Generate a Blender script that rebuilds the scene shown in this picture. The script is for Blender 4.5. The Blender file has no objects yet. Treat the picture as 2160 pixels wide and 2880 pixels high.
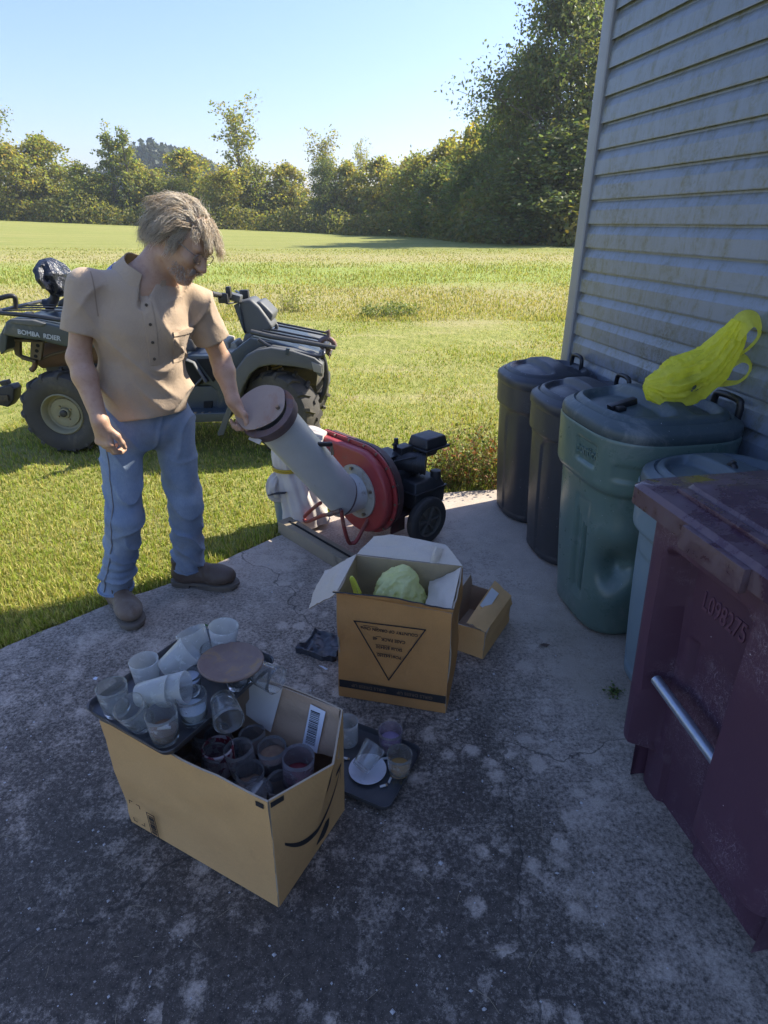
import bpy, bmesh, math, random
import numpy as np
from mathutils import Vector, Matrix
from mathutils.bvhtree import BVHTree
R = math.radians
scn = bpy.context.scene
col = scn.collection
random.seed(7); rng = np.random.default_rng(7)

# ---------------------------------------------------------------- camera, sky, sun, exposure
camd = bpy.data.cameras.new('camera'); cam = bpy.data.objects.new('camera', camd); col.objects.link(cam)
camd.sensor_fit = 'HORIZONTAL'; camd.sensor_width = 36.0; camd.lens = 36.0 * 1703 / 2160
camd.clip_start = 0.02; camd.clip_end = 2000
cam.location = (0, 0, 1.6); cam.rotation_euler = (R(90 - 25.57), 0, 0)
scn.camera = cam
SUN_AZ = math.atan2(1.0, 0.50)          # clockwise from +Y
SUN_EL = R(41)
w = bpy.data.worlds.new('World'); scn.world = w; w.use_nodes = True
wn = w.node_tree.nodes; wl = w.node_tree.links
sky = wn.new('ShaderNodeTexSky'); sky.sky_type = 'NISHITA'; sky.sun_disc = False
sky.sun_elevation = SUN_EL; sky.sun_rotation = SUN_AZ
sky.altitude = 100; sky.air_density = 1.4; sky.dust_density = 1.2; sky.ozone_density = 7.5
wn['Background'].inputs['Strength'].default_value = 0.0505
wb = wn.new('ShaderNodeMix'); wb.data_type = 'RGBA'; wb.blend_type = 'MULTIPLY'; wb.inputs[0].default_value = 1.0
wb.inputs[7].default_value = (1.03, 0.90, 1.02, 1)          # the camera's white balance
wl.new(sky.outputs[0], wb.inputs[6]); wl.new(wb.outputs[2], wn['Background'].inputs['Color'])
sd = bpy.data.lights.new('sun', 'SUN'); sd.energy = 2.1; sd.angle = R(0.53); sd.color = (1.0, 0.93, 0.80)
so = bpy.data.objects.new('sun', sd); col.objects.link(so)
sdir = Vector((math.sin(SUN_AZ) * math.cos(SUN_EL), math.cos(SUN_AZ) * math.cos(SUN_EL), math.sin(SUN_EL)))
so.rotation_euler = sdir.to_track_quat('Z', 'Y').to_euler(); so.location = (20, 10, 20)
vs = scn.view_settings; vs.view_transform = 'Standard'; vs.look = 'None'; vs.exposure = 2.35; vs.gamma = 1.0
vs.use_curve_mapping = False
scn.cycles.use_denoising = True
scn.cycles.max_bounces = 8; scn.cycles.diffuse_bounces = 3; scn.cycles.transmission_bounces = 8; scn.cycles.transparent_max_bounces = 12
scn.cycles.sample_clamp_indirect = 6.0

# ---------------------------------------------------------------- object helpers
def tag(o, label=None, cat=None, group=None, kind=None):
    if label: o['label'] = label
    if cat: o['category'] = cat
    if group: o['group'] = group
    if kind: o['kind'] = kind
    return o

def thing(name, label, cat, loc=(0, 0, 0), rotz=0.0, group=None):
    o = bpy.data.objects.new(name, None); col.objects.link(o)
    o.empty_display_size = 0.1
    o.location = loc; o.rotation_euler = (0, 0, rotz)
    return tag(o, label, cat, group)

def raw(name, V, F, mats, parent=None, smooth=35, bevel=0, seg=2, sub=0, loc=None, mi=None):
    me = bpy.data.meshes.new(name)
    V = np.asarray(V, dtype=float).reshape(-1, 3)
    me.from_pydata(V.tolist(), [], F if isinstance(F, list) else F.tolist())
    if not isinstance(mats, (list, tuple)): mats = [mats]
    for m in mats: me.materials.append(m)
    if mi is not None: me.polygons.foreach_set('material_index', np.asarray(mi, dtype=np.int32))
    me.validate(); 
    if bevel:
        bm = bmesh.new(); bm.from_mesh(me)
        bmesh.ops.remove_doubles(bm, verts=bm.verts, dist=1e-6)
        bm.normal_update()
        ed = [e for e in bm.edges if len(e.link_faces) == 2 and e.calc_face_angle(0) > 0.5]
        bmesh.ops.bevel(bm, geom=ed, offset=bevel, segments=seg, profile=0.6, affect='EDGES', clamp_overlap=True)
        bm.to_mesh(me); bm.free()
    if smooth is not None:
        me.polygons.foreach_set('use_smooth', np.ones(len(me.polygons), dtype=bool))
        if smooth < 180: me.set_sharp_from_angle(angle=R(smooth))
    me.update()
    o = bpy.data.objects.new(name, me); col.objects.link(o)
    if parent is not None: o.parent = parent
    if loc is not None: o.location = loc
    if sub:
        md = o.modifiers.new('sub', 'SUBSURF'); md.levels = sub; md.render_levels = sub
    return o

def link_copy(o, parent=None, loc=None, rot=None, scale=None):
    c = o.copy(); col.objects.link(c)
    if parent is not None: c.parent = parent
    if loc is not None: c.location = loc
    if rot is not None: c.rotation_euler = rot
    if scale is not None: c.scale = scale
    return c

def copy_tree(o, parent=None, kids=None):
    c = o.copy(); col.objects.link(c); c.parent = parent
    for ch in list(o.children): copy_tree(ch, c)
    return c

class MB:
    """collects shapes for ONE mesh object"""
    def __init__(s): s.V = []; s.F = []; s.n = 0; s.mi = []; s.cur = 0
    def add(s, V, F):
        V = np.asarray(V, dtype=float).reshape(-1, 3)
        s.V.append(V); s.F += [tuple(int(i) + s.n for i in f) for f in F]; s.mi += [s.cur] * len(F); s.n += len(V)
        return s
    def mat(s, i): s.cur = i; return s
    def box(s, c, size, M=None):
        x, y, z = [q / 2 for q in size]
        V = np.array([(-x,-y,-z),(x,-y,-z),(x,y,-z),(-x,y,-z),(-x,-y,z),(x,-y,z),(x,y,z),(-x,y,z)], float)
        if M is not None: V = V @ np.array(M.to_3x3()).T
        return s.add(V + np.array(c), [(0,3,2,1),(4,5,6,7),(0,1,5,4),(1,2,6,5),(2,3,7,6),(3,0,4,7)])
    def hexa(s, V8):
        return s.add(V8, [(0,3,2,1),(4,5,6,7),(0,1,5,4),(1,2,6,5),(2,3,7,6),(3,0,4,7)])
    def loft(s, rings, closed=True, caps=True):
        rings = [np.asarray(r, float) for r in rings]; k = len(rings[0]); V = np.vstack(rings); F = []
        for i in range(len(rings) - 1):
            for j in range(k if closed else k - 1):
                a = i * k + j; b = i * k + (j + 1) % k
                F.append((a, b, b + k, a + k))
        if caps and closed:
            F.append(tuple(range(k))[::-1]); F.append(tuple((len(rings) - 1) * k + j for j in range(k)))
        return s.add(V, F)
    def tube(s, pts, r, seg=8, caps=True, smoothn=0, flat=1.0):
        P = np.asarray(pts, float)
        if smoothn: P = spline(P, smoothn)
        n = len(P); rr = np.full(n, r) if np.isscalar(r) else np.interp(np.linspace(0, 1, n), np.linspace(0, 1, len(r)), r)
        T = np.gradient(P, axis=0); T /= np.linalg.norm(T, axis=1)[:, None] + 1e-12
        up = np.array([0, 0, 1.0]) if abs(T[0][2]) < 0.9 else np.array([1.0, 0, 0])
        N = np.cross(T[0], up); N /= np.linalg.norm(N); rings = []
        a = np.linspace(0, 2 * np.pi, seg, endpoint=False)
        for i in range(n):
            N = N - T[i] * (N @ T[i]); N /= np.linalg.norm(N) + 1e-12; B = np.cross(T[i], N)
            rings.append(P[i] + rr[i] * (np.cos(a)[:, None] * N + flat * np.sin(a)[:, None] * B))
        return s.loft(rings, True, caps)
    def cyl(s, a, b, ra, rb=None, seg=20, caps=True):
        return s.tube([a, b], [ra, ra if rb is None else rb], seg, caps)
    def lathe(s, prof, seg=32, M=None, closed=False):
        a = np.linspace(0, 2 * np.pi, seg, endpoint=False)
        rings = [np.stack([r * np.cos(a), r * np.sin(a), np.full(seg, z)], 1) for r, z in prof]
        if M is not None:
            A = np.array(M); rings = [q @ A[:3, :3].T + A[:3, 3] for q in rings]
        if closed: rings.append(rings[0].copy())
        return s.loft(rings, True, not closed)
    def prism(s, poly, d, M=None):
        """poly in local xy, extruded 0..d along local z"""
        P = np.asarray(poly, float); k = len(P)
        V = np.vstack([np.c_[P, np.zeros(k)], np.c_[P, np.full(k, d)]])
        if M is not None:
            A = np.array(M); V = V @ A[:3, :3].T + A[:3, 3]
        F = [tuple(range(k))[::-1], tuple(range(k, 2 * k))] + [(j, (j + 1) % k, (j + 1) % k + k, j + k) for j in range(k)]
        return s.add(V, F)
    def build(s, name, mats, parent=None, **kw):
        return raw(name, np.vstack(s.V), s.F, mats, parent, mi=s.mi if any(s.mi) else None, **kw)

def spline(P, n):
    P = np.asarray(P, float); Q = np.vstack([2 * P[0] - P[1], P, 2 * P[-1] - P[-2]]); out = []
    for i in range(1, len(Q) - 2):
        for t in np.linspace(0, 1, n, endpoint=False):
            out.append(0.5 * (2 * Q[i] + (Q[i+1] - Q[i-1]) * t + (2*Q[i-1] - 5*Q[i] + 4*Q[i+1] - Q[i+2]) * t*t + (3*Q[i] - Q[i-1] - 3*Q[i+1] + Q[i+2]) * t**3))
    out.append(P[-1]); return np.array(out)

def frame(o, x, z):
    """matrix with origin o, local x along x, local z near z"""
    x = Vector(x).normalized(); z = Vector(z); y = z.cross(x).normalized(); z = x.cross(y)
    M = Matrix.Identity(4)
    for i in range(3): M[i][0] = x[i]; M[i][1] = y[i]; M[i][2] = z[i]; M[i][3] = o[i]
    return M

def sstep(a, b, x):
    t = np.clip((x - a) / (b - a + 1e-12), 0, 1); return t * t * (3 - 2 * t)

def vnoise(P, scale, seed=0):
    """cheap smooth value noise, numpy, roughly -1..1"""
    P = np.asarray(P, float) * scale; I = np.floor(P).astype(np.int64); f = P - I; f = f * f * (3 - 2 * f)
    def h(i, j, k):
        n = (i * 374761393 + j * 668265263 + k * 1274126177 + seed * 982451653) & 0x7fffffff
        n = ((n ^ (n >> 13)) * 1274126177) & 0x7fffffff
        return ((n ^ (n >> 16)) & 0xffff) / 32767.5 - 1
    r = 0
    for dx in (0, 1):
        for dy in (0, 1):
            for dz in (0, 1):
                wgt = (f[..., 0] if dx else 1 - f[..., 0]) * (f[..., 1] if dy else 1 - f[..., 1]) * (f[..., 2] if dz else 1 - f[..., 2])
                r = r + wgt * h(I[..., 0] + dx, I[..., 1] + dy, I[..., 2] + dz)
    return r

def bulk(name, V, F, mat, parent=None, smooth=False, colr=None):
    """fast mesh for many triangles / quads; colr = per-face RGB stored as a corner colour"""
    F = np.asarray(F, dtype=np.int32); nf, k = F.shape
    me = bpy.data.meshes.new(name); me.vertices.add(len(V)); me.vertices.foreach_set('co', np.asarray(V, np.float32).ravel())
    me.loops.add(nf * k); me.loops.foreach_set('vertex_index', F.ravel())
    me.polygons.add(nf); me.polygons.foreach_set('loop_start', np.arange(0, nf * k, k, dtype=np.int32))
    me.polygons.foreach_set('use_smooth', np.full(nf, smooth, dtype=bool))
    if colr is not None:
        at = me.color_attributes.new('tint', 'FLOAT_COLOR', 'CORNER')
        c = np.ones((nf, k, 4), np.float32); c[:, :, :3] = np.asarray(colr)[:, None, :] if np.asarray(colr).ndim == 2 else colr
        at.data.foreach_set('color', c.ravel())
    me.materials.append(mat); me.update(calc_edges=True)
    o = bpy.data.objects.new(name, me); col.objects.link(o)
    if parent is not None: o.parent = parent
    return o

# ---------------------------------------------------------------- implicit surfaces (for bodies, cloth, bags)
class SDF:
    def __init__(s, lo, hi, res):
        s.lo = np.array(lo, float); s.res = res; s.n = np.ceil((np.array(hi) - s.lo) / res).astype(int) + 1
        s.D = np.full(s.n, 0.5, np.float32)
    def region(s, lo, hi):
        a = np.clip(np.floor((np.array(lo) - s.lo) / s.res).astype(int), 0, s.n); b = np.clip(np.ceil((np.array(hi) - s.lo) / s.res).astype(int) + 1, 0, s.n)
        sl = tuple(slice(int(i), int(j)) for i, j in zip(a, b))
        g = np.meshgrid(*[s.lo[i] + s.res * np.arange(a[i], b[i]) for i in range(3)], indexing='ij')
        return sl, np.stack(g, -1).astype(np.float32)
    def put(s, sl, d, k, sub=False):
        D = s.D[sl]
        if sub: s.D[sl] = np.maximum(D, -d); return
        if k > 0:
            h = np.clip(k - np.abs(D - d), 0, None) / k; s.D[sl] = np.minimum(D, d) - h * h * k * 0.25
        else: s.D[sl] = np.minimum(D, d)
    def cone(s, a, b, ra, rb=None, k=0.02, flat=None, sub=False, cutp=None):
        a = np.array(a, float); b = np.array(b, float); rb = ra if rb is None else rb; m = max(ra, rb) * (1 if flat is None else max(1, flat[1])) + k + 3 * s.res
        sl, P = s.region(np.minimum(a, b) - m, np.maximum(a, b) + m)
        if P.size == 0: return
        q = P - a; ab = b - a
        if flat is not None:       # stretch the section along an axis by a factor
            ax = np.array(flat[0], float); ax /= np.linalg.norm(ax); f = 1 / flat[1]
            q = q + (q @ ax)[..., None] * ax * (f - 1); ab = ab + (ab @ ax) * ax * (f - 1)
        t = np.clip((q @ ab) / (ab @ ab + 1e-12), 0, 1)
        d = np.linalg.norm(q - t[..., None] * ab, axis=-1) - (ra + t * (rb - ra))
        if cutp is not None: d = np.maximum(d, (P - np.array(cutp[0])) @ (np.array(cutp[1]) / np.linalg.norm(cutp[1])))
        s.put(sl, d, k, sub)
    def ell(s, c, r, k=0.02, M=None, sub=False):
        r = np.array(r, float); m = r.max() + k + 3 * s.res; c = np.array(c, float)
        sl, P = s.region(c - m, c + m)
        if P.size == 0: return
        q = P - c
        if M is not None: q = q @ np.array(M.to_3x3())      # into local axes (columns of M)
        k0 = np.linalg.norm(q / r, axis=-1); k1 = np.linalg.norm(q / (r * r), axis=-1) + 1e-9
        s.put(sl, k0 * (k0 - 1) / k1, k, sub)
    def cut(s, p, n, lo, hi, r=0.0):
        """remove the half space beyond plane (p, n) inside the box lo..hi"""
        sl, P = s.region(lo, hi); n = np.array(n, float); n /= np.linalg.norm(n)
        s.D[sl] = np.maximum(s.D[sl], (P - np.array(p)) @ n)
    def mesh(s):
        D = s.D; S = D < 0; X, Y, Z = np.array(D.shape) - 1
        c = [(i, j, k) for i in (0, 1) for j in (0, 1) for k in (0, 1)]
        cnt = np.zeros((X, Y, Z), np.int8)
        for i, j, k in c: cnt += S[i:X+i, j:Y+j, k:Z+k]
        act = (cnt > 0) & (cnt < 8); idx = np.argwhere(act); nid = np.full((X, Y, Z), -1, np.int64); nid[act] = np.arange(len(idx))
        acc = np.zeros((len(idx), 3)); num = np.zeros(len(idx))
        g = {q: D[idx[:, 0] + q[0], idx[:, 1] + q[1], idx[:, 2] + q[2]].astype(float) for q in c}
        for q in c:
            for ax in range(3):
                if q[ax]: continue
                p = list(q); p[ax] = 1; p = tuple(p); d0, d1 = g[q], g[p]; x = (d0 < 0) != (d1 < 0)
                t = np.where(x, d0 / np.where(x, d0 - d1, 1), 0); v = np.tile(np.array(q, float), (len(idx), 1)); v[:, ax] = t
                acc[x] += v[x]; num[x] += 1
        V = s.lo + (idx + acc / num[:, None]) * s.res; Q = []
        for ax in range(3):
            sl0 = [slice(1, -1)] * 3; sl0[ax] = slice(0, -1); sl1 = list(sl0); sl1[ax] = slice(1, None)
            a, b = S[tuple(sl0)], S[tuple(sl1)]
            for sign, e in ((0, a & ~b), (1, ~a & b)):
                ij = np.argwhere(e); off = np.ones(3, int); off[ax] = 0; ij = ij + off
                u, v = (ax + 1) % 3, (ax + 2) % 3; du = np.zeros(3, int); dv = np.zeros(3, int); du[u] = 1; dv[v] = 1
                q = [nid[tuple((ij + o).T)] for o in (-du - dv, -dv, 0 * du, -du)]
                q = np.stack(q if sign == 0 else q[::-1], 1); Q.append(q)
        return V, np.vstack(Q)

def relax(V, F, n=2, lam=0.5):
    """Laplacian smoothing on a quad mesh"""
    E = np.vstack([F[:, [0, 1]], F[:, [1, 2]], F[:, [2, 3]], F[:, [3, 0]]]); E = np.vstack([E, E[:, ::-1]])
    cnt = np.bincount(E[:, 0], minlength=len(V))[:, None]
    for _ in range(n):
        acc = np.stack([np.bincount(E[:, 0], weights=V[E[:, 1], i], minlength=len(V)) for i in range(3)], 1)
        V = V + lam * (acc / np.maximum(cnt, 1) - V)
    return V

def vnormals(V, F):
    n = np.cross(V[F[:, 2]] - V[F[:, 0]], V[F[:, 3]] - V[F[:, 1]]); N = np.zeros_like(V)
    for i in range(4): np.add.at(N, F[:, i], n)
    return N / (np.linalg.norm(N, axis=1)[:, None] + 1e-12)

# ---------------------------------------------------------------- materials
def nt(name):
    m = bpy.data.materials.new(name); m.use_nodes = True; t = m.node_tree
    return m, t, t.nodes['Principled BSDF']
class NG:
    """tiny node-graph writer"""
    def __init__(s, t): s.t = t
    def n(s, typ, ins=None, **kw):
        x = s.t.nodes.new('ShaderNode' + typ)
        for k, v in kw.items(): setattr(x, k, v)
        for k, v in (ins or {}).items(): s.set(x.inputs[k], v)
        return x
    def set(s, sock, v):
        if isinstance(v, bpy.types.NodeSocket): s.t.links.new(v, sock)
        elif isinstance(v, bpy.types.Node): s.t.links.new(v.outputs[0], sock)
        else: sock.default_value = (*v, 1) if isinstance(v, (tuple, list)) and len(v) == 3 and sock.type == 'RGBA' else v
    def noise(s, vec, scale, detail=4, rough=0.55, dist=0.0):
        return s.n('TexNoise', {'Vector': vec, 'Scale': scale, 'Detail': detail, 'Roughness': rough, 'Distortion': dist}).outputs['Fac']
    def ramp(s, fac, stops):
        r = s.n('ValToRGB', {'Fac': fac}); e = r.color_ramp.elements
        while len(e) < len(stops): e.new(0.5)
        for q, (p, c) in zip(e, stops): q.position = p; q.color = (*c, 1) if isinstance(c, tuple) else (c, c, c, 1)
        return r.outputs['Color']
    def mix(s, f, a, b, mode='MIX'):
        m = s.n('Mix', data_type='RGBA', blend_type=mode, clamp_factor=True)
        s.set(m.inputs[0], f); s.set(m.inputs[6], a); s.set(m.inputs[7], b); return m.outputs[2]
    def math(s, op, a, b=0.0):
        m = s.n('Math', operation=op); s.set(m.inputs[0], a); s.set(m.inputs[1], b); return m.outputs[0]
    def coord(s, which='Object'): return s.n('TexCoord').outputs[which]
    def mapv(s, vec, scale=(1, 1, 1), loc=(0, 0, 0), rot=(0, 0, 0)):
        m = s.n('Mapping', {'Vector': vec}); m.inputs['Scale'].default_value = scale; m.inputs['Location'].default_value = loc; m.inputs['Rotation'].default_value = rot; return m.outputs[0]
    def bump(s, h, strength=0.3, dist=0.01): return s.n('Bump', {'Height': h, 'Strength': strength, 'Distance': dist}).outputs[0]

def pm(name, base, rough=0.5, metal=0.0, c2=None, scale=6.0, amt=0.6, bump=0.0, bscale=60.0, bdist=0.004, dirt=None, dscale=3.0, dlo=0.5, dhi=0.7, spec=0.5, rvar=0.15, sheen=0.0):
    """base colour with a second tone in soft patches, an optional dirt colour in hard-edged patches, and fine relief"""
    m, t, b = nt(name); g = NG(t); v = g.coord('Object')
    c2 = c2 or tuple(x * 0.7 for x in base)
    n1 = g.noise(v, scale, 5, 0.6)
    c = g.mix(g.math('MULTIPLY', g.ramp(n1, [(0.3, 0.0), (0.72, 1.0)]), amt), base, c2)
    if dirt: c = g.mix(g.ramp(g.noise(v, dscale, 8, 0.72, 0.4), [(dlo, 0.0), (dhi, 0.9)]), c, dirt)
    g.set(b.inputs['Base Color'], c)
    g.set(b.inputs['Roughness'], g.n('MapRange', {'Value': g.noise(v, scale * 2.3, 4), 'To Min': max(0.02, rough - rvar), 'To Max': min(1, rough + rvar)}).outputs[0])
    b.inputs['Metallic'].default_value = metal; b.inputs['Specular IOR Level'].default_value = spec
    if sheen: b.inputs['Sheen Weight'].default_value = sheen
    if bump: g.set(b.inputs['Normal'], g.bump(g.noise(v, bscale, 5, 0.6), bump, bdist))
    return m
# ================================================================ GROUND
def terrain(X, Y):
    return -0.035 + 0.035 * np.maximum(0, -X - 5) * sstep(25, 100, Y)
def leafmat(name, c1, c2, c3, trans=0.45, gloss=0.35):
    m, t, b = nt(name); g = NG(t)
    at = g.n('Attribute', attribute_name='tint', attribute_type='GEOMETRY').outputs['Color']
    oi = g.n('ObjectInfo').outputs['Random']
    n = g.noise(g.coord('Object'), 0.35, 3)
    c = g.mix(g.ramp(n, [(0.35, 0.0), (0.65, 1.0)]), c1, c2)
    c = g.mix(g.math('MULTIPLY', oi, 0.45), c, c3)
    c = g.mix(1.0, c, at, 'MULTIPLY')
    g.set(b.inputs['Base Color'], c); b.inputs['Roughness'].default_value = 0.55; b.inputs['Specular IOR Level'].default_value = gloss
    tr = g.n('BsdfTranslucent', {'Color': g.mix(1.0, c, (1.25, 1.15, 0.55), 'MULTIPLY')})
    mx = g.n('MixShader', {0: trans}); t.links.new(b.outputs[0], mx.inputs[1]); t.links.new(tr.outputs[0], mx.inputs[2])
    t.links.new(mx.outputs[0], t.nodes['Material Output'].inputs['Surface'])
    return m

def field_material():
    m, t, b = nt('field_grass'); g = NG(t); P = g.n('NewGeometry').outputs['Position']
    sep = g.n('SeparateXYZ', {'Vector': P}); Y = sep.outputs['Y']
    wob = g.math('MULTIPLY', g.math('SUBTRACT', g.noise(P, 0.25, 4), 0.5), 9.0)
    Yw = g.math('ADD', Y, wob)
    fine = g.noise(g.mapv(P, (1, 0.35, 1)), 14, 8, 0.75)
    mid = g.noise(g.mapv(P, (0.5, 1.4, 1)), 0.9, 5, 0.6)
    lawn = g.mix(g.ramp(fine, [(0.32, 0.0), (0.7, 1.0)]), (0.15, 0.18, 0.035), (0.36, 0.35, 0.11))
    lawn = g.mix(g.ramp(mid, [(0.5, 0.0), (0.75, 0.7)]), lawn, (0.42, 0.35, 0.18))
    dry = g.mix(fine, (0.24, 0.24, 0.08), (0.40, 0.34, 0.17))
    green = g.mix(fine, (0.20, 0.27, 0.06), (0.31, 0.35, 0.10))
    streak = g.noise(g.mapv(P, (0.05, 0.9, 1)), 0.8, 7, 0.7)
    far = g.mix(g.ramp(streak, [(0.35, 0.0), (0.7, 1.0)]), (0.20, 0.23, 0.055), (0.33, 0.30, 0.11)); far = g.mix(g.ramp(g.noise(P, 2.2, 6, 0.75), [(0.4, 0.0), (0.65, 0.5)]), far, (0.17, 0.20, 0.045))
    c = g.mix(g.n('MapRange', {'Value': Yw, 'From Min': 10.5, 'From Max': 13.0}).outputs[0], lawn, dry)
    c = g.mix(g.n('MapRange', {'Value': Yw, 'From Min': 17.0, 'From Max': 19.5}).outputs[0], c, green)
    c = g.mix(g.n('MapRange', {'Value': Yw, 'From Min': 26, 'From Max': 31}).outputs[0], c, dry)
    c = g.mix(g.n('MapRange', {'Value': Yw, 'From Min': 34, 'From Max': 42}).outputs[0], c, far)
    # bare earth spots in the near lawn
    bare = g.ramp(g.noise(P, 1.1, 6, 0.7), [(0.63, 0.0), (0.72, 1.0)])
    c = g.mix(g.math('MULTIPLY', bare, g.math('LESS_THAN', Y, 8.0)), c, (0.26, 0.19, 0.12))
    g.set(b.inputs['Base Color'], c); b.inputs['Roughness'].default_value = 0.9; b.inputs['Specular IOR Level'].default_value = 0.1
    g.set(b.inputs['Normal'], g.bump(fine, 0.9, 0.05))
    return m
M_field = field_material()
xs = np.unique(np.r_[np.linspace(-420, -60, 30), np.linspace(-60, 60, 121), np.linspace(60, 420, 30)])
ys = np.unique(np.r_[np.linspace(-30, 0, 10), np.linspace(0, 60, 90), np.linspace(60, 200, 60), np.linspace(200, 700, 20)])
GX, GY = np.meshgrid(xs, ys, indexing='ij'); GZ = terrain(GX, GY)
GZ = GZ + (0.03 * vnoise(np.stack([GX, GY, 0 * GX], -1), 0.6, 3)) * sstep(5, 9, GY)
V = np.stack([GX, GY, GZ], -1).reshape(-1, 3); nx, ny = len(xs), len(ys)
I = (np.arange(nx - 1)[:, None] * ny + np.arange(ny - 1)).ravel()
o = bulk('field', V, np.stack([I, I + ny, I + ny + 1, I + 1], 1), M_field, smooth=True); tag(o, kind='structure')

# ---- concrete slab
SLAB = [(-4.0, -0.45), (-2.6, 0.98), (-1.603, 2.02), (-1.30, 2.345), (-1.05, 2.54), (-0.826, 2.785), (-0.571, 3.075), (-0.17, 3.50), (0.10, 3.585), (0.373, 3.64), (0.80, 3.70), (1.12, 3.76), (2.2, 3.9), (3.2, -1.6), (-4.0, -1.6)]
def concrete_material():
    m, t, b = nt('stained_concrete'); g = NG(t); P = g.n('NewGeometry').outputs['Position']
    sep = g.n('SeparateXYZ', {'Vector': P}); Y = sep.outputs['Y']; X = sep.outputs['X']
    mr = lambda v, a, b_, c, d: g.n('MapRange', {'Value': v, 'From Min': a, 'From Max': b_, 'To Min': c, 'To Max': d}).outputs[0]
    med = g.noise(P, 9, 8, 0.75); fine = g.noise(P, 75, 9, 0.82); grain = g.noise(P, 190, 3, 0.8)
    clean = g.mix(g.ramp(med, [(0.3, 0.0), (0.7, 1.0)]), (0.42, 0.355, 0.285), (0.58, 0.49, 0.395))
    clean = g.mix(g.ramp(grain, [(0.35, 0.45), (0.6, 0.0)]), clean, (0.20, 0.175, 0.15))
    stain = g.mix(g.ramp(g.noise(P, 46, 6, 0.8), [(0.35, 0.0), (0.75, 1.0)]), (0.040, 0.034, 0.028), (0.140, 0.118, 0.095))
    # how far the black mildew has taken hold: heavy over the near slab, thin towards the sunny edge and the wall
    big = g.noise(P, 1.15, 5, 0.62, 0.6)
    S = mr(g.math('ADD', g.math('ADD', Y, g.math('MULTIPLY', X, -0.12)), g.math('MULTIPLY', g.math('SUBTRACT', big, 0.5), 3.0)), 0.8, 3.2, 0.84, 0.34)
    S = g.math('SUBTRACT', S, g.math('MULTIPLY', mr(g.math('ADD', X, g.math('MULTIPLY', g.math('SUBTRACT', g.noise(P, 2.4, 5), 0.5), 0.6)), 0.28, 0.75, 0.0, 1.0), 0.30))
    vor = g.n('TexVoronoi', {'Vector': g.n('VectorMath', {0: P, 1: g.n('VectorMath', {0: g.n('TexNoise', {'Vector': P, 'Scale': 14.0, 'Detail': 5.0}).outputs['Color'], 1: (0.06, 0.06, 0.0)}, operation='MULTIPLY').outputs[0]}, operation='ADD').outputs[0], 'Scale': 15.0, 'Randomness': 1.0}, feature='F1')
    rad = g.n('SeparateColor', {'Color': vor.outputs['Color']}).outputs[0]
    spot = g.math('MULTIPLY', g.math('SUBTRACT', 1.0, mr(g.math('SUBTRACT', vor.outputs['Distance'], g.math('MULTIPLY', rad, 0.42)), -0.16, 0.22, 0.0, 1.0)), g.math('ADD', 0.35, g.math('MULTIPLY', rad, 0.65)))
    zone = g.ramp(g.noise(g.mapv(P, loc=(3.1, 1.7, 0)), 1.35, 4, 0.6), [(0.40, 0.0), (0.55, 1.0)])
    zone = g.math('MULTIPLY', zone, mr(g.math('ADD', X, g.math('MULTIPLY', Y, 0.25)), -0.75, 0.15, 0.30, 1.0))
    S = g.math('SUBTRACT', S, g.math('MULTIPLY', g.math('MULTIPLY', spot, zone), 0.56))
    S = g.math('SUBTRACT', S, g.math('MULTIPLY', g.ramp(g.noise(g.mapv(P, loc=(9, 2, 0)), 6.5, 8, 0.78), [(0.50, 0.0), (0.68, 1.0)]), 0.30))
    f = g.ramp(g.math('ADD', S, g.math('MULTIPLY', g.math('SUBTRACT', fine, 0.5), 1.9)), [(0.30, 0.0), (0.74, 1.0)])
    c = g.mix(f, clean, stain)
    c = g.mix(g.ramp(g.noise(P, 240, 2, 0.7), [(0.62, 0.0), (0.72, 0.65)]), c, (0.52, 0.44, 0.36))
    c = g.mix(g.math('MULTIPLY', g.ramp(g.noise(g.mapv(P, loc=(7, 0, 0)), 2.0, 5), [(0.45, 0.0), (0.70, 0.45)]), mr(X, 0.25, 0.85, 0.0, 1.0)), c, (0.15, 0.135, 0.075))
    sv = g.n('TexVoronoi', {'Vector': P, 'Scale': 34.0}, feature='F1')
    sp = g.math('MULTIPLY', g.math('LESS_THAN', sv.outputs['Distance'], 0.075), g.math('GREATER_THAN', g.n('SeparateColor', {'Color': sv.outputs['Color']}).outputs[0], 0.88))
    c = g.mix(g.math('MULTIPLY', sp, 0.8), c, (0.60, 0.58, 0.56))
    dx = g.n('VectorMath', operation='DISTANCE'); g.set(dx.inputs[0], P); dx.inputs[1].default_value = (-0.1, 3.0, 0)
    red = g.math('MULTIPLY', g.ramp(dx.outputs['Value'], [(0.15, 1.0), (0.45, 0.0)]), g.ramp(g.noise(P, 90, 5, 0.8), [(0.42, 0.0), (0.6, 0.7)]))
    c = g.mix(red, c, (0.27, 0.13, 0.11))
    cr = g.n('TexVoronoi', {'Vector': g.n('VectorMath', {0: P, 1: g.n('VectorMath', {0: g.n('TexNoise', {'Vector': P, 'Scale': 3.5, 'Detail': 6.0}).outputs['Color'], 1: (0.35, 0.35, 0.0)}, operation='MULTIPLY').outputs[0]}, operation='ADD').outputs[0], 'Scale': 0.42}, feature='DISTANCE_TO_EDGE').outputs['Distance']
    crk = g.math('LESS_THAN', cr, 0.0012)
    c = g.mix(g.math('MULTIPLY', crk, 0.6), c, (0.03, 0.028, 0.025))
    g.set(b.inputs['Base Color'], c)
    g.set(b.inputs['Roughness'], mr(med, 0.0, 1.0, 0.62, 0.92)); b.inputs['Specular IOR Level'].default_value = 0.3
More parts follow.
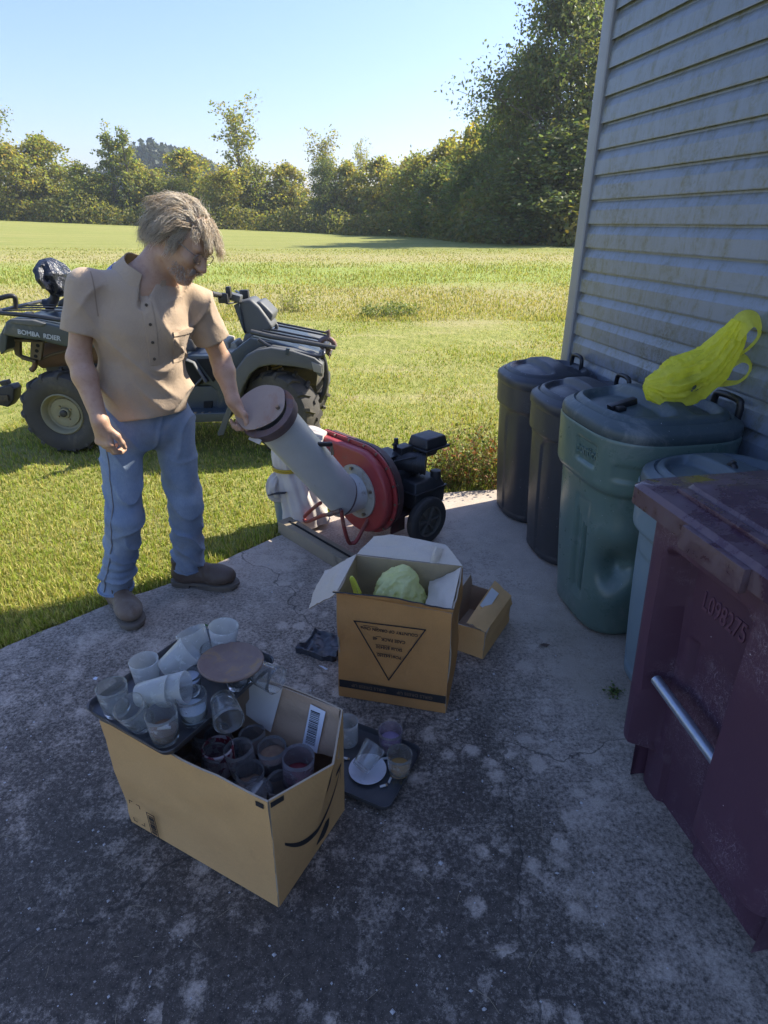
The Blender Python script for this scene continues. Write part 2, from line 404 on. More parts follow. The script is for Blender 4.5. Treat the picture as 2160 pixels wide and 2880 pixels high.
    h = g.math('ADD', g.math('MULTIPLY', grain, 0.5), g.math('ADD', g.math('MULTIPLY', fine, 0.8), g.math('MULTIPLY', crk, -1.2)))
    g.set(b.inputs['Normal'], g.bump(h, 0.6, 0.004))
    return m
M_conc = concrete_material()
edge = []
for i in range(len(SLAB)):
    a = np.array(SLAB[i]); q = np.array(SLAB[(i + 1) % len(SLAB)]); n = max(1, int(np.linalg.norm(q - a) / 0.04)) if 1 <= i <= 10 else 1
    for j in range(n):
        p = a + (q - a) * j / n
        if 1 <= i <= 10: p = p + 0.007 * np.array([vnoise([[p[0], p[1], 0]], 14, 1)[0], vnoise([[p[0], p[1], 0]], 14, 2)[0]])
        edge.append(p)
mb = MB(); mb.prism(edge[::-1], 0.16, Matrix.Translation((0, 0, -0.16))); 
o = mb.build('slab', M_conc, bevel=0.006, seg=1, smooth=30); tag(o, kind='structure')
from mathutils.geometry import intersect_point_line
EP = np.array(edge)
def in_slab(x, y):
    c = np.zeros(len(x), bool); n = len(EP)
    for i in range(n):
        x0, y0 = EP[i]; x1, y1 = EP[(i + 1) % n]
        k = ((y0 > y) != (y1 > y)) & (x < (x1 - x0) * (y - y0) / (y1 - y0 + 1e-12) + x0); c ^= k
    return c

# ---- grass blades: one mesh of countless blades, lawn and the taller hay beyond it
M_blade = leafmat('grass_blade', (1, 1, 1), (0.9, 0.95, 0.85), (1, 1, 1), trans=0.35, gloss=0.25)
def blades(name, X, Y, h, wd, lean, colr, label):
    n = len(X); Z = terrain(X, Y) - 0.01; a = rng.uniform(0, 2 * np.pi, n); l = np.abs(rng.normal(0, lean, n)) * h; la = rng.uniform(0, 2 * np.pi, n)
    B = np.stack([X, Y, Z], 1); W = np.stack([np.cos(a), np.sin(a), 0 * a], 1) * (wd / 2)[:, None]
    L = np.stack([np.cos(la) * l, np.sin(la) * l, 0 * la], 1)
    hv = np.sqrt(np.maximum(h * h - l * l, (0.15 * h) ** 2)); mid = B + L * 0.35 + np.c_[0 * h, 0 * h, hv * 0.6]; tip = B + L + np.c_[0 * h, 0 * h, hv]
    V = np.stack([B - W, B + W, mid + W * 0.8, mid - W * 0.8, tip], 1).reshape(-1, 3)
    k = np.arange(n)[:, None] * 5
    F = np.vstack([k + [0, 1, 2], k + [0, 2, 3], k + [3, 2, 4]]); C = np.vstack([colr * 0.8, colr * 0.95, colr * 1.1])
    o = bulk(name, V, F, M_blade, colr=np.clip(C, 0, 1)); return tag(o, label, 'grass', kind='stuff')
def scatter(n, y0, y1, spread=0.78, p=1.6, pad=0.5):
    u = rng.uniform(0, 1, n); e = 1 - p; Y = (y0 ** e + u * (y1 ** e - y0 ** e)) ** (1 / e)
    X = rng.uniform(-1, 1, n) * (Y * spread + pad); return X, Y
X, Y = scatter(300000, 1.6, 12.5)
bare = vnoise(np.stack([X, Y, 0 * X], 1), 0.8, 11) + 0.5 * vnoise(np.stack([X, Y, 0 * X], 1), 2.3, 12)
k = ~in_slab(X, Y) & ~((X > 1.05) & (Y < 3.75)) & ((bare < 0.62) | (rng.uniform(0, 1, len(X)) < 0.3)); X, Y = X[k], Y[k]
n = len(X); t = vnoise(np.stack([X, Y, 0 * X], 1), 1.3, 5) * 0.5 + 0.5; r = rng.uniform(0, 1, n)
edge_d = np.min(np.abs(((X[:, None] - EP[None, ::6, 0]) ** 2 + (Y[:, None] - EP[None, ::6, 1]) ** 2)) ** 0.5, axis=1)
h = (0.020 + 0.022 * rng.uniform(0, 1, n) + 0.014 * t) * (1 + 0.6 * (edge_d < 0.12)) * (1 + 0.02 * Y)
dryb = r < (0.33 + 0.2 * t); 
C = np.where(dryb[:, None], np.array([0.48, 0.425, 0.145]) * rng.uniform(0.7, 1.2, (n, 1)), np.array([0.22, 0.30, 0.04]) * rng.uniform(0.6, 1.4, (n, 1)) + np.array([0.06, 0.03, 0.01]) * t[:, None])
blades('lawn_grass', X, Y, h, 0.0028 + 0.0011 * Y, 0.75, C, 'short mown yellow-green lawn grass around the slab')
X, Y = scatter(90000, 11.5, 44, 0.72, 1.8, 1.0); n = len(X); Yw = Y + 4.0 * vnoise(np.stack([X, Y, 0 * X], 1), 0.3, 8)
h = np.where(Yw < 18.5, 0.07, np.where(Yw < 28, 0.095, 0.07)) * rng.uniform(0.5, 1.3, n); r = rng.uniform(0, 1, n)
pd = np.where(Yw < 18.5, 0.58, np.where(Yw < 28, 0.28, 0.45))
C = np.where((r < pd)[:, None], np.array([0.44, 0.39, 0.15]) * rng.uniform(0.8, 1.2, (n, 1)), np.array([0.29, 0.32, 0.07]) * rng.uniform(0.65, 1.35, (n, 1)))
blades('hay_grass', X, Y, h, 0.006 + 0.0011 * Y, 0.5, C, 'taller unmown hay and weeds in a band across the field')

# ================================================================ TREES
def leaf_quads(P, size, colr, up=0.25):
    n = len(P); a = rng.normal(0, 1, (n, 3)); a[:, 2] *= 0.8; a /= np.linalg.norm(a, axis=1)[:, None]
    b = rng.normal(0, 1, (n, 3)); b -= a * np.sum(a * b, 1)[:, None]; b /= np.linalg.norm(b, axis=1)[:, None]
    s = size * rng.uniform(0.55, 1.35, (n, 1)); a = a * s * 0.5; b = b * s * 0.32
    V = np.stack([P - a, P + b * 0.9, P + a, P - b], 1).reshape(-1, 3); F = np.arange(n * 4).reshape(n, 4)
    return V, F, colr
M_leafA = leafmat('leaf_olive', (0.23, 0.27, 0.07), (0.28, 0.29, 0.08), (0.34, 0.30, 0.085), trans=0.6)
M_leafB = leafmat('leaf_green', (0.19, 0.245, 0.075), (0.26, 0.28, 0.085), (0.29, 0.285, 0.085), trans=0.6)
M_leafC = leafmat('leaf_dark', (0.12, 0.175, 0.065), (0.165, 0.205, 0.072), (0.19, 0.205, 0.072), trans=0.5, gloss=0.4)
M_leafD = leafmat('leaf_yellow', (0.31, 0.33, 0.08), (0.36, 0.33, 0.09), (0.27, 0.30, 0.075), trans=0.6)
M_bark = pm('bark', (0.16, 0.14, 0.115), 0.9, c2=(0.07, 0.06, 0.05), scale=3, bump=0.6, bscale=14, bdist=0.03)
def tree_proto(seed, H, Rc, base, nl, leaf, style, lm, clump=0.9, nbr=26):
    """a tapered trunk with limbs (mesh 1) and leaf clumps spread through the crown (mesh 2), feet at the origin"""
    r = np.random.default_rng(seed); mb = MB(); tips = []
    bend = r.normal(0, 0.03 * H, 2)
    def tr(t): return np.array([bend[0] * math.sin(2.2 * t), bend[1] * math.sin(1.9 * t + 0.4), H * 0.93 * t])
    stems = [0.0] if style != 'cedar' else [0.0, 1.0]
    for st in stems:
        off = np.array([st * 0.14 * H, 0, 0])
        mb.tube([tr(t) + off * min(1, t * 3) for t in np.linspace(0, 1, 9)], [0.020 * H, 0.015 * H, 0.010 * H, 0.003 * H], 7)
    for i in range(nbr):
        u = (i + r.uniform(0, 1)) / nbr; t = base + (0.98 - base) * u
        if style == 'round': L = Rc * (math.sin(math.pi * min(1, 0.12 + 0.86 * u)) ** 0.6)
        elif style == 'cedar': L = Rc * (1.05 - 0.85 * u)
        elif style == 'vase': L = Rc * (0.35 + 0.65 * u) * (1 if u < 0.85 else 0.7)
        else: L = Rc * (1.0 - 0.45 * u)
        L *= r.uniform(0.65, 1.15); az = i * 2.4 + r.uniform(-0.5, 0.5); off = np.array([(i % len(stems)) * 0.14 * H, 0, 0])
        rise = {'round': 0.55, 'cedar': 0.12, 'vase': 1.15, 'wall': 0.30}[style] * r.uniform(0.6, 1.3)
        p0 = tr(t * 0.92) + off; d = np.array([math.cos(az), math.sin(az), rise]); d /= np.linalg.norm(d)
        p1 = p0 + d * L * 0.55 + r.normal(0, 0.06 * L, 3); p2 = p0 + d * L + np.array([0, 0, -0.10 * L if style != 'vase' else 0.1 * L]) + r.normal(0, 0.08 * L, 3)
        p2[2] = max(p2[2], 0.04 * H)
        rb = 0.0055 * H * (1 - 0.6 * u); mb.tube(spline([p0, p1, p2], 3), [rb, rb * 0.6, rb * 0.25], 5)
        for s_ in range(5 if style != 'vase' else 4):
            f = r.uniform(0.35, 1.0); q = p0 + (p2 - p0) * f + (p1 - (p0 + p2) / 2) * (1 - abs(2 * f - 1)); e = q + r.normal(0, 0.22 * L, 3) * [1, 1, 0.7] + [0, 0, 0.05 * L]
            e[2] = max(e[2], 0.03 * H); mb.tube([q, (q + e) / 2 + r.normal(0, 0.03 * L, 3), e], [rb * 0.4, rb * 0.15], 4, caps=False); tips.append(e); tips.append((q + e) / 2)
        tips.append(p2)
    for st in stems:
        for t in np.linspace(0.80, 1.0, 9): tips += [tr(t) + np.array([st * 0.14 * H, 0, 0]) + r.normal(0, 0.25, 3)] * 2
    T = np.array(tips); me_t = mb
    w_ = r.uniform(0.3, 1.0, len(T)); k = r.choice(len(T), nl, p=w_ / w_.sum())
    P = T[k] + r.normal(0, 1, (nl, 3)) * clump * [1, 1, 0.75]; P[:, 2] = np.maximum(P[:, 2], 0.02 * H)
    g = np.random.default_rng(seed + 5).uniform(0.72, 1.25, len(T))[k]
    C = np.stack([g * r.uniform(0.8, 1.2, nl), g * r.uniform(0.85, 1.15, nl), g * r.uniform(0.7, 1.3, nl)], 1)
    return me_t, P, C, leaf, lm
def tree_make(proto, name, label, loc, s, rz, group):
    mb, P, C, leaf, lm = proto['d']
    t = thing(name, label, 'tree', loc, rz, group); t.scale = (s[0], s[0], s[1])
    if 't' not in proto:
        global rng
        V, F, c = leaf_quads(P, leaf, C); proto['c'] = bulk('crown', V, F, lm, t, colr=np.clip(c, 0, 1.6)); proto['t'] = mb.build('trunk', M_bark, t, smooth=60)
        proto['t'].location = proto['c'].location = (0, 0, 0)
    else:
        for k in ('c', 't'):
            c = proto[k].copy(); col.objects.link(c); c.parent = t
            if k == 'c' and proto.get('alt'):
                pass
    return t
PR = {
 'round':  {'d': tree_proto(11, 13.0, 4.0, 0.16, 6500, 0.44, 'round', M_leafA, 0.50)},
 'round2': {'d': tree_proto(12, 11.0, 3.9, 0.10, 6500, 0.42, 'round', M_leafD, 0.50)},
 'wall':   {'d': tree_proto(13, 12.0, 3.8, 0.05, 6000, 0.42, 'wall', M_leafB, 0.60)},
 'cedar':  {'d': tree_proto(14, 14.0, 3.2, 0.16, 6000, 0.38, 'cedar', M_leafB, 0.36, nbr=48)},
 'sparse': {'d': tree_proto(15, 16.0, 5.0, 0.34, 2600, 0.40, 'vase', M_leafA, 0.45, nbr=34)},
 'dark':   {'d': tree_proto(16, 13.0, 4.2, 0.04, 8200, 0.36, 'wall', M_leafC, 0.60, nbr=34)},
 'big':    {'d': tree_proto(17, 24.0, 7.0, 0.07, 26000, 0.36, 'round', M_leafC, 0.75, nbr=60)},
}
CAMH, PT = 1.6, R(25.57)
def bearing(px): return (px - 1080) / 1703 / (math.cos(PT) + 815 / 1703 * math.sin(PT))
def topz(px_y, D):
    v = (px_y - 1440) / 1703; return CAMH + D * (-math.sin(PT) - v * math.cos(PT)) / (math.cos(PT) - v * math.sin(PT))
TREES = [ # kind, bearing px, top px, distance, width factor, turn, label
 ('wall', -90, 360, 112, 1.2, 0.3, 'tall olive tree cut off by the left edge of the treeline'),
 ('sparse', 40, 318, 116, 1.0, 0.0, 'tall thin-topped bare-branched tree standing at the far left of the treeline'),
 ('round2', 75, 420, 108, 1.1, 1.3, 'full yellow-green tree just below the tall thin-topped tree at far left'),
 ('round', 165, 392, 112, 1.05, 2.1, 'rounded yellow-green tree between the far left tree and the dark twin-stemmed one'),
 ('wall', 235, 470, 108, 1.0, 0.9, 'low green tree left of the twin-stemmed tree, behind the passenger backrest'),
 ('cedar', 335, 372, 110, 1.0, 0.2, 'dark spiky twin-stemmed tree left of the man in the treeline'),
 ('round2', 415, 470, 112, 0.9, 0.5, 'small yellowish tree right of the dark twin-stemmed one'),
 ('wall', 480, 505, 108, 1.0, 1.9, 'low green tree right behind the man\'s head'),
 ('round', 545, 432, 118, 1.2, 2.9, 'broad olive tree under the distant wooded hill'),
 ('sparse', 690, 343, 112, 1.05, 1.0, 'tall open tree with see-through crown right of the man\'s head'),
 ('round2', 640, 480, 106, 0.9, 4.0, 'low yellow-green tree at the foot of the tall open tree'),
 ('wall', 745, 470, 110, 0.9, 5.0, 'green tree just right of the tall open tree'),
 ('round', 815, 468, 112, 1.0, 0.4, 'olive tree left of the vine-covered dark tree'),
 ('sparse', 905, 412, 118, 0.85, 2.2, 'pale half-bare tree rising behind the vine-covered dark tree'),
 ('dark', 915, 452, 104, 0.62, 3.0, 'narrow vine-covered dark green tree in the middle of the treeline'),
 ('round2', 985, 468, 106, 0.9, 1.2, 'yellow tree right of the vine-covered dark tree'),
 ('sparse', 1022, 440, 122, 0.55, 0.2, 'small wispy-topped tree standing above the middle of the treeline'),
 ('round', 1075, 452, 104, 0.95, 2.6, 'bright yellow-green rounded tree left of the dark wood'),
 ('round2', 1140, 462, 96, 0.9, 4.4, 'yellow-green tree where the dark wood begins'),
 ('wall', 1190, 445, 88, 1.0, 3.1, 'dark green tree at the left end of the shaded wood'),
 ('dark', 1235, 470, 78, 1.0, 0.7, 'dark bushy tree low in the shaded wood'),
 ('round', 1262, 405, 90, 0.9, 1.6, 'olive tree with bare twigs left of the round-topped tree'),
 ('round2', 1325, 372, 82, 0.78, 0.0, 'round-topped yellow-green tree beside the big dark trees'),
 ('dark', 1330, 450, 68, 1.05, 2.0, 'shaded dark tree below the round-topped tree'),
 ('dark', 1392, 300, 68, 0.85, 4.1, 'leaning dark green tree left of the tallest tree'),
 ('big', 1462, 130, 62, 0.70, 0.6, 'large dark tree stepping up towards the tallest tree'),
 ('big', 1555, -70, 58, 0.80, 2.4, 'tallest dark tree rising out of the top of the photograph beside the house corner'),
 ('dark', 1470, 430, 54, 1.2, 5.2, 'shaded undergrowth tree beneath the tallest dark tree'),
 ('dark', 1580, 360, 54, 1.3, 1.1, 'shaded leafy tree low beside the house corner'),
 ('big', 1690, -150, 62, 0.85, 4.0, 'huge dark tree mostly hidden behind the house wall'),
 ('big', 1900, -120, 66, 0.95, 1.0, 'huge dark tree behind the house, out of sight beyond the wall'),
]
for kind, px, ty, D, wf, rz, lab in TREES[:-1]:
    b_ = bearing(px); X_, Y_ = b_ * D, D; z0 = float(terrain(np.array(X_), np.array(Y_))); H0 = {'round': 13, 'round2': 11, 'wall': 12, 'cedar': 14, 'sparse': 16, 'dark': 13, 'big': 24}[kind]
    sz = 1.14 * (topz(ty, D) - z0) / (H0 * 1.0); sxy = 1.12 * wf * (0.45 * sz + 0.55)
    tree_make(PR[kind], {'cedar': 'twin_stemmed_tree', 'sparse': 'open_crowned_tree'}.get(kind, 'broadleaf_tree'), lab, (X_, Y_, z0 - 0.1), (sxy, sz), rz, 'trees along the field edge')
# undergrowth along the wood's edge and the mass of wood behind it
def wood_line(n, depth, zmax, back, dens):
    px = rng.uniform(-250, 1850, n); D0 = np.interp(px, [-250, 860, 1150, 1300, 1600, 1850], [106, 102, 84, 60, 51, 51]) + back
    D = D0 + rng.uniform(0, depth, n); b_ = (px - 1080) / 1703 / (math.cos(PT) + 815 / 1703 * math.sin(PT)); X = b_ * D
    lump = 0.55 + 0.45 * vnoise(np.stack([px * 0.02, D * 0.12, 0 * D], 1), 1.0, 21)
    z = terrain(X, D) + (rng.uniform(0, 1, n) ** dens) * zmax * (0.35 + 0.65 * lump) * np.interp(px, [0, 1150, 1300, 1700], [1, 1, 1.25, 1.6])
    g = rng.uniform(0.6, 1.25, n); sh = 1.0
    C = np.stack([g * sh * rng.uniform(0.8, 1.25, n), g * sh, g * sh * rng.uniform(0.8, 1.2, n)], 1); return np.stack([X, D, z], 1), C
P_, C_ = wood_line(26000, 7, 4.2, -2.5, 1.2); V, F, c = leaf_quads(P_, 0.46, C_)
o = bulk('undergrowth', V, F, leafmat('leaf_under', (0.18, 0.21, 0.06), (0.24, 0.24, 0.07), (0.18, 0.20, 0.06), trans=0.55), colr=c); tag(o, 'low brushy undergrowth along the foot of the treeline', 'undergrowth', kind='stuff')
P_, C_ = wood_line(30000, 18, 8.5, 6, 0.75); V, F, c = leaf_quads(P_, 0.85, C_)
o = bulk('woodland', V, F, leafmat('leaf_wood', (0.19, 0.225, 0.07), (0.24, 0.255, 0.08), (0.19, 0.215, 0.07), trans=0.55), colr=c); tag(o, 'mass of woodland behind the front row of trees', 'woodland', kind='stuff')
# the far wooded hill
n = 16000; hx = rng.uniform(-1, 1, n); hy = rng.uniform(0, 1, n); X = -112 + hx * 70; Yh = 330 + hy * 60
Zh = 4 + 32 * np.exp(-(hx * 1.7) ** 2) * (0.35 + 0.65 * rng.uniform(0, 1, n) ** 0.5) + 1.5 * vnoise(np.stack([X, Yh, 0 * X], 1), 0.12, 3); 
V, F, c = leaf_quads(np.stack([X, Yh, Zh], 1), 3.2, np.repeat(rng.uniform(0.7, 1.2, (n, 1)), 3, 1))
o = bulk('wooded_hill', V, F, leafmat('leaf_hill', (0.060, 0.085, 0.05), (0.075, 0.095, 0.06), (0.06, 0.085, 0.05), trans=0.1), colr=c); tag(o, 'blue-green wooded hill far behind the treeline', 'hill', kind='stuff')

# weeds
def weed(name, label, loc, h, spread, n, cols, lean=0.35, leafs=0.03, group=None):
    t = thing(name, label, 'weed', loc, 0, group); mb = MB(); P = []
    for i in range(n):
        a = rng.uniform(0, 6.28); r0 = spread * math.sqrt(rng.uniform(0, 1)); b = np.array([r0 * math.cos(a), r0 * math.sin(a) * 0.7, 0]); hh = h * rng.uniform(0.45, 1.1)
        e = b + np.array([rng.normal(0, lean * hh), rng.normal(0, lean * hh), hh]); m_ = (b + e) / 2 + rng.normal(0, 0.04 * hh, 3)
        mb.tube([b, m_, e], [0.0025, 0.001], 4, caps=False)
        for q in np.linspace(0.2, 1.0, int(9)):
            P += [b + (e - b) * q + rng.normal(0, leafs * 0.8, 3) for _ in range(2)]
    P = np.array(P); P[:, 2] = np.maximum(P[:, 2], 0.005); k = rng.integers(0, len(cols), len(P)); C = np.array(cols)[k] * rng.uniform(0.7, 1.25, (len(P), 1))
    mb.build('stems', pm(name + '_stem', (0.20, 0.14, 0.06), 0.8), t, smooth=60); V, F, c = leaf_quads(P, leafs, C); bulk('leaves', V, F, M_blade, t, colr=c)
    return t
weed('weed_clump', 'reddish-green weeds growing at the far slab edge beside the trash cans', (0.66, 3.93, -0.03), 0.36, 0.34, 170, [(0.15, 0.19, 0.04), (0.22, 0.22, 0.06), (0.30, 0.13, 0.06), (0.12, 0.17, 0.03)], 0.3, 0.026)
weed('weed_clump', 'small low weeds beside the slab between the engine and the reddish weeds', (0.42, 3.82, -0.03), 0.15, 0.14, 30, [(0.16, 0.21, 0.04), (0.26, 0.22, 0.08)], 0.4, 0.02)
weed('weed_clump', 'grey-green weed clump at the edge of the mown lawn', (0.10, 12.3, -0.03), 0.22, 0.50, 60, [(0.18, 0.24, 0.08), (0.26, 0.30, 0.11)], 0.5, 0.05)
weed('weed_clump', 'tall pale flowering weeds in the hay above the front rack', (-1.75, 13.0, -0.03), 0.40, 0.40, 40, [(0.28, 0.33, 0.06), (0.46, 0.44, 0.28), (0.32, 0.36, 0.09)], 0.25, 0.045)
weed('weed_clump', 'small weed sprouting from the slab crack at the foot of the maroon cart', (0.862, 1.765, 0.0), 0.014, 0.022, 5, [(0.12, 0.17, 0.05), (0.16, 0.2, 0.08)], 0.9, 0.013)

# ================================================================ HOUSE
HC = Vector((1.10, 3.70, 0)); WD = Vector((0.182, -0.983, 0)).normalized()
def siding_material():
    m, t, b = nt('vinyl_siding'); g = NG(t); P = g.n('NewGeometry').outputs['Position']
    c = g.mix(g.noise(P, 1.5, 4), (0.165, 0.195, 0.245), (0.20, 0.23, 0.28))
    st = g.noise(g.mapv(P, (3.0, 3.0, 0.9)), 3.5, 9, 0.78, 0.6); st2 = g.noise(P, 22, 6, 0.8)
    f = g.math('MULTIPLY', g.ramp(st, [(0.42, 0.0), (0.60, 0.95)]), g.ramp(st2, [(0.36, 0.0), (0.62, 1.0)]))
    c = g.mix(f, c, (0.115, 0.11, 0.06))
    f2 = g.math('MULTIPLY', g.ramp(g.noise(g.mapv(P, (1, 1, 1), (5, 5, 2)), 2.2, 6, 0.7), [(0.56, 0.0), (0.68, 0.8)]), g.ramp(g.noise(P, 60, 5, 0.8), [(0.45, 0.0), (0.6, 1.0)]))
    c = g.mix(f2, c, (0.07, 0.072, 0.04))
    g.set(b.inputs['Base Color'], c); b.inputs['Roughness'].default_value = 0.30; b.inputs['Specular IOR Level'].default_value = 0.65
    g.set(b.inputs['Normal'], g.bump(g.noise(g.mapv(P, (1, 1, 8)), 9, 5), 0.12, 0.004)); return m
M_side = siding_material(); M_trim = pm('vinyl_trim', (0.27, 0.275, 0.28), 0.45, c2=(0.22, 0.225, 0.23), scale=5, dirt=(0.25, 0.24, 0.18), dscale=9, dlo=0.6, dhi=0.8)
house = thing('house', 'grey vinyl-sided house wall with corner trim at the right of the slab', 'house', HC, math.atan2(WD.y, WD.x))
# local x runs along the wall towards the camera, local y points into the house (away from the slab: +y is left of x)
# left of WD (0.182,-0.983) is (0.983,0.182): into the house; so outward is -y
EX, LEN, HT = 0.1143, 7.5, 2.72
prof = [(0.004, 0.010), (0.017, 0.004), (0.0195, 0.0), (0.0200, 0.004), (0.0175, 0.066), (0.0165, 0.069), (0.0030, 0.104), (0.0025, 0.122)]
def course(L):
    k = len(prof); V = []
    for x in (0.045, L): V += [(x, -n, z) for n, z in prof]
    return V, [(j, j + 1, j + 1 + k, j + k) for j in range(k - 1)]
V_, F_ = course(LEN); first = None; z = 0.22
while z < HT:
    if first is None: first = raw('siding_course', V_, F_, M_side, house, smooth=9, loc=(0, 0, z))
    else: link_copy(first, house, (0, 0, z))
    z += EX
mb = MB(); mb.box((LEN / 2, 3.0, HT / 2 + 0.1), (LEN, 5.99, HT - 0.2)); mb.build('wall', M_trim, house)
mb = MB(); mb.box((LEN / 2, 3.0, 0.105), (LEN - 0.04, 5.9, 0.21)); mb.build('foundation', pm('block', (0.3, 0.3, 0.29), 0.9, bump=0.4), house)
mb = MB(); mb.prism([(-0.012, 0.09), (-0.012, -0.030), (0.0, -0.034), (0.078, -0.034), (0.086, -0.028), (0.086, -0.012), (0.080, 0.09)], HT - 0.2, Matrix.Translation((0, 0, 0.2))); mb.build('corner_post', M_trim, house, bevel=0.003)
mb = MB(); mb.prism([(-0.12, HT + 0.02), (6.6, HT + 0.02), (3.2, HT + 1.15)], LEN + 0.2, Matrix(((0, 0, 1, -0.05), (1, 0, 0, 0.0), (0, 1, 0, 0), (0, 0, 0, 1)))); mb.build('roof', pm('shingle', (0.12, 0.11, 0.10), 0.9, bump=0.5), house)
# ================================================================ TEXT
def text_obj(body, size, mat, parent, M, extrude=0.0, name='lettering', bold=0.0, sx=1.0, align='CENTER'):
    cu = bpy.data.curves.new('txt', 'FONT'); cu.body = body; cu.size = size; cu.extrude = extrude; cu.align_x = align; cu.align_y = 'CENTER'; cu.offset = bold
    cu.resolution_u = 3
    t = bpy.data.objects.new('txt', cu); col.objects.link(t); dg = bpy.context.evaluated_depsgraph_get(); dg.update()
    me = bpy.data.meshes.new_from_object(t.evaluated_get(dg)); bpy.data.objects.remove(t); bpy.data.curves.remove(cu)
    me.transform(M @ Matrix.Diagonal((sx, 1, 1, 1))); me.materials.clear(); me.materials.append(mat)
    o = bpy.data.objects.new(name, me); col.objects.link(o); o.parent = parent; return o

# ================================================================ TRASH CANS
def plastic(name, c, c2, rough=0.42, dirt=(0.30, 0.31, 0.30), dlo=0.60, dhi=0.78, scratch=0.35):
    m, t, b = nt(name); g = NG(t); v = g.coord('Object')
    k = g.mix(g.ramp(g.noise(v, 3.0, 5, 0.6), [(0.3, 0.0), (0.7, 1.0)]), c, c2)
    k = g.mix(g.math('MULTIPLY', g.ramp(g.noise(v, 7, 9, 0.8, 0.5), [(dlo, 0.0), (dhi, 1.0)]), 0.5), k, dirt)
    # hair-thin scratches and flecks
    s1 = g.noise(g.mapv(v, (1, 1, 1), rot=(0.4, 0.7, 0.2)), 26, 2, 0.5, 5.0); sc = g.ramp(g.math('ABSOLUTE', g.math('SUBTRACT', s1, 0.5)), [(0.0, 1.0), (0.008, 0.0)])
    sc = g.math('MULTIPLY', sc, g.ramp(g.noise(v, 4.5, 3), [(0.55, 0.0), (0.68, scratch)]))
    k = g.mix(sc, k, (0.45, 0.45, 0.45))
    fl = g.n('TexVoronoi', {'Vector': v, 'Scale': 60.0}); k = g.mix(g.math('MULTIPLY', g.math('LESS_THAN', fl.outputs['Distance'], 0.09), g.math('GREATER_THAN', g.n('SeparateColor', {'Color': fl.outputs['Color']}).outputs[1], 0.93)), k, (0.5, 0.5, 0.5))
    g.set(b.inputs['Base Color'], k); g.set(b.inputs['Roughness'], g.n('MapRange', {'Value': g.noise(v, 9, 6, 0.7), 'To Min': rough - 0.14, 'To Max': rough + 0.2}).outputs[0])
    g.set(b.inputs['Normal'], g.bump(g.noise(v, 130, 3), 0.10, 0.002)); return m
def se(th, a, b, n):
    c, s = np.cos(th), np.sin(th); r = (np.abs(c) ** n + np.abs(s) ** n) ** (-1 / n); return np.stack([a * r * c, b * r * s], -1)
def can_body(name, mat, parent, a0, b0, a1, b1, H, n=3.2, feat=None, collar=0.80, cw=0.014):
    N, K = 160, 110; th = np.linspace(0, 2 * np.pi, N, endpoint=False); zz = np.r_[0, 0.006, 0.02, np.linspace(0.04, H, K)]
    rings = []
    for z in zz:
        t = z / H; k = 1 - 0.10 * max(0, (0.025 - z) / 0.025) ** 2
        e = cw * sstep(collar - 0.012, collar + 0.006, t); bul = 0.006 * math.sin(math.pi * t)
        P = se(th, (a0 + (a1 - a0) * t + bul + e) * k, (b0 + (b1 - b0) * t + bul + e) * k, n)
        if feat is not None:
            d = feat(((th + np.pi) % (2 * np.pi)) - np.pi, z); L = np.linalg.norm(P, axis=1)[:, None]; P = P * (1 - d[:, None] / L)
        rings.append(np.c_[P, np.full(N, z)])
    top = rings[-1].copy(); inner = top.copy(); inner[:, :2] *= 0.955; low = inner.copy(); low[:, 2] -= 0.06
    lip = top.copy(); lip[:, :2] *= 0.99; lip[:, 2] += 0.006; mb = MB(); mb.loft(rings + [lip, inner, low], True, True)
    return mb.build(name, mat, parent, smooth=50)
def band(x, a, b, s): return sstep(a - s, a + s, x) * (1 - sstep(b - s, b + s, x))
def can_lid(name, mat, parent, a, b, z0, n=3.2, dome=0.075, ridge=0.16, rec=0.035):
    N, K = 128, 40; th = np.linspace(0, 2 * np.pi, N, endpoint=False); rings = []
    for i in range(K + 1):
        r = max(1e-3, i / K); P = se(th, a * r, b * r, n * 0.6 + 0.4 * n * r); x = P[:, 0] / a; y = P[:, 1] / b
        z = dome * (1 - r ** 3.0) + 0.030
        m = sstep(ridge, ridge + 0.10, np.abs(x - 0.05 * 0)) * (1 - sstep(0.70, 0.80, np.full(N, r))) * (1 - sstep(0.62, 0.80, np.abs(y)))
        z = z - rec * m - 0.010 * band(np.full(N, r), 0.86, 0.885, 0.01)
        rings.append(np.c_[P, z0 + z])
    for s_, dz in ((1.012, 0.022), (1.018, 0.008), (1.012, -0.012), (1.0, -0.018), (0.985, -0.012), (0.97, -0.004)):
        P = se(th, a * s_, b * s_, n); rings.append(np.c_[P, np.full(N, z0 + dz)])
    mb = MB(); mb.loft(rings, True, True); return mb.build(name, mat, parent, smooth=45)
def loop_handle(parent, mat, p, wdt, hgt, r=0.011, lean=0.0):
    mb = MB(); x, y, z = p; pts = [(x, y - wdt / 2, z), (x - lean * 0.5, y - wdt / 2, z + hgt * 0.7), (x - lean, y - wdt / 2 + 0.02, z + hgt), (x - lean, y + wdt / 2 - 0.02, z + hgt), (x - lean * 0.5, y + wdt / 2, z + hgt * 0.7), (x, y + wdt / 2, z)]
    mb.tube(pts, r, 8, smoothn=4); return mb.build('lid_handle', mat, parent, smooth=60)
ROT = math.atan2(-0.182, -0.983)
M_blk = plastic('black_plastic', (0.038, 0.038, 0.041), (0.055, 0.055, 0.057), 0.40)
M_blklid = plastic('black_lid_plastic', (0.030, 0.033, 0.042), (0.045, 0.048, 0.056), 0.40)
M_hand = pm('handle_plastic', (0.012, 0.012, 0.014), 0.45)
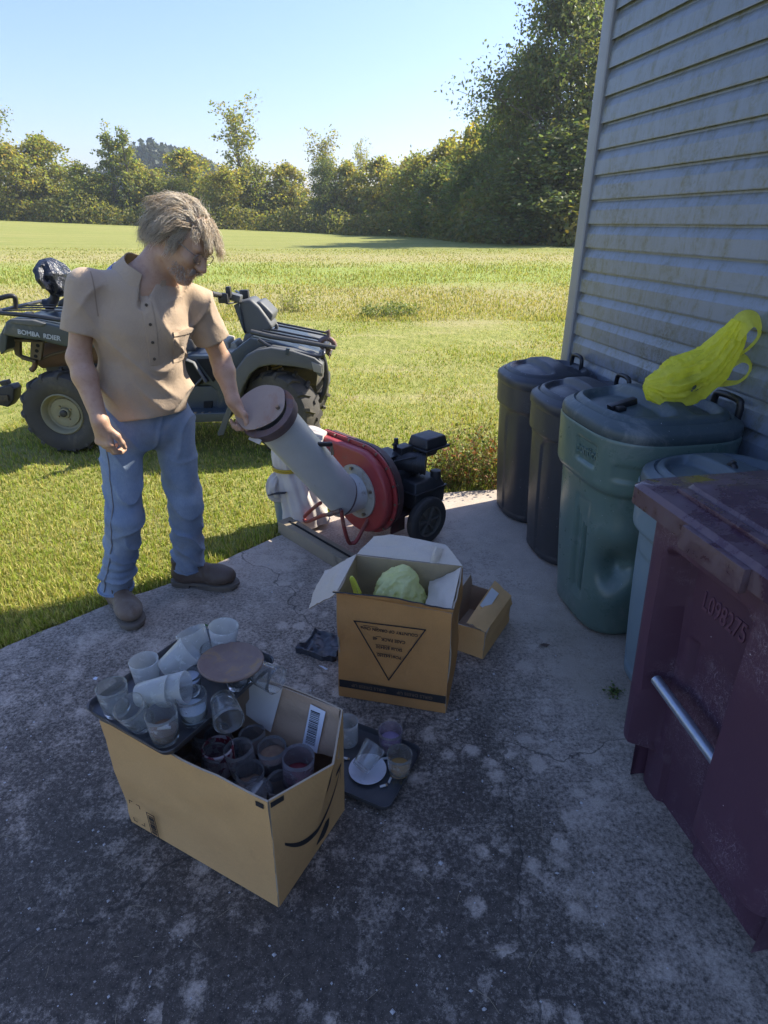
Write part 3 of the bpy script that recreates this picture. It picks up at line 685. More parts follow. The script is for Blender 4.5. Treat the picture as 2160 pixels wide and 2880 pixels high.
def arch_feat(th, z):
    half = 0.42; top = 0.60; e = np.clip(np.abs(th - 0.55) / half, 0, 1); zt = top + 0.07 * np.sqrt(np.clip(1 - e * e, 0, 1))
    m = (1 - sstep(half - 0.03, half + 0.02, np.abs(th - 0.55))) * (1 - sstep(zt - 0.012, zt + 0.006, z)) * sstep(0.03, 0.05, z)
    m2 = (1 - sstep(0.40, 0.45, np.abs(th + 0.9))) * (1 - sstep(0.63, 0.65, z)) * sstep(0.03, 0.05, z)
    return 0.007 * m + 0.006 * m2
for (cx, cy, H, lab) in ((0.905, 3.38, 0.80, 'black trash can at the house corner, farthest in the row'), (0.985, 2.88, 0.80, 'black trash can second in the row, touching the green can')):
    t = thing('trash_can', lab, 'trash can', (cx, cy, 0.0), ROT, 'black trash cans')
    can_body('body', M_blk, t, 0.195, 0.205, 0.232, 0.242, H, 2.7, arch_feat, collar=0.84)
    l = can_lid('lid', M_blklid, t, 0.248, 0.256, H + 0.012, 2.7)
    loop_handle(t, M_hand, (-0.185, -0.02, H + 0.05), 0.11, 0.075)
    for s_ in (-1, 1):
        mb = MB(); mb.box((0.06 + 0.17 * (s_ < 0) * 0, s_ * 0.262, H - 0.03), (0.10, 0.022, 0.034)); mb.build('grip', M_hand, t, bevel=0.006)
# --- green can
M_grn = plastic('green_plastic', (0.120, 0.180, 0.155), (0.085, 0.140, 0.120), 0.28, dlo=0.52)
M_grnlid = plastic('green_lid_plastic', (0.040, 0.062, 0.070), (0.055, 0.078, 0.085), 0.42, dlo=0.52, dhi=0.75)
def green_feat(th, z):
    d = 0.014 * (1 - sstep(0.66, 0.70, np.full_like(th, z)))                                # waist below the name band
    d = d + 0.014 * band(th, 0.02, 0.46, 0.015) * band(np.full_like(th, z), 0.755, 0.845, 0.006)   # name plate
    d = d + 0.006 * band(th, 0.02, 0.40, 0.025) * band(np.full_like(th, z), 0.13, 0.60, 0.012)
    for k in range(5):                                                                     # flutes
        c = 0.07 + k * 0.072; d = d + 0.018 * np.exp(-((th - c) / 0.016) ** 2) * band(np.full_like(th, z), 0.16 + 0.0 * k, 0.53 - 0.012 * k, 0.012)
    d = d + 0.008 * band(th, 0.72, 1.35, 0.03) * band(np.full_like(th, z), 0.74, 0.80, 0.008)
    # dented side
    zc = 0.34; d = d + 0.075 * np.exp(-((th - 0.88) / 0.24) ** 2 - ((z - zc) / 0.085) ** 2) + 0.030 * np.exp(-((th - 1.3) / 0.35) ** 2 - ((z - zc - 0.015) / 0.05) ** 2)
    d = d - 0.018 * np.exp(-((th - 0.9) / 0.4) ** 2 - ((z - zc - 0.16) / 0.07) ** 2) - 0.010 * np.exp(-((th - 1.0) / 0.5) ** 2 - ((z - zc + 0.15) / 0.07) ** 2)
    return d
gt = thing('trash_can', 'big dented green trash can with a name plate, ribs and a yellow bag on top', 'trash can', (1.045, 2.335, 0.0), ROT)
can_body('body', M_grn, gt, 0.225, 0.235, 0.282, 0.292, 0.885, 3.4, green_feat, collar=0.76, cw=0.010)
gl = can_lid('lid', M_grnlid, gt, 0.283, 0.298, 0.900, 3.4, dome=0.080, ridge=0.10, rec=0.045)
mb = MB(); mb.box((0.13, 0.02, 0.966), (0.11, 0.035, 0.024), Matrix.Rotation(0.25, 3, 'Y')); mb.box((0.155, 0.055, 0.958), (0.035, 0.03, 0.02)); mb.build('grip', M_hand, gl, bevel=0.006)
loop_handle(gt, M_hand, (-0.245, 0.12, 0.93), 0.14, 0.075, 0.013)
def can_frame(th, z, a, b, n, inset):
    P = se(np.array([th]), a, b, n)[0]; Q = se(np.array([th + 0.02]), a, b, n)[0]; tx = Vector((Q[0] - P[0], Q[1] - P[1], 0)).normalized(); up = Vector((0, 0, 1)); nn = tx.cross(up)
    o_ = Vector((P[0], P[1], z)) - nn * inset; M = Matrix.Identity(4)
    for i in range(3): M[i][0] = tx[i]; M[i][1] = up[i]; M[i][2] = nn[i]; M[i][3] = o_[i]
    return M
text_obj('contico', 0.058, M_grn, gt, can_frame(0.25, 0.80, 0.292, 0.302, 3.4, 0.0150), 0.0045, bold=0.0016, sx=0.9)
# --- pale blue-grey can behind the cart
M_pale = plastic('pale_plastic', (0.20, 0.27, 0.30), (0.15, 0.21, 0.24), 0.4); M_palelid = plastic('pale_lid_plastic', (0.060, 0.085, 0.10), (0.08, 0.105, 0.12), 0.42)
pt = thing('trash_can', 'pale blue-grey trash can squeezed between the green can and the maroon cart', 'trash can', (1.125, 1.800, 0.0), ROT)
can_body('body', M_pale, pt, 0.19, 0.20, 0.240, 0.245, 0.800, 2.8, lambda th, z: 0.012 * (1 - sstep(0.62, 0.66, np.full_like(th, z))) + 0.006 * (1 - sstep(0.4, 0.45, np.abs(th + 0.2))) * band(np.full_like(th, z), 0.06, 0.55, 0.01), collar=0.8)
can_lid('lid', M_palelid, pt, 0.245, 0.252, 0.812, 2.8, dome=0.06); loop_handle(pt, M_hand, (0.02, 0.0, 0.865), 0.03, 0.045, 0.010)

# ================================================================ MAROON CART
def cart_mat(name, c, c2):
    m, t, b = nt(name); g = NG(t); v = g.coord('Object')
    k = g.mix(g.ramp(g.noise(v, 2.0, 5, 0.6), [(0.3, 0.0), (0.7, 1.0)]), c, c2)
    msk = g.ramp(g.noise(g.mapv(v, loc=(1.3, 0.2, 0.4)), 4.2, 4, 0.6), [(0.50, 0.0), (0.64, 1.0)])
    for i, (rx, sc_, th_) in enumerate(((0.3, 16, 0.010), (1.2, 24, 0.008), (2.2, 34, 0.007))):
        s1 = g.noise(g.mapv(v, (1, 1, 0.6), rot=(rx, rx * 0.5, 0.2)), sc_, 2, 0.5, 4.0)
        sc = g.ramp(g.math('ABSOLUTE', g.math('SUBTRACT', s1, 0.5)), [(0.0, 0.7), (th_, 0.0)])
        k = g.mix(g.math('MULTIPLY', sc, msk), k, (0.34, 0.28, 0.32))
    k = g.mix(g.math('MULTIPLY', g.ramp(g.noise(v, 40, 6, 0.8), [(0.52, 0.0), (0.7, 0.5)]), msk), k, (0.26, 0.20, 0.23))
    fl = g.n('TexVoronoi', {'Vector': v, 'Scale': 45.0}); k = g.mix(g.math('MULTIPLY', g.math('LESS_THAN', fl.outputs['Distance'], 0.07), g.math('GREATER_THAN', g.n('SeparateColor', {'Color': fl.outputs['Color']}).outputs[1], 0.9)), k, (0.55, 0.5, 0.5))
    g.set(b.inputs['Base Color'], k); g.set(b.inputs['Roughness'], g.n('MapRange', {'Value': g.noise(v, 6, 6, 0.7), 'To Min': 0.36, 'To Max': 0.62}).outputs[0])
    g.set(b.inputs['Normal'], g.bump(g.noise(v, 160, 3), 0.12, 0.002)); return m
M_cart = cart_mat('maroon_plastic', (0.090, 0.040, 0.064), (0.070, 0.032, 0.054))
def cart_lid_mat():
    m, t, b = nt('maroon_lid'); g = NG(t); v = g.coord('Object')
    wet = g.ramp(g.noise(v, 6.5, 7, 0.7, 0.3), [(0.44, 0.0), (0.56, 1.0)])
    k = g.mix(wet, g.mix(g.noise(v, 9, 5), (0.105, 0.062, 0.075), (0.125, 0.085, 0.095)), (0.060, 0.026, 0.040))
    k = g.mix(g.ramp(g.noise(v, 5, 6, 0.75), [(0.58, 0.0), (0.72, 0.6)]), k, (0.13, 0.125, 0.085))
    g.set(b.inputs['Base Color'], k); g.set(b.inputs['Roughness'], g.n('MapRange', {'Value': wet, 'To Min': 0.62, 'To Max': 0.14}).outputs[0]); return m
M_cartlid = cart_lid_mat()
ct = thing('wheeled_cart', 'scratched maroon wheeled trash cart with a metal bar across its recessed front', 'trash cart', (1.18, 1.19, 0.0), ROT)
def rr(hx, hy, r, k=7):
    out = []
    for cx, cy, a0 in ((hx - r, hy - r, 0), (-hx + r, hy - r, 90), (-hx + r, -hy + r, 180), (hx - r, -hy + r, 270)):
        for j in range(k): a = R(a0 + 90 * j / (k - 1)); out.append((cx + r * math.cos(a), cy + r * math.sin(a)))
    return np.array(out)
# shell: dense rounded-rectangle loft, its front pushed in over the recess
def dense(P, m=220):
    Q = np.vstack([P, P[:1]]); d = np.r_[0, np.cumsum(np.linalg.norm(np.diff(Q, axis=0), axis=1))]; s = np.linspace(0, d[-1], m, endpoint=False)
    return np.stack([np.interp(s, d, Q[:, 0]), np.interp(s, d, Q[:, 1])], 1)
rings = []
for z in np.r_[np.linspace(0.0, 0.965, 120)]:
    t = z / 0.965; xf = 0.405 + 0.028 * t; hy = 0.285 + 0.040 * t; xb = -0.30 - 0.07 * t; P = dense(rr((xf - xb) / 2, hy, 0.045)); P[:, 0] += (xf + xb) / 2
    fr = sstep(xf - 0.06, xf - 0.02, P[:, 0]); y = P[:, 1]
    up = 1 - sstep(0.835, 0.870, z); yc = -0.085; arch = 0.118 + 0.012 * up
    chan = (1 - sstep(arch - 0.006, arch + 0.022, np.abs(y - yc))) * up          # tall centre channel
    deep = 0.082 * chan + 0.020 * (1 - sstep(0.080, 0.095, np.abs(y - yc))) * (1 - sstep(0.60, 0.615, z)) * chan
    foot = (1 - sstep(0.15, 0.19, z)) * 0.085 * (1 - chan)                           # corner pillars stop short of the ground
    P[:, 0] -= fr * (deep + foot); P[:, 1] *= 1 - 0.06 * (1 - sstep(0.15, 0.19, z)); rings.append(np.c_[P, np.full(len(P), z)])
mb = MB(); mb.loft(rings, True, True); mb.build('body', M_cart, ct, smooth=40)
lidp = [rr(0.437, 0.358, 0.035), rr(0.447, 0.366, 0.035), rr(0.447, 0.366, 0.035), rr(0.435, 0.354, 0.035), rr(0.36, 0.28, 0.03), rr(0.35, 0.27, 0.03), rr(0.24, 0.18, 0.03), rr(0.05, 0.03, 0.01)]
lz = [0.935, 0.940, 0.985, 0.997, 1.003, 1.018, 1.030, 1.040]; mb = MB()
mb.loft([np.c_[p + np.array([0.032, 0]), np.full(len(p), z)] for p, z in zip(lidp, lz)], True, True)
ld = mb.build('lid', M_cartlid, ct, smooth=35)
mb = MB(); mb.box((0.486, -0.02, 0.957), (0.020, 0.20, 0.058)); mb.build('latch_lip', M_cartlid, ld, bevel=0.005)
mb = MB(); mb.box((0.405, 0.0, 1.006), (0.028, 0.52, 0.012)); mb.build('rib', M_cartlid, ld, bevel=0.004)
mb = MB(); mb.cyl((0.392, -0.205, 0.452), (0.392, 0.060, 0.420), 0.0150, seg=18); mb.build('metal_bar', pm('galvanised', (0.42, 0.47, 0.55), 0.38, metal=0.75, c2=(0.28, 0.31, 0.36), scale=18, bump=0.15), ct, smooth=60)
mb = MB()
for s_ in (-1, 1): mb = MB(); mb.cyl((-0.30, s_ * 0.27, 0.12), (-0.30, s_ * 0.31, 0.12), 0.12, seg=28); mb.build('wheel', M_hand, ct, smooth=40)
def face_m(x, y, z, sl=0.10):
    up = Vector((sl, 0, 1)).normalized(); tx = Vector((0, 1, 0)); nn = tx.cross(up); M = Matrix.Identity(4)
    for i in range(3): M[i][0] = tx[i]; M[i][1] = up[i]; M[i][2] = nn[i]; M[i][3] = (x, y, z)[i]
    return M
text_obj('L098275', 0.074, plastic('emboss', (0.13, 0.055, 0.085), (0.11, 0.05, 0.08), 0.5), ct, face_m(0.405 + 0.029 * 0.745 - 0.0815, -0.088, 0.735, 0.03), 0.0025, bold=0.0008, sx=0.60)
Mt = Matrix.Translation((0.16, 0.045, 1.0345)) @ Matrix.Rotation(R(90), 4, 'Z') @ Matrix.Rotation(R(0), 4, 'X')
text_obj('WAST', 0.075, M_cart, ld, Matrix.Translation((0.21, 0.02, 1.031)) @ Matrix.Rotation(R(90), 4, 'Z'), 0.004, bold=0.002, sx=0.8)
text_obj('IN', 0.075, M_cart, ld, Matrix.Translation((0.29, 0.06, 1.0215)) @ Matrix.Rotation(R(90), 4, 'Z'), 0.004, bold=0.002, sx=0.8)

# ================================================================ YELLOW SHOPPING BAG ON THE GREEN LID
def film(name, c, alpha=0.35, trans=0.5):
    m, t, b = nt(name); g = NG(t); v = g.coord('Object')
    n = g.noise(v, 14, 6, 0.7, 1.0); k = g.mix(n, c, tuple(min(1, x * 1.25 + 0.04) for x in c))
    g.set(b.inputs['Base Color'], k); b.inputs['Roughness'].default_value = 0.28
    g.set(b.inputs['Normal'], g.bump(g.noise(v, 20, 4, 0.5, 1.5), 0.7, 0.010))
    tr = g.n('BsdfTranslucent', {'Color': k}); tp = g.n('BsdfTransparent', {'Color': tuple(0.55 + 0.45 * x for x in c)})
    m1 = g.n('MixShader', {0: trans}); t.links.new(b.outputs[0], m1.inputs[1]); t.links.new(tr.outputs[0], m1.inputs[2])
    m2 = g.n('MixShader', {0: g.n('MapRange', {'Value': n, 'From Min': 0.3, 'From Max': 0.7, 'To Min': alpha * 1.3, 'To Max': alpha * 0.5}).outputs[0]}); t.links.new(m1.outputs[0], m2.inputs[1]); t.links.new(tp.outputs[0], m2.inputs[2])
    t.links.new(m2.outputs[0], t.nodes['Material Output'].inputs['Surface']); return m
M_ybag = film('yellow_film', (0.95, 0.90, 0.10), 0.20, 0.62)
yb = thing('shopping_bag', 'crumpled yellow plastic shopping bag with loop handles on the green can lid', 'plastic bag', (1.15, 2.25, 0.985))
def baggy(spine, rad, seed, N=72, sub=9, amp=0.12, squash=1.0, crinkle=0.0, ridge=0.0):
    S = spline(spine, sub); n = len(S); rr_ = np.interp(np.linspace(0, 1, n), np.linspace(0, 1, len(rad)), rad); T = np.gradient(S, axis=0); T /= np.linalg.norm(T, axis=1)[:, None]; rings = []
    N0 = np.cross(T[0], [0, 1, 0.01]); N0 /= np.linalg.norm(N0); a = np.linspace(0, 2 * np.pi, N, endpoint=False); rs = np.random.default_rng(seed); ph = rs.uniform(0, 6.28, 8)
    for i in range(n):
        N0 = N0 - T[i] * (N0 @ T[i]); N0 /= np.linalg.norm(N0); B = np.cross(T[i], N0); u = i / n
        f = 1 + amp * (0.5 * np.sin(5 * a + ph[0] + 2 * u) + 0.35 * np.sin(9 * a + ph[1] - 3 * u) + 0.25 * np.sin(14 * a + ph[2] + 5 * u)) + amp * 0.9 * vnoise(np.stack([np.cos(a) * 2.2, np.sin(a) * 2.2, np.full(N, u * 6)], 1), 1.6, seed)
        if ridge:
            f = f + ridge * (0.36 - np.abs(np.sin(3.5 * a + ph[3] + 0.9 * u))) + 0.7 * ridge * (0.36 - np.abs(np.sin(6.5 * a + ph[4] - 1.3 * u))) + 0.4 * ridge * (0.36 - np.abs(np.sin(11.5 * a + ph[5] + 1.1 * u)))
        if crinkle:
            cp = np.stack([np.cos(a) * 1.6, np.sin(a) * 1.6, np.full(N, u * 4.5)], 1); f = f + crinkle * (0.22 - np.abs(vnoise(cp, 2.1, seed + 1))) + 0.5 * crinkle * (0.22 - np.abs(vnoise(cp, 4.7, seed + 2)))
        rings.append(S[i] + rr_[i] * f[:, None] * (np.cos(a)[:, None] * N0 + squash * np.sin(a)[:, None] * B))
    return rings
mb = MB(); R_ = baggy([(-0.17, 0.0, 0.07), (-0.11, 0, 0.062), (-0.03, 0, 0.085), (0.05, 0, 0.14), (0.10, 0, 0.22), (0.125, 0, 0.295)], [0.030, 0.082, 0.104, 0.092, 0.072, 0.056, 0.030], 3, amp=0.05, N=170, sub=20, squash=0.80, crinkle=0.20, ridge=0.13)
for q in R_: q[:, 2] = np.maximum(q[:, 2], 0.006 + 0.004 * np.sin(q[:, 0] * 60))
mb.loft(R_, True, True); mb.build('sack', M_ybag, yb, smooth=70)
def ribbon(P, wd, seed, n=8):
    S = spline(P, n); mb = MB(); T = np.gradient(S, axis=0); W = np.cross(T, [0.2, 1, 0.1]); W /= np.linalg.norm(W, axis=1)[:, None]; W = W * 0.6 + np.array([0, 0.8, 0]); wv = wd * (0.8 + 0.35 * np.sin(np.linspace(0, 5, len(S)) + seed))
    a = S - W * wv[:, None] / 2; b = S + W * wv[:, None] / 2; m_ = S + np.cross(T / np.linalg.norm(T, axis=1)[:, None], W) * 0.008
    V = np.stack([a, m_, b], 1).reshape(-1, 3); F = []
    for i in range(len(S) - 1):
        for j in (0, 1): F.append((3 * i + j, 3 * i + j + 1, 3 * i + j + 4, 3 * i + j + 3))
    mb.add(V, F); return mb
ribbon([(0.10, -0.02, 0.24), (0.13, -0.02, 0.30), (0.165, -0.02, 0.305), (0.195, -0.01, 0.275), (0.20, 0.0, 0.235), (0.165, 0.0, 0.19), (0.12, 0.0, 0.17)], 0.075, 0).build('handle_loop', M_ybag, yb, smooth=80)
ribbon([(0.10, 0.03, 0.13), (0.16, 0.02, 0.165), (0.195, 0.0, 0.15), (0.20, 0, 0.11), (0.165, 0, 0.075), (0.10, 0, 0.07)], 0.07, 2).build('handle_loop', M_ybag, yb, smooth=80)
mb = MB(); mb.lathe([(0.045, 0), (0.052, 0.005), (0.054, 0.02), (0.05, 0.075), (0.054, 0.09), (0.03, 0.095)], 32, Matrix.Translation((-0.045, 0.015, 0.062)) @ Matrix.Diagonal((0.8, 0.8, 0.7, 1)) @ Matrix.Rotation(R(62), 4, 'X') @ Matrix.Rotation(R(15), 4, 'Y'))
mb.build('contents', pm('bag_contents', (0.10, 0.12, 0.09), 0.4, c2=(0.05, 0.06, 0.05), scale=30), yb, smooth=50)
# ================================================================ LEAF BLOWER / CHIPPER VACUUM
U_ = Vector((-0.74, -0.67, 0)).normalized(); CO = Vector((-0.103, 2.955, 0)); CROT = math.atan2(U_.y, U_.x)
ch = thing('chipper_vacuum', 'old red chipper vacuum with grey intake pipe, black engine and black wheels', 'chipper', CO, CROT)
def CL(p):                                                     # world -> chipper local
    d = Vector(p) - CO; y = Vector((-U_.y, U_.x, 0)); return (d.dot(U_), d.dot(y), d.z)
M_red = pm('red_paint', (0.30, 0.026, 0.028), 0.45, c2=(0.40, 0.09, 0.08), scale=5, dirt=(0.16, 0.10, 0.085), dscale=5, dlo=0.54, dhi=0.74, bump=0.08)
M_grease = pm('greasy_red', (0.11, 0.030, 0.028), 0.6, c2=(0.05, 0.04, 0.04), scale=14, dirt=(0.055, 0.045, 0.04), dscale=8, dlo=0.42, dhi=0.6, bump=0.3)
M_pipe = pm('grey_pipe_paint', (0.60, 0.61, 0.58), 0.42, c2=(0.47, 0.48, 0.46), scale=6, dirt=(0.20, 0.12, 0.07), dscale=9, dlo=0.63, dhi=0.72, bump=0.06, metal=0.1)
M_flange = pm('cream_flange', (0.42, 0.40, 0.33), 0.55, c2=(0.34, 0.33, 0.29), scale=9, dirt=(0.22, 0.13, 0.06), dscale=9, dlo=0.5, dhi=0.68, bump=0.2)
M_rust = pm('rusty_steel', (0.15, 0.105, 0.10), 0.62, metal=0.4, c2=(0.20, 0.17, 0.17), scale=12, dirt=(0.24, 0.095, 0.035), dscale=9, dlo=0.5, dhi=0.66, bump=0.35)
M_eng = pm('engine_black', (0.020, 0.021, 0.024), 0.5, c2=(0.045, 0.043, 0.040), scale=9, dirt=(0.10, 0.085, 0.065), dscale=14, dlo=0.58, dhi=0.78, bump=0.15)
M_rub = pm('tyre_rubber', (0.030, 0.029, 0.028), 0.75, c2=(0.060, 0.055, 0.048), scale=7, dirt=(0.12, 0.10, 0.08), dscale=10, dlo=0.58, dhi=0.8, bump=0.2)
M_bolt = pm('bolt_steel', (0.35, 0.31, 0.24), 0.4, metal=0.8, c2=(0.2, 0.13, 0.08), scale=40)
M_hole = pm('hole_shade_black', (0.006, 0.006, 0.006), 0.9)  # near-black colour that paints the shade inside holes, slots and the pipe
ZC = 0.325
def volute(r, out, top, bot):
    pts = [(r * math.sin(a), ZC + r * math.cos(a)) for a in np.linspace(0, math.pi * 1.62, 44)]
    return [(-out, ZC + top), (-0.02, ZC + top)] + [(y, z) for y, z in pts] + [(-out, ZC + bot)]
MX = lambda x: Matrix(((0, 0, 1, x), (1, 0, 0, 0), (0, 1, 0, 0), (0, 0, 0, 1)))     # prism: poly (y, z) extruded along +x
mb = MB(); mb.prism(volute(0.228, 0.330, 0.228, 0.085), 0.052, MX(0.0)); hs = mb.build('blower_housing', M_red, ch, bevel=0.016, seg=3, smooth=40)
mb = MB(); mb.prism(volute(0.246, 0.338, 0.246, 0.070), 0.010, MX(-0.012)); mb.build('housing_flange', M_red, ch, bevel=0.002, smooth=40)
mb = MB(); mb.prism(volute(0.232, 0.330, 0.232, 0.085), 0.055, MX(-0.070)); mb.build('housing_back', M_grease, ch, bevel=0.006, smooth=40)
mb = MB(); mb.prism(volute(0.246, 0.338, 0.246, 0.070), 0.006, MX(-0.024)); mb.build('housing_flange', M_grease, ch, bevel=0.001, smooth=40)
for k, a in enumerate(list(np.linspace(0.0, 4.9, 13))):
    y, z = 0.238 * math.sin(a), ZC + 0.238 * math.cos(a); mb = MB(); mb.cyl((-0.028, y, z), (0.006, y, z), 0.0065, seg=6); mb.build('bolt', M_bolt, hs, smooth=30)
for y in (-0.12, -0.24): mb = MB(); mb.cyl((-0.028, y, ZC + 0.238), (0.006, y, ZC + 0.238), 0.0065, seg=6); mb.build('bolt', M_bolt, hs, smooth=30)
mb = MB(); mb.cyl((0.045, -0.235, ZC + 0.165), (0.062, -0.235, ZC + 0.165), 0.010, seg=6); mb.build('bolt', M_bolt, hs, smooth=30)
# intake flange with three ears, elbow and long pipe
mb = MB(); mb.lathe([(0.097, 0), (0.146, 0), (0.146, 0.008), (0.097, 0.010)], 48, Matrix.Translation((0.053, 0, ZC)) @ Matrix.Rotation(R(90), 4, 'Y'), closed=True); fl = mb.build('intake_flange', M_flange, ch, smooth=40)
for a in (0.3, 1.75, 2.8, 4.1, 5.3): mb = MB(); mb.cyl((0.06, 0.128 * math.cos(a), ZC + 0.128 * math.sin(a)), (0.078, 0.128 * math.cos(a), ZC + 0.128 * math.sin(a)), 0.009, seg=6); mb.build('bolt', M_bolt, fl, smooth=30)
TH = R(50); PL = 0.70; E0 = np.array([0.150, 0, ZC]); AX = np.array([math.cos(TH) * 0.982, math.cos(TH) * 0.19, math.sin(TH)]); rp = 0.097
a_ = np.linspace(0, 2 * np.pi, 56, endpoint=False)
def ring_at(c, n, r):
    n = n / np.linalg.norm(n); e = np.cross([-n[2], 0, n[0]], n); e /= np.linalg.norm(e); m = np.cross(n, e); return c + r * (np.cos(a_)[:, None] * e + np.sin(a_)[:, None] * m)
mit = (np.array([1.0, 0, 0]) + AX); mit /= np.linalg.norm(mit)
def mitre(ax, c, r):          # pipe of axis ax cut by the mitre plane
    Rg = ring_at(c, ax, r); t = ((c - Rg) @ mit) / (ax @ mit); return Rg + t[:, None] * ax
X0 = np.array([1.0, 0, 0])
mb = MB(); mb.loft([ring_at(np.array([0.055, 0, ZC]), X0, rp + 0.001), mitre(X0, E0, rp + 0.001)], True, False); mb.build('intake_collar', M_pipe, ch, smooth=30)
M0 = E0 + AX * PL
mb = MB(); mb.loft([mitre(AX, E0, rp), ring_at(M0, AX, rp), ring_at(M0, AX, rp - 0.004), ring_at(E0 + AX * 0.25, AX, rp - 0.004)], True, True); pp = mb.build('intake_pipe', M_pipe, ch, smooth=30)
mb = MB(); W = [mitre(AX, E0, rp + 0.0015), mitre(AX, E0 + mit * 0.006, rp + 0.004), mitre(AX, E0 + mit * 0.012, rp + 0.0015)]; mb.loft(W, True, False); mb.build('weld_seam', M_rust, pp, smooth=60)
mb = MB(); mb.cyl(tuple(E0 + AX * 0.27), tuple(E0 + AX * 0.29), rp - 0.005, seg=40); mb.build('pipe_inside_shade', M_hole, pp)  # black disc closing the pipe, painted as the shade deep inside it
for n_, c0, w0, r1, r0, mt in (('mouth_ring', 0.0, 0.020, 0.126, 0.093, M_rust), ('mouth_ring', -0.024, 0.020, 0.122, 0.0975, M_rust)):
    c = M0 + AX * c0; mb = MB(); mb.loft([ring_at(c, AX, r0), ring_at(c, AX, r1), ring_at(c + AX * w0, AX, r1), ring_at(c + AX * w0, AX, r0), ring_at(c, AX, r0)], True, False); mb.build(n_, mt, pp, smooth=30)
yy_ = np.cross([-AX[2], 0, AX[0]], AX); yy_ /= np.linalg.norm(yy_); mm = np.cross(AX, yy_); mm *= np.sign(mm[2]); yy_ *= np.sign(yy_[1])
mb = MB(); c = M0 + AX * 0.006 - mm * 0.1265 + yy_ * 0.03; mb.box(tuple(c), (0.004, 0.085, 0.020), Matrix.Rotation(-(math.pi / 2 - TH), 3, 'Y')); mb.build('tape_patch', pm('tape', (0.55, 0.52, 0.46), 0.6), pp)
# lid held open by the man
Lc = M0 + AX * 0.034 - yy_ * 0.040 + mm * 0.004; Ln = AX + yy_ * 0.08 + mm * 0.05; Ln /= np.linalg.norm(Ln)
Lz = Vector(Ln); Lx = Vector(yy_).cross(Lz).normalized(); Ly = Lz.cross(Lx); ML = Matrix.Identity(4)
for i in range(3): ML[i][0] = Lx[i]; ML[i][1] = Ly[i]; ML[i][2] = Lz[i]; ML[i][3] = Lc[i]
mb = MB(); out = [((0.118 + 0.004 * math.sin(5 * t)) * math.cos(t), (0.118 + 0.003 * math.sin(4 * t + 1)) * math.sin(t)) for t in np.linspace(0, 2 * math.pi, 48, endpoint=False)]
mb.prism(out, 0.006, ML); M_lid = pm('lid_steel', (0.36, 0.285, 0.225), 0.62, metal=0.1, c2=(0.27, 0.215, 0.18), scale=7, dirt=(0.30, 0.13, 0.07), dscale=5.5, dlo=0.56, dhi=0.74, bump=0.12)
ldc = mb.build('pipe_lid', M_lid, ch, bevel=0.0015, seg=1, smooth=30)
mb = MB(); q = ML @ Vector((-0.03, 0.092, 0.0)); q2 = ML @ Vector((-0.03, 0.092, 0.022)); mb.cyl(tuple(q), tuple(q2), 0.009, seg=6); mb.build('pivot_bolt', M_bolt, ldc, smooth=30)
HK = ML @ Vector((0.05, -0.113, 0.004)); mb = MB(); mb.box(tuple(HK), (0.035, 0.030, 0.016), ML.to_3x3()); mb.build('lid_tab', M_rust, ldc, bevel=0.004)
# grip rod on the pipe
p0 = np.array(CL((-0.372, 2.545, 0.715))); p1 = np.array(CL((-0.245, 2.66, 0.675))); mb = MB(); mb.cyl(tuple(p0), tuple(p1), 0.0115, seg=14); mb.build('grip_rod', pm('rod_black', (0.03, 0.027, 0.025), 0.5, c2=(0.07, 0.05, 0.03), scale=20), pp, smooth=40)
mb = MB(); mb.cyl(tuple(p1), tuple(p1 + np.array([0.0, 0.01, -0.05])), 0.008, seg=8); mb.build('rod_stud', M_bolt, pp, smooth=40)
# V legs
M_leg = pm('leg_red', (0.27, 0.035, 0.035), 0.5, c2=(0.20, 0.11, 0.07), scale=10, dirt=(0.30, 0.22, 0.14), dscale=9, dlo=0.56, dhi=0.7)
LS = [[(-0.335, 2.90, 0.265), (-0.37, 2.98, 0.21), (-0.452, 3.085, 0.095), (-0.455, 3.085, 0.083), (-0.43, 3.045, 0.083), (-0.33, 2.88, 0.20), (-0.285, 2.80, 0.245)],
      [(-0.215, 2.735, 0.30), (-0.20, 2.75, 0.18), (-0.183, 2.785, 0.092), (-0.165, 2.795, 0.083), (-0.145, 2.800, 0.092), (-0.095, 2.85, 0.17), (-0.052, 2.90, 0.24)]]
for L in LS: mb = MB(); mb.tube([CL(p) for p in L], 0.0105, 10, smoothn=6); mb.build('leg', M_leg, ch, smooth=60)
mb = MB(); mb.tube([CL((-0.285, 2.80, 0.245)), CL((-0.25, 2.775, 0.27)), CL((-0.215, 2.735, 0.30))], 0.013, 8); mb.build('leg_bracket', M_rust, ch, smooth=60)
# engine
def part(name, mat, c, size, bev=0.01, M=None, par=None): mb = MB(); mb.box(c, size, M); return mb.build(name, mat, par or ch, bevel=bev, seg=3, smooth=40)
def frus(name, mat, c, s0, s1, h, bev, par=None):
    mb = MB(); x, y, z = c; a, b = s0[0] / 2, s0[1] / 2; d, e = s1[0] / 2, s1[1] / 2
    mb.hexa([(x - a, y - b, z), (x + a, y - b, z), (x + a, y + b, z), (x - a, y + b, z), (x - d, y - e, z + h), (x + d, y - e, z + h), (x + d, y + e, z + h), (x - d, y + e, z + h)]); return mb.build(name, mat, par or ch, bevel=bev, seg=3, smooth=40)
part('crankcase', M_eng, (-0.20, 0.0, 0.29), (0.24, 0.19, 0.22), 0.02)
tk = frus('fuel_tank', M_eng, (-0.285, 0.115, 0.205), (0.225, 0.19, 0), (0.235, 0.20, 0), 0.095, 0.012); frus('tank_top', M_eng, (-0.285, 0.115, 0.302), (0.235, 0.20, 0), (0.19, 0.15, 0), 0.052, 0.012, tk)
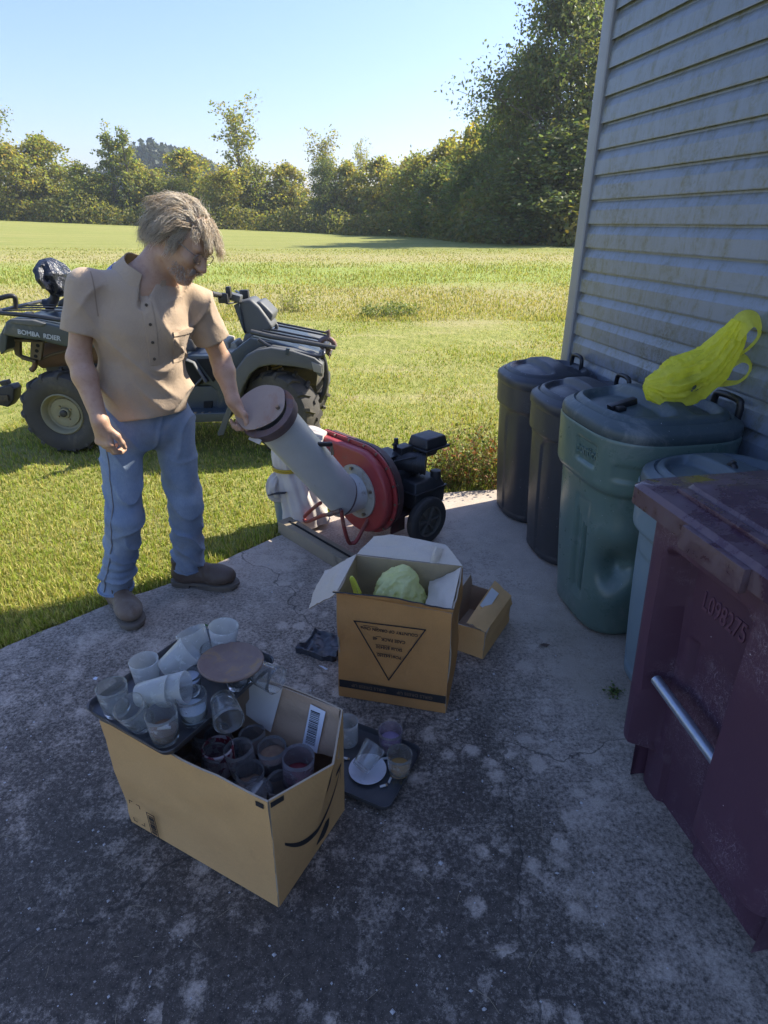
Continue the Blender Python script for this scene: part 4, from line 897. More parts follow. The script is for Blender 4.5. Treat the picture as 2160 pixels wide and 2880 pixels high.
part('tank_seam', M_eng, (-0.285, 0.115, 0.3005), (0.245, 0.21, 0.008), 0.002, par=tk); mb = MB(); mb.cyl((-0.36, 0.175, 0.34), (-0.36, 0.175, 0.385), 0.030, 0.028, seg=24); mb.build('fuel_cap', M_eng, tk, bevel=0.003)
ac = frus('air_cleaner', M_eng, (-0.385, 0.085, 0.505), (0.17, 0.15, 0), (0.145, 0.125, 0), 0.055, 0.012); part('air_cleaner_base', M_eng, (-0.385, 0.085, 0.498), (0.185, 0.165, 0.012), 0.003, par=ac)
frus('air_box_foot', M_eng, (-0.375, 0.075, 0.445), (0.09, 0.09, 0), (0.12, 0.11, 0), 0.05, 0.008, ac)
mb = MB(); mb.cyl((-0.20, 0.0, 0.43), (-0.315, 0.145, 0.425), 0.058, seg=28); mf = mb.build('muffler', M_eng, ch, bevel=0.006, smooth=40)
for k in range(4): q = 0.60 + 0.12 * k; mb = MB(); a = np.array([-0.20, 0, 0.43]); b = np.array([-0.315, 0.145, 0.425]); c = a + (b - a) * q; d = (b - a) / np.linalg.norm(b - a); mb.cyl(tuple(c), tuple(c + d * 0.006), 0.062, seg=28); mb.build('fin', M_eng, mf)
for k in range(6): part('cooling_fin', M_eng, (-0.17, -0.02, 0.405 + k * 0.014), (0.15, 0.14, 0.005), 0)
mb = MB(); mb.lathe([(0.10, 0), (0.105, 0.02), (0.09, 0.06), (0.02, 0.065)], 32, Matrix.Translation((-0.33, -0.05, 0.36)) @ Matrix.Rotation(R(-90), 4, 'Y')); mb.build('recoil_starter', M_eng, ch, smooth=40)
part('carburettor', M_eng, (-0.25, 0.03, 0.49), (0.09, 0.07, 0.05), 0.008); mb = MB(); mb.tube([(-0.20, 0.02, 0.50), (-0.18, 0.05, 0.545), (-0.15, 0.06, 0.55)], 0.008, 8); mb.cyl((-0.18, 0.05, 0.54), (-0.18, 0.05, 0.575), 0.012, seg=10); mb.build('throttle_lever', M_eng, ch, smooth=40)
mb = MB(); mb.tube([(-0.13, 0.07, 0.46), (-0.22, 0.12, 0.475), (-0.32, 0.14, 0.47)], 0.005, 6); mb.build('fuel_line', M_eng, ch, smooth=60)
part('frame_plate', M_grease, (-0.22, 0.0, 0.165), (0.36, 0.30, 0.012), 0.002); part('frame_bracket', M_grease, (-0.15, 0.10, 0.11), (0.10, 0.012, 0.11), 0.002); part('frame_bracket', M_grease, (-0.15, -0.10, 0.11), (0.10, 0.012, 0.11), 0.002)
mb = MB(); mb.cyl((-0.25, -0.21, 0.1365), (-0.25, 0.21, 0.1365), 0.009, seg=10); mb.build('axle', M_rust, ch)
M_rim = pm('rim_plastic', (0.075, 0.072, 0.062), 0.55, c2=(0.10, 0.09, 0.07), scale=10, dirt=(0.15, 0.13, 0.10), dscale=14, dlo=0.5, dhi=0.7)
for s_ in (1, -1):
    wh = bpy.data.objects.new('wheel', None); col.objects.link(wh); wh.parent = ch; wh.location = (-0.25, s_ * 0.224, 0.1365); wh.rotation_euler = (R(-90 * s_), 0, 0)
    prof = [(0.088, -0.026), (0.112, -0.029), (0.128, -0.024), (0.1340, -0.014), (0.1360, -0.005), (0.1345, -0.0035), (0.1360, 0.0), (0.1345, 0.002), (0.1360, 0.0045), (0.1340, 0.014), (0.128, 0.024), (0.112, 0.029), (0.088, 0.026)]
    mb = MB(); mb.lathe(prof, 56, closed=True); mb.build('tyre', M_rub, wh, smooth=45)
    mb = MB(); mb.lathe([(0.089, -0.022), (0.089, 0.026), (0.080, 0.022), (0.078, 0.004), (0.022, 0.004), (0.020, 0.024), (0.006, 0.026), (0.006, -0.022)], 40, closed=True); rm = mb.build('rim', M_rim, wh, smooth=40)
    for k in range(6):
        mb = MB(); a = k * math.pi / 3; M = Matrix.Rotation(a, 4, 'Z'); V8 = [(0.018, -0.007, 0.004), (0.080, -0.016, 0.004), (0.080, 0.016, 0.004), (0.018, 0.007, 0.004), (0.018, -0.005, 0.021), (0.080, -0.010, 0.018), (0.080, 0.010, 0.018), (0.018, 0.005, 0.021)]
        mb.hexa([tuple(M @ Vector(v)) for v in V8]); mb.build('spoke', M_rim, rm, bevel=0.003)

# ---- plank the legs stand on
pk = thing('wooden_plank', 'weathered timber plank lying on the slab under the chipper legs', 'plank', (-0.36, 2.865, 0), math.atan2(-0.74, 0.67))
M_wood = pm('weathered_wood', (0.30, 0.245, 0.165), 0.85, c2=(0.22, 0.19, 0.145), scale=4, dirt=(0.10, 0.085, 0.07), dscale=6, dlo=0.58, dhi=0.72, bump=0.4, bscale=30)
mb = MB(); mb.hexa([(-0.315, -0.045, 0), (0.315, -0.045, 0), (0.315, 0.045, 0), (-0.315, 0.045, 0), (-0.310, -0.043, 0.078), (0.312, -0.043, 0.072), (0.312, 0.043, 0.072), (-0.310, 0.043, 0.078)]); mb.build('timber', M_wood, pk, bevel=0.004)
mb = MB(); mb.box((0.02, 0.0, 0.0795), (0.56, 0.010, 0.006)); mb.build('groove_shade', M_hole, pk, bevel=0.001)  # black strip on the top face, painting the shade of a groove

# ---- canvas debris bag on the outlet, tied with yellow rope
M_canvas = pm('canvas', (0.62, 0.57, 0.52), 0.9, c2=(0.50, 0.44, 0.39), scale=4, dirt=(0.26, 0.18, 0.12), dscale=5, dlo=0.62, dhi=0.8, bump=0.25, bscale=120, sheen=0.2)
cb = thing('canvas_bag', 'dirty off-white canvas debris bag tied with yellow rope behind the intake pipe', 'bag', (-0.45, 3.2, 0))
S_ = [(0.13, -0.05, 0.50), (0.03, -0.02, 0.50), (-0.06, 0, 0.44), (-0.075, 0, 0.355), (-0.05, 0, 0.26), (-0.02, 0, 0.13), (0.0, 0, 0.012)]
mb = MB(); RG = baggy(S_, [0.07, 0.095, 0.108, 0.092, 0.115, 0.130, 0.135], 9, amp=0.10, squash=0.9, N=96, sub=10); mb.loft(RG, True, True); mb.build('sack', M_canvas, cb, smooth=70)
mb = MB(); a = np.linspace(0, 2 * np.pi, 40)
for dz, rr_ in ((0.350, 0.102), (0.362, 0.104)): mb.tube([(-0.075 + rr_ * math.cos(t), rr_ * 0.93 * math.sin(t), dz + 0.006 * math.sin(t + 2)) for t in a], 0.0055, 6, caps=False)
mb.build('rope', pm('yellow_rope', (0.55, 0.38, 0.03), 0.7), cb, smooth=60); 
mb = MB(); RG = baggy([(-0.13, -0.02, 0.33), (-0.17, -0.03, 0.27), (-0.165, -0.03, 0.20), (-0.12, -0.03, 0.17)], [0.02, 0.045, 0.045, 0.02], 4, amp=0.2, N=40, sub=6); mb.loft(RG, True, True); mb.build('loose_fold', M_canvas, cb, smooth=70)
mb = MB(); mb.tube([(-0.20, -0.06, 0.205), (-0.16, -0.085, 0.225), (-0.10, -0.11, 0.24)], 0.016, 6, flat=0.3); mb.build('dark_strap', pm('strap', (0.03, 0.03, 0.032), 0.7), cb, smooth=60)
bk = thing('bucket', 'grey-blue plastic bucket half hidden behind the canvas bag', 'bucket', (-0.575, 3.235, -0.02), 0.0)
mb = MB(); mb.lathe([(0.060, 0.0), (0.075, 0.19), (0.080, 0.195), (0.080, 0.205), (0.072, 0.205), (0.058, 0.01)], 40); mb.build('pail', plastic('bucket_plastic', (0.22, 0.27, 0.29), (0.17, 0.21, 0.23)), bk, smooth=40)
mb = MB(); mb.tube([(0.078 * math.cos(t), -0.02 + 0.078 * math.sin(t) * 0.4, 0.19 + 0.0 - 0.06 * abs(math.sin(t))) for t in np.linspace(math.pi, 2 * math.pi, 16)], 0.003, 6); mb.build('bail', M_bolt, bk, smooth=60)
# ================================================================ CARDBOARD BOXES
def cardboard(name, c, c2, corr=(1, 0, 0), dirt=None):
    m, t, b = nt(name); g = NG(t); v = g.coord('Object')
    k = g.mix(g.ramp(g.noise(v, 3.5, 5, 0.65), [(0.3, 0.0), (0.72, 1.0)]), c, c2)
    fib = g.noise(v, 240, 4, 0.75); k = g.mix(g.ramp(fib, [(0.35, 0.22), (0.65, 0.0)]), k, tuple(x * 0.55 for x in c))
    k = g.mix(g.math('MULTIPLY', g.ramp(g.noise(v, 9, 7, 0.75), [(0.6, 0.0), (0.75, 1.0)]), 0.35), k, tuple(x * 0.6 for x in c))
    g.set(b.inputs['Base Color'], k); b.inputs['Roughness'].default_value = 0.85; b.inputs['Specular IOR Level'].default_value = 0.2
    wv = g.n('TexWave', {'Vector': v, 'Scale': 62.0, 'Distortion': 0.0}, wave_type='BANDS', bands_direction='X').outputs['Fac']
    h = g.math('ADD', g.math('MULTIPLY', wv, 0.16), g.math('ADD', g.math('MULTIPLY', g.noise(v, 12, 6, 0.65), 1.0), g.math('MULTIPLY', g.ramp(g.math('ABSOLUTE', g.math('SUBTRACT', g.noise(v, 5, 3, 0.5, 1.0), 0.5)), [(0.0, 1.0), (0.02, 0.0)]), -0.25))); g.set(b.inputs['Normal'], g.bump(h, 0.22, 0.006)); return m
M_cb1 = cardboard('cardboard_brown', (0.58, 0.30, 0.105), (0.47, 0.245, 0.09)); M_cb1in = cardboard('cardboard_inside', (0.46, 0.35, 0.20), (0.40, 0.30, 0.18)); M_cbpale = cardboard('cardboard_pale', (0.62, 0.54, 0.44), (0.55, 0.48, 0.38))
M_cb2 = cardboard('cardboard_tan', (0.70, 0.43, 0.18), (0.60, 0.36, 0.155)); M_cb2in = cardboard('cardboard_tan_inside', (0.50, 0.35, 0.23), (0.42, 0.29, 0.19)); M_edge = cardboard('cardboard_edge', (0.44, 0.36, 0.26), (0.36, 0.29, 0.2))
M_ink = pm('black_ink', (0.018, 0.017, 0.018), 0.7, c2=(0.035, 0.033, 0.03)); M_inkt = pm('ink_text', (0.03, 0.025, 0.022), 0.8); M_knock = pm('band_text', (0.17, 0.12, 0.075), 0.8)
def sheet(F, nu, nv, th, name, mats, parent, smooth=35, M=None):
    """a slightly thick curved sheet; F(u, v) -> 3D for u, v in 0..1; mats = (outside, inside, edge)"""
    u = np.linspace(0, 1, nu); v = np.linspace(0, 1, nv); P = np.array([[F(a, b) for b in v] for a in u], float)
    du = np.gradient(P, axis=0); dv = np.gradient(P, axis=1); N = np.cross(du, dv); N /= np.linalg.norm(N, axis=2)[..., None] + 1e-12
    A = P + N * th / 2; B = P - N * th / 2; V = np.vstack([A.reshape(-1, 3), B.reshape(-1, 3)]); o = nu * nv; Fa = []; mi = []
    for i in range(nu - 1):
        for j in range(nv - 1):
            a = i * nv + j; Fa.append((a, a + nv, a + nv + 1, a + 1)); mi.append(0); Fa.append((o + a, o + a + 1, o + a + nv + 1, o + a + nv)); mi.append(1)
    for i in range(nu - 1):
        for j in (0, nv - 1):
            a = i * nv + j; Fa.append((a, a + nv, o + a + nv, o + a)); mi.append(2)
    for j in range(nv - 1):
        for i in (0, nu - 1):
            a = i * nv + j; Fa.append((a, a + 1, o + a + 1, o + a)); mi.append(2)
    return raw(name, V, Fa, list(mats), parent, smooth=smooth, mi=mi)
def bil(c00, c10, c11, c01, bulge=0.0, seed=0, rag=None):
    c = [np.array(q, float) for q in (c00, c10, c11, c01)]; n = np.cross(c[1] - c[0], c[3] - c[0]); n /= np.linalg.norm(n)
    def F(u, v):
        if rag is not None: v = v * rag(u)
        p = (1-u)*(1-v)*c[0] + u*(1-v)*c[1] + u*v*c[2] + (1-u)*v*c[3]
        b = bulge * math.sin(math.pi * u) * math.sin(math.pi * min(1, v * 0.8 + 0.15)) + 0.005 * float(vnoise(np.array([[u * 4, v * 4, seed]]), 1.0, seed)[0]) + 0.0022 * float(vnoise(np.array([[u * 11, v * 11, seed]]), 1.0, seed + 3)[0])
        return p + n * b * min(1.0, v * 7)
    return F
def face_frame(o, x, up):
    x = Vector(x).normalized(); up = Vector(up).normalized(); n = x.cross(up).normalized(); up = n.cross(x); M = Matrix.Identity(4)
    for i in range(3): M[i][0] = x[i]; M[i][1] = up[i]; M[i][2] = n[i]; M[i][3] = o[i]
    return M
def ink(name, polys, M, parent, mat, th=0.0008):
    mb = MB()
    for p in polys: mb.prism(p, th, M)
    return mb.build(name, mat, parent, smooth=None)
def line(a, b, w):
    a = np.array(a); b = np.array(b); d = (b - a) / np.linalg.norm(b - a); n = np.array([-d[1], d[0]]) * w / 2; e = d * w / 2; return [tuple(a - n - e), tuple(b - n + e), tuple(b + n + e), tuple(a + n - e)]

# ---- tall brown box with the triangle
b1 = thing('cardboard_box', 'tall brown cardboard box printed with a black triangle, flaps open, pale yellow bag inside', 'cardboard box', (0.058, 1.83, 0), R(-13.2))
W, D, H = 0.198, 0.130, 0.472
def bx1(x, y, z): return (x, y, z)
FT = 0.020                                                # the front leans out a little at the top
FL0, FR0, BR0, BL0 = (-W - 0.003, -D, 0.003), (W, -D, 0.003), (W + 0.002, D, 0.003), (-W, D, 0.003)
FL1, FR1, BR1, BL1 = (-W + 0.004, -D - FT * 0.1, H - 0.012), (W + 0.006, -D - FT, H - 0.018), (W + 0.008, D - 0.01, H), (-W + 0.006, D - 0.012, H)
mats1 = (M_cb1, M_cb1in, M_edge)
front1 = sheet(bil(FL0, FR0, FR1, FL1, -0.006, 1), 22, 22, 0.005, 'front_panel', mats1, b1)
sheet(bil(FR0, BR0, BR1, FR1, -0.010, 2), 18, 18, 0.005, 'side_panel', mats1, b1); sheet(bil(BL0, FL0, FL1, BL1, -0.006, 3), 14, 14, 0.005, 'side_panel', mats1, b1); sheet(bil(BR0, BL0, BL1, BR1, -0.004, 4), 14, 14, 0.005, 'back_panel', mats1, b1)
mb = MB(); mb.box((0, 0, 0.006), (2 * W - 0.02, 2 * D - 0.02, 0.005)); mb.build('bottom_panel', M_cb1in, b1)
pale = (M_cb1in, M_cbpale, M_edge)
# left flap hangs outwards, back flap leans back, right flap folded inside, torn front flap curls up
def torn(f, s): return lambda u: f * (0.90 + 0.14 * math.sin(3.1 * u) + 0.05 * float(vnoise(np.array([[u * 9, s, 0]]), 1.0, s)[0]))
sheet(bil(FL1, BL1, (BL1[0] - 0.125, BL1[1] - 0.035, H - 0.075), (FL1[0] - 0.125, FL1[1] + 0.030, H - 0.125), 0.008, 5, torn(1.0, 3)), 20, 14, 0.004, 'flap', (M_cbpale, M_cb1, M_edge), b1)
sheet(bil(BL1, BR1, (BR1[0] - 0.085, BR1[1] + 0.085, H + 0.045), (BL1[0] + 0.055, BL1[1] + 0.095, H + 0.050), 0.006, 6, torn(0.95, 5)), 24, 12, 0.004, 'flap', (M_cbpale, M_cb1, M_edge), b1)
sheet(bil((FR1[0] - 0.004, FR1[1] + 0.008, FR1[2] - 0.002), (BR1[0] - 0.004, BR1[1] - 0.01, BR1[2]), (BR1[0] - 0.115, BR1[1] - 0.012, H - 0.075), (FR1[0] - 0.105, FR1[1] + 0.10, H - 0.095), 0.004, 7), 16, 12, 0.004, 'flap', (M_cbpale, M_cbpale, M_edge), b1)
def fr(u): return 0.55 + 0.75 * math.sin(math.pi * min(1, 0.08 + 0.80 * u)) + 0.06 * float(vnoise(np.array([[u * 12, 2.0, 0]]), 1.0, 9)[0]) - 0.45 * u
sheet(bil(FL1, FR1, (FR1[0] + 0.012, FR1[1] - 0.020, FR1[2] + 0.030), (FL1[0] - 0.012, FL1[1] - 0.028, FL1[2] + 0.024), 0.0, 8, fr), 34, 8, 0.005, 'flap', (M_cb1, M_cb1in, M_ink), b1)
sheet(bil((0.085, BR1[1] + 0.0, H - 0.004), (0.115, BR1[1], H - 0.004), (0.128, BR1[1] + 0.030, H + 0.045), (0.098, BR1[1] + 0.022, H + 0.055), 0.01, 8), 5, 6, 0.004, 'flap', (M_cbpale, M_cb1, M_edge), b1)
# printing, upside down
Mf = face_frame((0, -D - 0.0045 - FT * 0.28, H / 2), (1, 0.0, 0), (0, -FT * 0.6 / H, 1))
def f1(u, v): return ((u - 0.5) * 2 * W * 0.985, (0.5 - v) * H)
T0, T1, T2 = f1(0.165, 0.235), f1(0.80, 0.225), f1(0.475, 0.745)
fm = lambda dx, dy, dz=0.0012: Mf @ Matrix.Translation((dx, dy, dz)) @ Matrix.Rotation(math.pi, 4, 'Z')
ink('printed_triangle', [line(T0, T1, 0.0042), line(T1, T2, 0.0042), line(T2, T0, 0.0042)], Mf @ Matrix.Translation((0, 0, 0.001)), b1, M_ink)
for s_, v_, sz in (('COUNTRY OF ORIGIN China', 0.285, 0.0172), ('CASE PACK   48', 0.365, 0.0180), ('SKU# 858430', 0.440, 0.0180), ('PO#1643385', 0.515, 0.0175)):
    x, y = f1(0.478, v_); text_obj(s_, sz, M_inkt, b1, fm(x, y), 0.0003, 'printed_text', bold=0.0003, sx=0.92)
for (u0, u1, v_) in ((0.245, 0.375, 0.262), (0.36, 0.405, 0.345), (0.355, 0.485, 0.420), (0.36, 0.50, 0.500)):
    ink('printed_underline', [line(f1(u0, v_), f1(u1, v_), 0.0012)], Mf @ Matrix.Translation((0, 0, 0.001)), b1, M_inkt)
b0, b1_ = f1(0.002, 0.895), f1(0.998, 0.822); bandp = [(b0[0], b0[1]), (b1_[0], b0[1]), (b1_[0], b1_[1]), (b0[0], b1_[1])]
mb = MB(); nseg = 12
Mb = face_frame((0, -D - 0.0042, H * 0.14), (1, 0, 0), (0, -FT * 0.25 / H, 1))
mb.prism([(-W * 0.995, -0.016), (W * 0.995, -0.016), (W * 0.995, 0.018), (-W * 0.995, 0.018)], 0.0014, Mb); mb.build('printed_band', M_ink, b1, smooth=None)
for x in (-0.085, 0.085): text_obj('GIRLS DRESS UP', 0.0185, M_knock, b1, Mb @ Matrix.Translation((x, 0.001, 0.0018)) @ Matrix.Rotation(math.pi, 4, 'Z'), 0.0003, 'printed_text', bold=0.0003)
# pale yellow-green bag inside the box
M_pbag = film('pale_yellow_film', (0.95, 0.97, 0.40), 0.15, 0.45)
pb = thing('plastic_bag', 'pale yellow-green plastic bag stuffed into the tall brown box', 'plastic bag', (0.04, 1.86, 0.30))
mb = MB(); mb.loft(baggy([(0.0, 0.0, -0.06), (0.01, 0.0, 0.02), (0.025, 0.005, 0.09), (0.05, 0.01, 0.135), (0.075, 0.01, 0.155)], [0.07, 0.098, 0.100, 0.072, 0.020], 21, amp=0.06, N=120, sub=22, crinkle=0.14, ridge=0.08), True, True); mb.build('sack', M_pbag, pb, smooth=45)
ribbon([(-0.135, -0.03, 0.08), (-0.150, -0.02, 0.135), (-0.155, -0.02, 0.160), (-0.145, -0.02, 0.150), (-0.125, -0.03, 0.10)], 0.026, 1).build('tie_end', film('bright_yellow_film', (0.80, 0.78, 0.10), 0.05, 0.4), pb, smooth=80)

# ---- small open box behind it
b3 = thing('cardboard_box', 'small shallow open cardboard box behind the tall one, with a white label on its flap', 'cardboard box', (0.395, 2.135, 0), math.atan2(0.261, 0.155))
# local x runs away from the camera (long side), local y to the left
L3, W3, H3 = 0.150, 0.095, 0.135
c = lambda sx, sy, z: (sx * L3, sy * W3, z); m3 = (M_cb2, M_cb2in, M_edge)
sheet(bil(c(-1, 1, 0.003), c(-1, -1, 0.003), c(-1, -1, H3), c(-1, 1, H3), -0.004, 3), 8, 8, 0.004, 'front_panel', m3, b3); sheet(bil(c(-1, -1, 0.003), c(1, -1, 0.003), c(1, -1, H3), c(-1, -1, H3), -0.004, 4), 10, 8, 0.004, 'side_panel', m3, b3)
sheet(bil(c(1, -1, 0.003), c(1, 1, 0.003), c(1, 1, H3), c(1, -1, H3), 0, 5), 6, 6, 0.004, 'back_panel', m3, b3); sheet(bil(c(1, 1, 0.003), c(-1, 1, 0.003), c(-1, 1, H3 + 0.02), c(1, 1, H3 + 0.05), 0, 6), 6, 6, 0.004, 'side_panel', m3, b3)
mb = MB(); mb.box((0, 0, 0.005), (2 * L3 - 0.01, 2 * W3 - 0.01, 0.004)); mb.build('bottom_panel', M_cb2in, b3)
fl3 = sheet(bil(c(-1.01, -1.02, H3), c(1, -1, H3), (0.150, -0.015, H3 + 0.055), (-0.165, -0.022, H3 + 0.030), 0.006, 8), 10, 8, 0.004, 'flap', (M_cb2, M_cb2, M_edge), b3)
Ml = face_frame((0.030, -0.050, H3 + 0.0325), (0.92, 0.0, 0.105), (0.0, 0.80, 0.50)); ink('label', [[(-0.075, -0.008), (0.055, -0.008), (0.055, 0.030), (-0.075, 0.030)]], Ml @ Matrix.Translation((0, 0, 0.004)), fl3, pm('paper_label', (0.62, 0.62, 0.58), 0.7, c2=(0.52, 0.52, 0.5), scale=30))
ink('sticker', [[(0.008 * math.cos(t), 0.008 * math.sin(t)) for t in np.linspace(0, 6.28, 16, endpoint=False)]], Ml @ Matrix.Translation((-0.085, 0.012, 0.0045)), fl3, pm('orange_sticker', (0.70, 0.32, 0.02), 0.6))

# ---- foreground box with the smile
b2 = thing('cardboard_box', 'large tan cardboard box in front, full of candle jars, black curved arrow on its end', 'cardboard box', (-0.4325, 1.240, 0), math.atan2(-0.248, 0.472))
L2, W2, H2 = 0.2665, 0.162, 0.405; k = lambda sx, sy, z, dx=0, dy=0: (sx * L2 + dx, sy * W2 + dy, z); m2 = (M_cb2, M_cb2in, M_edge)
A0, B0, C0, D0 = k(-1, -1, 0.003), k(1, -1, 0.003), k(1, 1, 0.003), k(-1, 1, 0.003); A1, B1, C1, D1 = k(-1, -1, H2, -0.01, -0.006), k(1, -1, H2, 0.010, -0.002), k(1, 1, H2, 0.008, 0.0), k(-1, 1, H2, 0.0, 0.0)
sheet(bil(A0, B0, B1, A1, -0.008, 11), 26, 18, 0.005, 'front_panel', m2, b2)
def rightF(u, v):
    p = (1-u)*(1-v)*np.array(B0) + u*(1-v)*np.array(C0) + u*v*np.array(C1) + (1-u)*v*np.array(B1)
    tri = max(0.0, 1 - abs(u - 0.50) / 0.5); p[0] += 0.072 * (v ** 1.3) * tri; p[2] -= 0.008 * v * tri; return p
sheet(rightF, 25, 18, 0.005, 'side_panel', m2, b2, smooth=20)
sheet(bil(C0, D0, D1, C1, 0, 13), 10, 10, 0.005, 'back_panel', m2, b2); sheet(bil(D0, A0, A1, D1, 0.0, 14), 10, 10, 0.005, 'side_panel', m2, b2)
mb = MB(); mb.box((0, 0, 0.006), (2 * L2 - 0.02, 2 * W2 - 0.02, 0.005)); mb.build('bottom_panel', M_cb2in, b2)
def rag2(u): return 0.92 + 0.10 * float(vnoise(np.array([[u * 10, 4.0, 0]]), 1.0, 3)[0]) - 0.22 * max(0, u - 0.55)
fb = sheet(bil((-L2 + 0.03, W2 - 0.006, H2 - 0.004), (L2 + 0.004, W2 - 0.006, H2 + 0.002), (L2 + 0.036, W2 - 0.070, H2 - 0.150), (-L2 + 0.05, W2 - 0.075, H2 - 0.175), 0.006, 15, rag2), 30, 14, 0.004, 'flap', (M_cb2in, M_cb2in, M_edge), b2)
Mfb = face_frame((0.0, W2 - 0.040, H2 - 0.085), (1, 0.0, 0.0), (0, 0.072, 0.175))
M_lab = pm('white_label', (0.74, 0.75, 0.78), 0.5); M_tornlab = pm('torn_label', (0.70, 0.65, 0.58), 0.8, c2=(0.62, 0.56, 0.49), scale=20)
ink('torn_label', [[(-0.075, 0.075), (0.045, 0.088), (0.030, -0.050), (-0.062, -0.030), (-0.070, 0.0), (-0.060, 0.02)]], Mfb @ Matrix.Translation((0.040, 0.004, 0.0075)), fb, M_tornlab)
lb = ink('barcode_label', [[(-0.026, -0.058), (0.024, -0.062), (0.028, 0.060), (-0.022, 0.064)]], Mfb @ Matrix.Translation((0.205, 0.015, 0.0080)), fb, M_lab)
rb = random.Random(4); yy = -0.045; bars = []
while yy < 0.048:
    hgt = rb.choice((0.0012, 0.002, 0.0032)); bars.append([(-0.017, yy), (0.013, yy), (0.013, yy + hgt), (-0.017, yy + hgt)]); yy += hgt + rb.choice((0.0015, 0.0022, 0.003))
ink('barcode', bars, Mfb @ Matrix.Translation((0.205, 0.015, 0.0094)), fb, M_ink, 0.0005)['kind'] = 'stuff'
# curved arrow on the bulged end, printed along the panel
def onR(u, v, off=0.0034):
    p = rightF(u, v); e = 1e-3; n = np.cross(rightF(min(1, u + e), v) - rightF(u - e, v), rightF(u, min(1, v + e)) - rightF(u, v - e)); n /= np.linalg.norm(n); return p + n * off
def strip(name, cu, wd, par, mat):
    V = []; F = []
    for (u, v), w_ in zip(cu, wd):
        i = len(V); V += [onR(u, v - w_ / 2), onR(u, v + w_ / 2)]
    for i in range(len(cu) - 1): F.append((2 * i, 2 * i + 2, 2 * i + 3, 2 * i + 1))
    return raw(name, V, F, mat, par, smooth=None)
ts = np.linspace(0, 1, 30); cu = [(0.10 + 0.80 * t, 0.30 + 0.95 * (t - 0.50) ** 2 - 0.02 * t) for t in ts]; strip('printed_smile', cu, [0.012 + 0.055 * math.sin(math.pi * min(1, t * 0.9 + 0.08)) for t in ts], b2, M_ink)
cu = [(0.80 + 0.13 * t, 0.555 - 0.01 * t) for t in np.linspace(0, 1, 8)]; strip('printed_arrow_tip', cu, [0.035] * 8, b2, M_ink); cu = [(0.90 + 0.025 * t, 0.55 - 0.15 * t) for t in np.linspace(0, 1, 10)]; strip('printed_arrow_tip', cu, [0.05 - 0.03 * t for t in np.linspace(0, 1, 10)], b2, M_ink)
cu = [(0.52 + 0.20 * t, 0.10 + 0.05 * t) for t in np.linspace(0, 1, 14)]; strip('printed_mark', cu, [0.03 + 0.20 * t * (1 - 0.75 * max(0, t - 0.6) / 0.4) for t in np.linspace(0, 1, 14)], b2, M_ink)
cu = [(0.52 + 0.10 * t, 0.80) for t in np.linspace(0, 1, 10)]; strip('printed_tape', cu, [0.30 - 0.05 * t for t in np.linspace(0, 1, 10)], b2, M_ink)
cu = [(0.005 + 0.10 * t, 0.962) for t in np.linspace(0, 1, 6)]; strip('printed_tape', cu, [0.045] * 6, b2, M_ink)
Mf2 = face_frame((0, -W2 - 0.0048, H2 / 2), (1, 0, 0), (0, -0.004, 1)); fu = lambda u, v: ((u - 0.5) * 2 * L2, (0.5 - v) * H2)
ink('printed_tape', [[fu(0.955, 0.025), fu(0.997, 0.025), fu(0.997, 0.062), fu(0.955, 0.062)]], Mf2 @ Matrix.Translation((0, -0.002, 0.004)), b2, M_ink)
for (u, v, du, dv) in ((0.045, 0.715, 1, 1), (0.120, 0.720, -1, 1), (0.045, 0.925, 1, -1), (0.125, 0.925, -1, -1)):
    a = fu(u, v); ink('printed_corner_mark', [line(a, (a[0] + du * 0.012, a[1]), 0.0016), line(a, (a[0], a[1] - dv * 0.012), 0.0016)], Mf2 @ Matrix.Translation((0, 0, 0.0035)), b2, M_inkt)
a, e = fu(0.168, 0.745), fu(0.222, 0.985); fr_ = [line((a[0], a[1]), (e[0], a[1]), 0.0018), line((a[0], e[1]), (e[0], e[1]), 0.0018), line((a[0], a[1]), (a[0], e[1]), 0.0018), line((e[0], a[1]), (e[0], e[1]), 0.0018)]
yy = e[1] + 0.014
while yy < a[1] - 0.010: hgt = rb.choice((0.001, 0.0018, 0.0028)); fr_.append([(a[0] + 0.004, yy), (e[0] - 0.004, yy), (e[0] - 0.004, yy + hgt), (a[0] + 0.004, yy + hgt)]); yy += hgt + rb.choice((0.0014, 0.002, 0.003))
ink('printed_barcode', fr_, Mf2 @ Matrix.Translation((0, 0, 0.0035)), b2, M_inkt)['kind'] = 'stuff'

# ================================================================ TRAYS
def tray(name, label, loc, rotz, hx, hy, mat, tilt=(0, 0)):
    t = thing(name, label, 'tray', loc, rotz); t.rotation_euler = (tilt[0], tilt[1], rotz); ps = [(0.97, 0.0), (0.985, 0.004), (1.0, 0.016), (1.02, 0.019), (1.025, 0.017), (1.005, 0.012), (0.99, -0.001), (0.97, -0.003)]
    mb = MB(); rings = [np.c_[rr(hx * s_, hy * s_, 0.03), np.full(28, z)] for s_, z in ps]; mb.loft(rings, True, False); V = np.vstack(rings)
    mb.add(np.vstack([rings[0]]), [tuple(range(28))]); mb.add(np.vstack([rings[-1]]), [tuple(range(28))[::-1]]); mb.build('pan', mat, t, smooth=40); return t
M_tray = pm('dark_pan', (0.075, 0.078, 0.085), 0.35, metal=0.5, c2=(0.12, 0.12, 0.125), scale=8, dirt=(0.11, 0.085, 0.06), dscale=16, dlo=0.55, dhi=0.72, bump=0.15)
M_tray2 = pm('mossy_pan', (0.050, 0.053, 0.058), 0.6, metal=0.2, c2=(0.09, 0.09, 0.09), scale=10, dirt=(0.22, 0.20, 0.07), dscale=9, dlo=0.62, dhi=0.74, bump=0.3)
